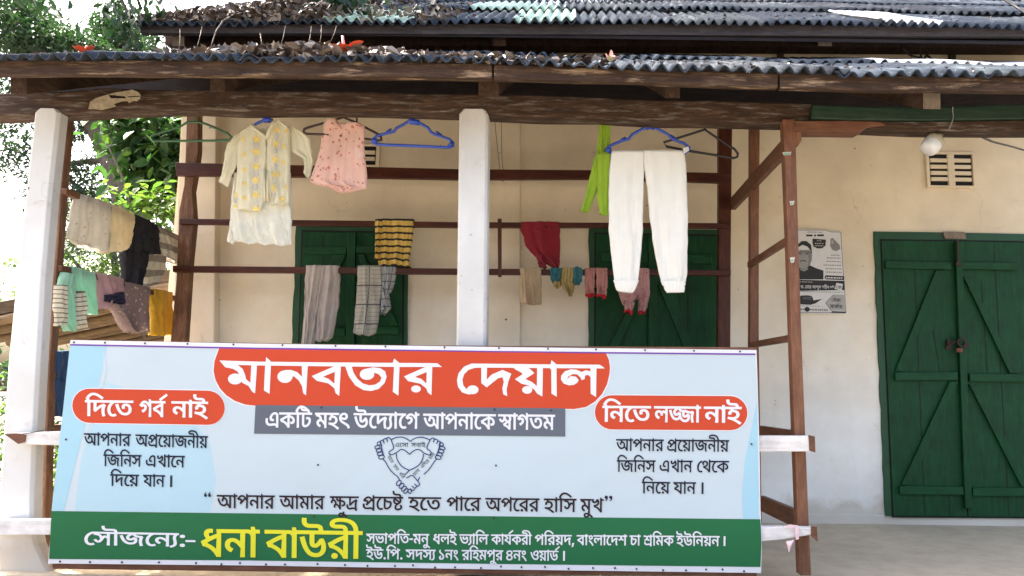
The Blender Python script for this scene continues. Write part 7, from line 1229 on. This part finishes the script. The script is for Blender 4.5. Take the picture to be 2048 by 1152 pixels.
# torn paper on the beam
tp = thing('torn_paper', 'torn remnant of a paper poster stuck on the weathered front beam', 'torn paper', tuple(P(230, 220, 0.05)))
tb = lambda pts: [(x / 5.237, y / 5.237) for x, y in pts]
mb = MB(); mb.pp(tb([(925, 1140), (945, 1065), (1000, 1030), (1090, 1000), (1200, 970), (1330, 950), (1380, 938), (1440, 960), (1472, 990), (1465, 1030), (1430, 1060), (1400, 1052), (1350, 1078), (1330, 1055), (1270, 1060), (1190, 1090), (1212, 1110), (1150, 1130), (1060, 1150), (980, 1140)]), 0.056, 0.003); mb.build('paper', plain('yellowed paper', (0.33, 0.27, 0.18), 0.9, 0, 0.35, 40), tp)
mb = MB(); mb.pp(tb([(1138, 994), (1310, 1010), (1318, 1030), (1160, 1028)]), 0.0545, 0.001); mb.pp(tb([(1338, 1010), (1462, 1004), (1462, 1012), (1338, 1020)]), 0.0545, 0.001); mb.build('printed_bar', M['black_plastic'], tp)
# small sticker scraps on the front post
for (x, y, w_, h_, lb) in ((1574, 307, 9, 3.5, 'green and white paper scrap stuck near the top of the front post'), (1584, 406, 5, 4.5, 'pale paper scrap stuck halfway up the front post'), (1585, 520, 5, 6, 'pale torn sticker on the front post beside the poster')):
    s_ = thing('sticker', lb, 'sticker', tuple(P(x, y, 0.06)), 'paper scraps on the front post')
    mb = MB(); mb.pp([(x - w_, y - h_ + 1), (x + w_, y - h_), (x + w_ - 2, y + h_ - 1), (x - w_ + 2, y + h_)], 0.0585, 0.002); mb.build('paper', M['white_plaster'], s_)
    mb = MB(); mb.pp([(x - w_ + 2, y), (x + w_ - 3, y - 1), (x + w_ - 4, y + 2), (x - w_ + 3, y + 2.5)], 0.0575, 0.0008); mb.build('print', plain('faded green print', (0.08, 0.33, 0.22), 0.8), s_)

# bulb
bb = thing('light_bulb', 'unlit white light bulb hanging tilted under the green beam', 'light bulb', tuple(P(1880, 264, 0.1)))
ba = P(1885, 263, 0.10); be = P(1846, 311, 0.085); ax = (be - ba).normalized()
mb = MB(); mb.lathe(ba, ax, [(0, 0.008), (0.002, 0.0125), (0.020, 0.0135), (0.024, 0.012)], 16); mb.build('socket', M['black_plastic'], bb, smooth=True)
mb = MB(); mb.lathe(ba + ax * 0.022, ax, [(0, 0.013), (0.010, 0.016), (0.022, 0.030), (0.028, 0.0385), (0.032, 0.0415), (0.056, 0.0425), (0.057, 0.038)], 24); mb.build('housing', plain('cream plastic', (0.34, 0.31, 0.22), 0.4, 0, 0.05, 10, 0), bb, smooth=True)
mb = MB(); mb.lathe(ba + ax * 0.077, ax, [(0, 0.041), (0.003, 0.0425), (0.034, 0.0415), (0.046, 0.0375), (0.054, 0.028), (0.057, 0.012)], 24); mb.build('diffuser', plain('white diffuser', (0.66, 0.66, 0.66), 0.35, 0, 0.02, 10, 0), bb, smooth=True)
def wire(label, pts, r, mat, name='wire'):
    mb = MB(); sm = []
    for i in range(len(pts) - 1):
        for k in range(5):
            f = k / 5; a, b = Vector(pts[i]), Vector(pts[i + 1]); sm.append(a.lerp(b, f))
    sm.append(Vector(pts[-1]))
    for _ in range(3): sm = [sm[0]] + [(sm[i - 1] + sm[i] * 2 + sm[i + 1]) / 4 for i in range(1, len(sm) - 1)] + [sm[-1]]
    mb.tube(sm, r, 6); o_ = mb.build(name, mat, None, smooth=True); return tag(o_, label, 'wire')
M['grey_wire'] = plain('grey wire', (0.30, 0.30, 0.31), 0.5, 0, 0.1, 10, 0); M['black_wire'] = plain('black cable', (0.03, 0.025, 0.022), 0.5, 0, 0.1, 10, 0)
wire('thin grey wire the bulb hangs from, looped over the green beam', [P(1906, 214, 0.04), P(1905, 218, 0.045), P(1907, 236, 0.048), P(1899, 258, 0.06), P(1890, 262, 0.08), P(1879, 264, 0.1)], 0.0018, M['grey_wire'])
wire('dark cable drooping from the beam towards the right edge above the vent', [P(1938, 255, 0.12), P(1955, 270, 0.3), P(1985, 284, 0.55), P(2020, 292, 0.9), P(2060, 304, 1.3), P(2090, 306, 1.46)], 0.006, M['black_wire'])
wire('dark tangled cable end lying on the lower roof under the upper eave', [P(1835, 60, 1.0), P(1838, 92, 1.2), P(1842, 112, 1.35), P(1846, 128, 1.2), P(1852, 108, 1.25), P(1862, 118, 1.2), P(1872, 122, 1.2), P(1890, 124, 1.2), P(1868, 130, 1.15), P(1850, 130, 1.15), P(1842, 115, 1.25), P(1822, 112, 1.25), P(1808, 100, 1.25), P(1808, 92, 1.25), P(1816, 88, 1.25)], 0.007, M['black_wire'])
wire('thin wire loop hanging down the wall beside the middle column', [P(988, 222, 1.2), P(992, 270, 1.2), P(999, 330, 1.2), P(1001, 358, 1.2), P(1005, 364, 1.2), P(1010, 358, 1.2), P(1004, 330, 1.2), P(1003, 270, 1.2), P(1002, 222, 1.2)], 0.0016, M['black_wire'])
wire('straight dark cable crossing above the upper roof at the top right corner', [P(1990, -12, 1.4), P(2030, 12, 1.25), P(2070, 38, 1.1)], 0.008, M['black_wire'])
wire('thin wire tying the left end of the upper white plank to the column', [P(45, 868, 0.0), P(70, 864, 0.01), P(98, 858, 0.05), P(108, 856, 0.2)], 0.0015, M['black_wire'])

# ------------------------------------------------------------------ leaf litter, twigs and fallen flowers on the roofs
def lower_z(Y): return EZ + (Y - EY) * SL
sage, sagb, sagu = sag(LOWPX, EY, EZ, 0.0125), sag(BACKPX, WALL, EZ + SL * (WALL - EY), -0.0125), sag(UPPX, UY, UZ, 0.0135)
def roof_z(x, Y):
    f = (Y - EY) / (WALL - EY); return lower_z(Y) + sage(x) + (sagb(x) - sage(x)) * f
def upper_z(Y): return UZ + (Y - UY) * US
def leafshape(mb, c, L, W, rot, curl=0.3):
    pts = [(-.5, 0, 0), (-.2, .42, curl * .35), (.15, .38, curl * .3), (.5, 0, curl * .1), (.15, -.38, curl * .3), (-.2, -.42, curl * .35), (0, 0, 0)]
    vs = [Vector(c) + rot @ Vector((x * L, y * W, z * L)) for x, y, z in pts]
    mb.add(vs, [[0, 6, 1], [1, 6, 2], [2, 6, 3], [3, 6, 4], [4, 6, 5], [5, 6, 0]])
def rrot(flat=1.0):
    return Matrix.Rotation(random.uniform(0, 6.28), 3, 'Z') @ Matrix.Rotation(random.gauss(0, flat), 3, 'X') @ Matrix.Rotation(random.gauss(0, flat), 3, 'Y')
random.seed(11)
lm = MB()
for i in range(1500):
    px = random.choice([random.uniform(60, 1230), random.uniform(330, 720), random.uniform(400, 1000)])
    Y = EY + 0.03 + abs(random.gauss(0, 0.30))
    if px < 330 and random.random() < 0.6: continue
    if Y > 1.4: continue
    x = P(px, 120, Y).x; hump = 0.045 * max(0, 1 - abs(px - 600) / 300)
    z = roof_z(x, Y) + 0.008 + random.random() * (0.016 + hump)
    s_ = random.uniform(0.025, 0.075)
    leafshape(lm, (x, Y, z), s_, s_ * random.uniform(.4, .7), rrot(0.7), random.uniform(-.3, .7))
o = lm.build('leaf_litter', M['dry_leaf'], None, fix=False); tag(o, 'dry brown leaves piled along the edge of the lower roof', 'dry leaves', kind='stuff')
lm = MB()
for i in range(2600):
    px = random.choice([random.uniform(262, 660), random.uniform(300, 660), random.uniform(420, 640)])
    if random.random() < 0.10: px = random.uniform(660, 900)
    Y = UY + random.random() ** 1.4 * 1.5; x = P(px, 40, UY).x
    z = upper_z(Y) + sag(UPPX, UY, UZ, 0.0135)(x) + 0.012 + random.random() * (0.04 + 0.10 * max(0, 1 - abs(px - 560) / 260))
    s_ = random.uniform(0.03, 0.085)
    leafshape(lm, (x, Y, z), s_, s_ * random.uniform(.4, .7), rrot(0.8), random.uniform(-.3, .7))
o = lm.build('leaf_litter', M['dry_leaf'], None, fix=False); tag(o, 'dry brown leaves heaped on the left end of the upper roof', 'dry leaves', kind='stuff')
lm = MB()
for i in range(260):
    px = random.uniform(660, 2048); Y = UY + random.uniform(0.02, 1.6); x = P(px, 30, Y).x; s_ = random.uniform(0.015, 0.04)
    leafshape(lm, (x, Y, upper_z(Y) + sagu(x) + 0.02), s_, s_ * .5, rrot(0.4), 0.3)
for i in range(160):
    px = random.uniform(1240, 2048); Y = EY + random.uniform(0.01, 0.8); x = P(px, 130, Y).x; s_ = random.uniform(0.015, 0.04)
    leafshape(lm, (x, Y, roof_z(x, Y) + 0.018), s_, s_ * .5, rrot(0.5), 0.3)
o = lm.build('leaf_scraps', M['dry_leaf'], None, fix=False); tag(o, 'scattered scraps of dry leaf on the bare corrugated sheets', 'dry leaves', kind='stuff')
def twig(label, pts, r):
    mb = MB(); mb.tube(pts, [r * (1 - 0.7 * i / (len(pts) - 1)) for i in range(len(pts))], 6); return tag(mb.build('twig', M['twig'], None, smooth=True), label, 'twig', 'dry twigs fallen on the roofs')
twig('long bent dry twig fallen from the upper roof onto the lower one', [P(502, 22, 1.1), P(468, 30, 0.98), P(446, 42, 0.85), P(432, 62, 0.7), P(426, 80, 0.55), P(421, 96, 0.4)], 0.007)
for i, (x0, y0, x1, y1, lb) in enumerate(((360, 58, 358, 100, 'thin dry stalk left of the bent twig between the two roofs'), (404, 54, 392, 100, 'thin dry stalk beside the bent twig, leaning left'), (520, 66, 523, 96, 'short upright dry stalk right of the bent twig'), (571, 52, 560, 96, 'leaning dry stalk under the leaf heap of the upper roof'), (623, 52, 616, 92, 'straight dry stalk left of the orange flower'), (643, 50, 639, 92, 'straight dry stalk nearest the orange flower'), (673, 52, 661, 84, 'short leaning dry stalk above the orange flower'))):
    twig(lb, [P(x0, y0, 0.9), P((x0 + x1) / 2 + 1, (y0 + y1) / 2, 0.6), P(x1, y1, 0.3)], 0.0028)
def petal(mb, c, d, L, W, cup):
    d = Vector(d).normalized(); s_ = d.cross(Vector((0, 0, 1))).normalized(); up = s_.cross(d)
    rows_ = [(0, .12, 0), (.3, .8, .1), (.6, 1, .3), (.85, .7, .55), (1, .15, .75)]
    vs = []
    for t, w_, z in rows_:
        for k in (-1, 0, 1): vs.append(Vector(c) + d * (t * L) + s_ * (k * w_ * W / 2) + up * (z * cup * L + (0.12 * L * abs(k) * w_)))
    fs = [[3 * i + k, 3 * i + k + 1, 3 * i + k + 4, 3 * i + k + 3] for i in range(4) for k in (0, 1)]
    mb.add(vs, fs)
M['orange_petal'] = plain('orange red petal', (0.72, 0.09, 0.03), 0.6, 0, 0.15, 30, 0.1); M['pink_petal'] = plain('pink petal', (0.70, 0.30, 0.26), 0.6, 0, 0.2, 30, 0.1); M['cream_petal'] = plain('cream petal', (0.72, 0.62, 0.40), 0.6, 0, 0.2, 30, 0.1)
fo = thing('fallen_flower', 'big orange red flower fallen among dry leaves on the lower roof edge', 'flower', tuple(P(690, 104, -0.22)))
c = P(688, 103, -0.22); mb = MB()
for dx, dy, L, W, cu in ((-1, -.2, .055, .05, .25), (1, -.1, .09, .05, .30), (.5, .6, .06, .045, .4), (-.4, .7, .05, .045, .4), (.2, -1, .045, .05, .1)): petal(mb, c, (dx, dy, .25), L, W, cu)
mb.build('petal', M['orange_petal'], fo, smooth=True)
mb = MB(); mb.tube([c, P(687, 88, -0.22), P(685, 72, -0.22)], [0.008, 0.0065, 0.005], 8); mb.build('pistil', M['pink_petal'], fo, smooth=True)
f2 = thing('fallen_flower', 'small wilted pink and cream flower on the lower roof edge, right of the leaves', 'flower', tuple(P(1222, 124, -0.22)))
c = P(1222, 124, -0.22); mb = MB()
for dx, dy, L, cu in ((-1, -.2, .035, .9), (.2, .3, .04, 1.2), (1, 0, .04, .4), (.6, .6, .035, .9)): petal(mb, c, (dx, dy, .4), L, .02, cu)
mb.build('petal', M['pink_petal'], f2, smooth=True)
mb = MB(); petal(mb, c, (-.3, -1, .1), .035, .03, .3); petal(mb, c, (.4, -1, .1), .04, .02, .1); mb.build('inner_petal', M['cream_petal'], f2, smooth=True)
f3 = thing('fallen_flower', 'faded red flower lying on the lower roof at the far left', 'flower', tuple(P(166, 108, -0.2)))
c = P(166, 107, -0.2); mb = MB()
for dx, dy, L, cu in ((-1, -.2, .05, .4), (1, .1, .05, .6), (0, -1, .04, .3), (.2, .8, .05, .5)): petal(mb, c, (dx, dy, .3), L, .04, cu)
mb.build('petal', M['orange_petal'], f3, smooth=True)
mb = MB(); mb.tube([c, c + Vector((0.02, -0.01, 0.03))], 0.004, 6); mb.build('pistil', M['pink_petal'], f3, smooth=True)

# ------------------------------------------------------------------ trees, plants and the hut beyond the left side
def leaf_cloud(mb, c, rx, ry, rz, n, size, droop=0.3, shell=0.35, fat=0.42):
    c = Vector(c)
    nc = max(4, n // 26); cl = []
    for _ in range(nc):
        v = Vector((random.gauss(0, 1), random.gauss(0, 1), random.gauss(0, 1))).normalized() * (shell + (1 - shell) * random.random() ** 0.5)
        cl.append(Vector((c.x + v.x * rx, c.y + v.y * ry, c.z + v.z * rz)))
    for i in range(n):
        q = cl[i % nc]; cr = 0.22 * (rx + rz) / 2 + size
        p = q + Vector((random.gauss(0, cr * .6), random.gauss(0, cr * .6), random.gauss(0, cr * .45)))
        L = size * random.uniform(.7, 1.3)
        leaf_one(mb, p, L, L * fat, droop)
def leaf_one(mb, p, L, W, droop):
    a = random.uniform(0, 6.28); d = Vector((math.cos(a), math.sin(a), random.gauss(-droop, 0.45))).normalized()
    s_ = d.cross(Vector((random.gauss(0, .4), random.gauss(0, .4), 1))).normalized(); up = s_.cross(d)
    vs = [p, p + d * L * .35 + s_ * W * .5 + up * L * .06, p + d * L * .7 + s_ * W * .38 + up * L * .02, p + d * L - up * L * .10, p + d * L * .7 - s_ * W * .38 + up * L * .02, p + d * L * .35 - s_ * W * .5 + up * L * .06]
    mb.add(vs, [[0, 1, 2, 3], [0, 3, 4, 5]])
def tree(label, base, limbs, clouds, mat, size, name='tree', cat='tree', droop=.3, fat=.42, group=None):
    t = thing(name, label, cat, tuple(base), group)
    mb = MB()
    for pts, r0, r1 in limbs:
        sm = [Vector(q) for q in pts]
        for _ in range(2):
            o_ = [sm[0]]
            for a, b in zip(sm, sm[1:]): o_ += [a * .75 + b * .25, a * .25 + b * .75]
            sm = o_ + [sm[-1]]
        n = len(sm); mb.tube(sm, [r0 + (r1 - r0) * i / (n - 1) for i in range(n)], 10)
    mb.build('trunk', M['bark'], t, smooth=True)
    mb = MB()
    for (c, rx, ry, rz, n) in clouds: leaf_cloud(mb, c, rx, ry, rz, n, size, droop, fat=fat)
    mb.build('crown', mat, t, fix=False); return t
random.seed(21)
GZ = -0.75
def cl(px, py, Y, rpx, rpy, n, deep=1.0):
    k = (Y + 3.2) / FPX; return (P(px, py, Y), rpx * k, max(rpx, rpy) * k * deep, rpy * k, n)
Y1 = 7.0; b = P(330, 900, Y1); b.z = GZ
tree('tall tree with a dark curving limb and fine leaves beyond the left column', b,
     [([b, P(300, 560, Y1), P(262, 420, Y1), P(226, 320, Y1), P(205, 270, Y1), P(170, 230, Y1), P(120, 150, Y1), P(60, 80, Y1)], 0.24, 0.09), ([P(205, 270, Y1), P(212, 230, Y1), P(205, 160, Y1), P(190, 90, Y1)], 0.12, 0.05), ([P(226, 320, Y1), P(180, 322, Y1), P(120, 330, Y1), P(70, 360, Y1)], 0.05, 0.02), ([P(300, 560, Y1), P(200, 420, Y1), P(80, 300, Y1)], 0.05, 0.02)],
     [cl(235, 55, Y1 + 1.5, 60, 50, 1800), cl(250, 90, Y1 + 1.2, 70, 22, 1000), cl(30, 60, Y1 + 2, 110, 60, 2500), cl(100, 85, Y1 + 1.6, 70, 30, 1400), cl(20, 30, Y1, 75, 60, 2000), cl(75, 75, Y1, 70, 45, 1900), cl(60, 15, Y1 + 1, 60, 40, 1200), cl(165, 98, Y1, 55, 28, 1300), cl(212, 70, Y1 + .8, 36, 45, 900), cl(95, 100, Y1, 100, 25, 1400), cl(265, 60, Y1 + 1, 60, 50, 1200), cl(325, 92, Y1, 50, 20, 400), cl(130, 380, Y1, 60, 60, 1000), cl(150, 250, Y1, 45, 45, 600), cl(200, 400, Y1 + .5, 60, 70, 900), cl(200, 480, Y1, 80, 40, 800), cl(300, 250, Y1, 70, 50, 700),
      cl(20, 170, Y1, 50, 45, 500), cl(30, 270, Y1, 45, 55, 650), cl(15, 335, Y1, 40, 25, 250), cl(-60, 200, Y1, 70, 160, 800), cl(170, 205, Y1, 60, 30, 350), cl(165, 300, Y1, 40, 60, 300), cl(250, 330, Y1 + 1, 70, 70, 900)], M['leaf_a'], 0.075, droop=.5)
Y2 = 4.6; b = P(420, 1000, Y2); b.z = GZ
tree('broad-leaved tree with dark glossy leaves right beside the house corner', b,
     [([b, P(395, 700, Y2), P(372, 480, Y2), P(345, 350, Y2), P(320, 250, Y2)], 0.10, 0.03), ([P(372, 480, Y2), P(310, 380, Y2), P(260, 300, Y2)], 0.04, 0.012)],
     [cl(330, 250, Y2, 50, 35, 240), cl(280, 265, Y2, 45, 35, 170), cl(320, 310, Y2, 55, 45, 300), cl(270, 330, Y2, 35, 30, 110), cl(335, 370, Y2, 40, 40, 220), cl(300, 410, Y2, 35, 25, 90), cl(250, 235, Y2, 30, 20, 60), cl(400, 300, Y2, 60, 80, 300)], M['leaf_b'], 0.17, droop=.7, fat=.5)
Y3 = 3.4; b = P(300, 980, Y3); b.z = GZ
tree('young sapling with bright yellow green leaves behind the side rails', b,
     [([b, P(290, 600, Y3), P(268, 420, Y3), P(235, 330, Y3), P(212, 285, Y3)], 0.018, 0.005), ([P(290, 600, Y3), P(310, 480, Y3), P(318, 390, Y3)], 0.012, 0.004)],
     [cl(285, 395, Y3, 38, 22, 60), cl(320, 420, Y3, 35, 28, 70), cl(300, 455, Y3, 45, 30, 80), cl(340, 385, Y3, 22, 28, 36), cl(250, 400, Y3, 25, 25, 26), cl(345, 470, Y3, 25, 30, 40)], M['leaf_c'], 0.10, name='sapling', droop=.3, fat=.5)
Y4 = 9.0; b = P(240, 900, Y4); b.z = GZ
tree('distant bushy tree with small leaves low behind the hanging clothes', b,
     [([b, P(240, 640, Y4), P(230, 520, Y4), P(215, 440, Y4)], 0.10, 0.03), ([P(240, 640, Y4), P(180, 560, Y4), P(130, 500, Y4)], 0.05, 0.02)],
     [cl(150, 430, Y4, 60, 60, 500), cl(230, 400, Y4, 60, 60, 550), cl(310, 470, Y4, 70, 60, 650), cl(170, 520, Y4, 60, 40, 600), cl(240, 540, Y4, 70, 40, 800), cl(320, 560, Y4, 60, 50, 600), cl(110, 560, Y4, 40, 40, 260), cl(10, 540, Y4, 40, 40, 120), cl(20, 605, Y4, 50, 25, 300), cl(-60, 590, Y4, 60, 60, 300)], M['leaf_c'], 0.085, name='bushy_tree')
# the big shade tree whose crown spreads above the roofs, out of the top of the picture
b = Vector((-1.6, 8.6, GZ))
tree('huge shade tree behind the house spreading over the roofs', b, [([b, b + Vector((0.2, -0.3, 4.0)), b + Vector((0.6, -2.2, 7.2)), b + Vector((1.6, -4.4, 8.4))], 0.30, 0.08), ([b + Vector((0.2, -0.3, 4.0)), b + Vector((-0.8, -2.0, 7.0)), b + Vector((-2.6, -4.6, 8.2))], 0.18, 0.06)],
     [(Vector((-4.6, 3.0, 7.4)), 1.9, 1.6, 0.8, 2000), (Vector((-2.6, 3.0, 7.6)), 2.0, 1.6, 0.8, 2300), (Vector((-0.6, 3.1, 7.8)), 1.9, 1.6, 0.8, 2000), (Vector((1.0, 3.4, 7.8)), 1.6, 1.4, 0.7, 1300)], M['leaf_b'], 0.17, droop=.4)
# overhanging branches at the top
def branch(label, pts, clouds, size, fat=.42):
    t = thing('overhanging_branch', label, 'branch', tuple(pts[0]))
    mb = MB(); n = len(pts); mb.tube(pts, [0.014 - 0.01 * i / (n - 1) for i in range(n)], 8); mb.build('stem', M['bark'], t, smooth=True)
    mb = MB()
    for c_ in clouds: leaf_cloud(mb, *c_, size, 1.2, fat=fat)
    mb.build('foliage', M['leaf_d'], t, fix=False)
branch('dark leafy branch hanging in over the left end of the upper roof', [P(150, -120, 0.9), P(200, -60, 0.9), P(240, -10, 0.9), P(262, 40, 0.9)], [cl(228, 4, .9, 20, 16, 22), cl(252, 46, .9, 18, 28, 40), cl(268, 70, .9, 14, 18, 14), cl(285, 4, .9, 36, 12, 30), cl(60, -8, .9, 60, 10, 40)], 0.075, .42)
branch('dark leafy branch dipping in over the green sheet of the upper roof', [P(740, -100, 1.2), P(720, -40, 1.2), P(700, 0, 1.2)], [cl(690, 4, 1.2, 50, 12, 70), cl(750, 4, 1.2, 25, 14, 30), cl(620, -4, 1.2, 40, 12, 40)], 0.10, .45)
# a far line of scrub beyond the yard: one mass
mb = MB(); random.seed(44)
for k in range(26):
    x = -34 + 1.5 * k + random.uniform(-.5, .5)
    leaf_cloud(mb, (x, 24 + random.uniform(-2, 2), 0.5 + random.uniform(-.3, .3)), 1.7, 1.2, 1.5 + random.uniform(0, .6), 230, 0.34, .3)
o = mb.build('scrub', M['leaf_a'], None, fix=False); tag(o, 'far line of green scrub beyond the yard behind the hut', 'scrub', kind='stuff')
# hut with a bamboo roof
hut = thing('hut', 'low hut with a bamboo pole roof behind the hanging clothes', 'hut', tuple(P(180, 900, 4.2)))
HYa, HYb = 2.7, 6.2
def hp_(px, Yh): 
    y = 628 - 0.19 * px; q = P(px, y, HYa); return Vector((q.x, Yh, q.z + (Yh - HYa) * 0.01))
M['bamboo'] = wood('old bamboo', (0.10, 0.065, 0.035), (0.19, 0.125, 0.07), (0.30, 0.21, 0.12), 'x', 0.75)
M['thatch'] = wood('dark thatch', (0.05, 0.035, 0.022), (0.10, 0.07, 0.045), (0.17, 0.12, 0.08), 'x', 0.95)
mb = MB(); mb.prism([hp_(-160, HYa), hp_(420, HYa), hp_(420, HYa) + Vector((0, 0, 0.10)), hp_(-160, HYa) + Vector((0, 0, 0.10))], (0, HYb - HYa, 0.03)); mb.build('roof', M['thatch'], hut)
for i in range(13):
    Yh = HYa + 0.02 + (HYb - HYa) * (i / 12) ** 1.2
    mb = MB(); a = hp_(-160, Yh) + Vector((0, 0, -0.03 + random.uniform(-.04, .02))); b = hp_(420, Yh) + Vector((0, 0, -0.03 + random.uniform(-.04, .02)))
    mb.tube([a.lerp(b, k / 6) + Vector((0, 0, random.uniform(-.01, .01))) for k in range(7)], random.uniform(0.025, 0.045), 8); mb.build('bamboo_pole', M['bamboo'], hut, smooth=True)
for px in (30, 330):
    q = hp_(px, HYa + 0.4); mb = MB(); mb.tube([(q.x, q.y, GZ), (q.x, q.y, q.z)], 0.05, 8); mb.build('post', M['bark'], hut, smooth=True)
q0 = hp_(150, HYb); q1 = hp_(420, HYb); mb = MB(); mb.prism([(q0.x, HYb - .1, GZ), (q1.x, HYb - .1, GZ), (q1.x, HYb - .1, q1.z), (q0.x, HYb - .1, q0.z)], (0, .08, 0)); mb.build('back_wall', M['thatch'], hut)
# shrubs growing between the house and the hut
for i, (px, py, Y, rx, ry, n, lb) in enumerate(((112, 930, 1.6, 26, 60, 160, 'yellow green shrub between the left column and the banner'), (60, 960, 2.4, 80, 90, 420, 'dense green shrub behind the left column'), (130, 870, 2.6, 60, 50, 260, 'loose green shrub under the bamboo roof edge'), (-60, 860, 3.4, 80, 130, 420, 'tall green shrub at the far left edge behind the column'))):
    b = P(px, 1040, Y); b.z = GZ
    tree(lb, b, [([b, P(px, py + 20, Y)], 0.012, 0.005), ([b, P(px - 15, py - 10, Y)], 0.010, 0.004), ([b, P(px + 14, py - 20, Y)], 0.010, 0.004)], [cl(px, py, Y, rx, ry, n)], M['leaf_c'] if i != 1 else M['leaf_b'], 0.07, name='shrub', cat='shrub')
for o in list(bpy.data.objects):
    if '_w' in o: del o['_w']
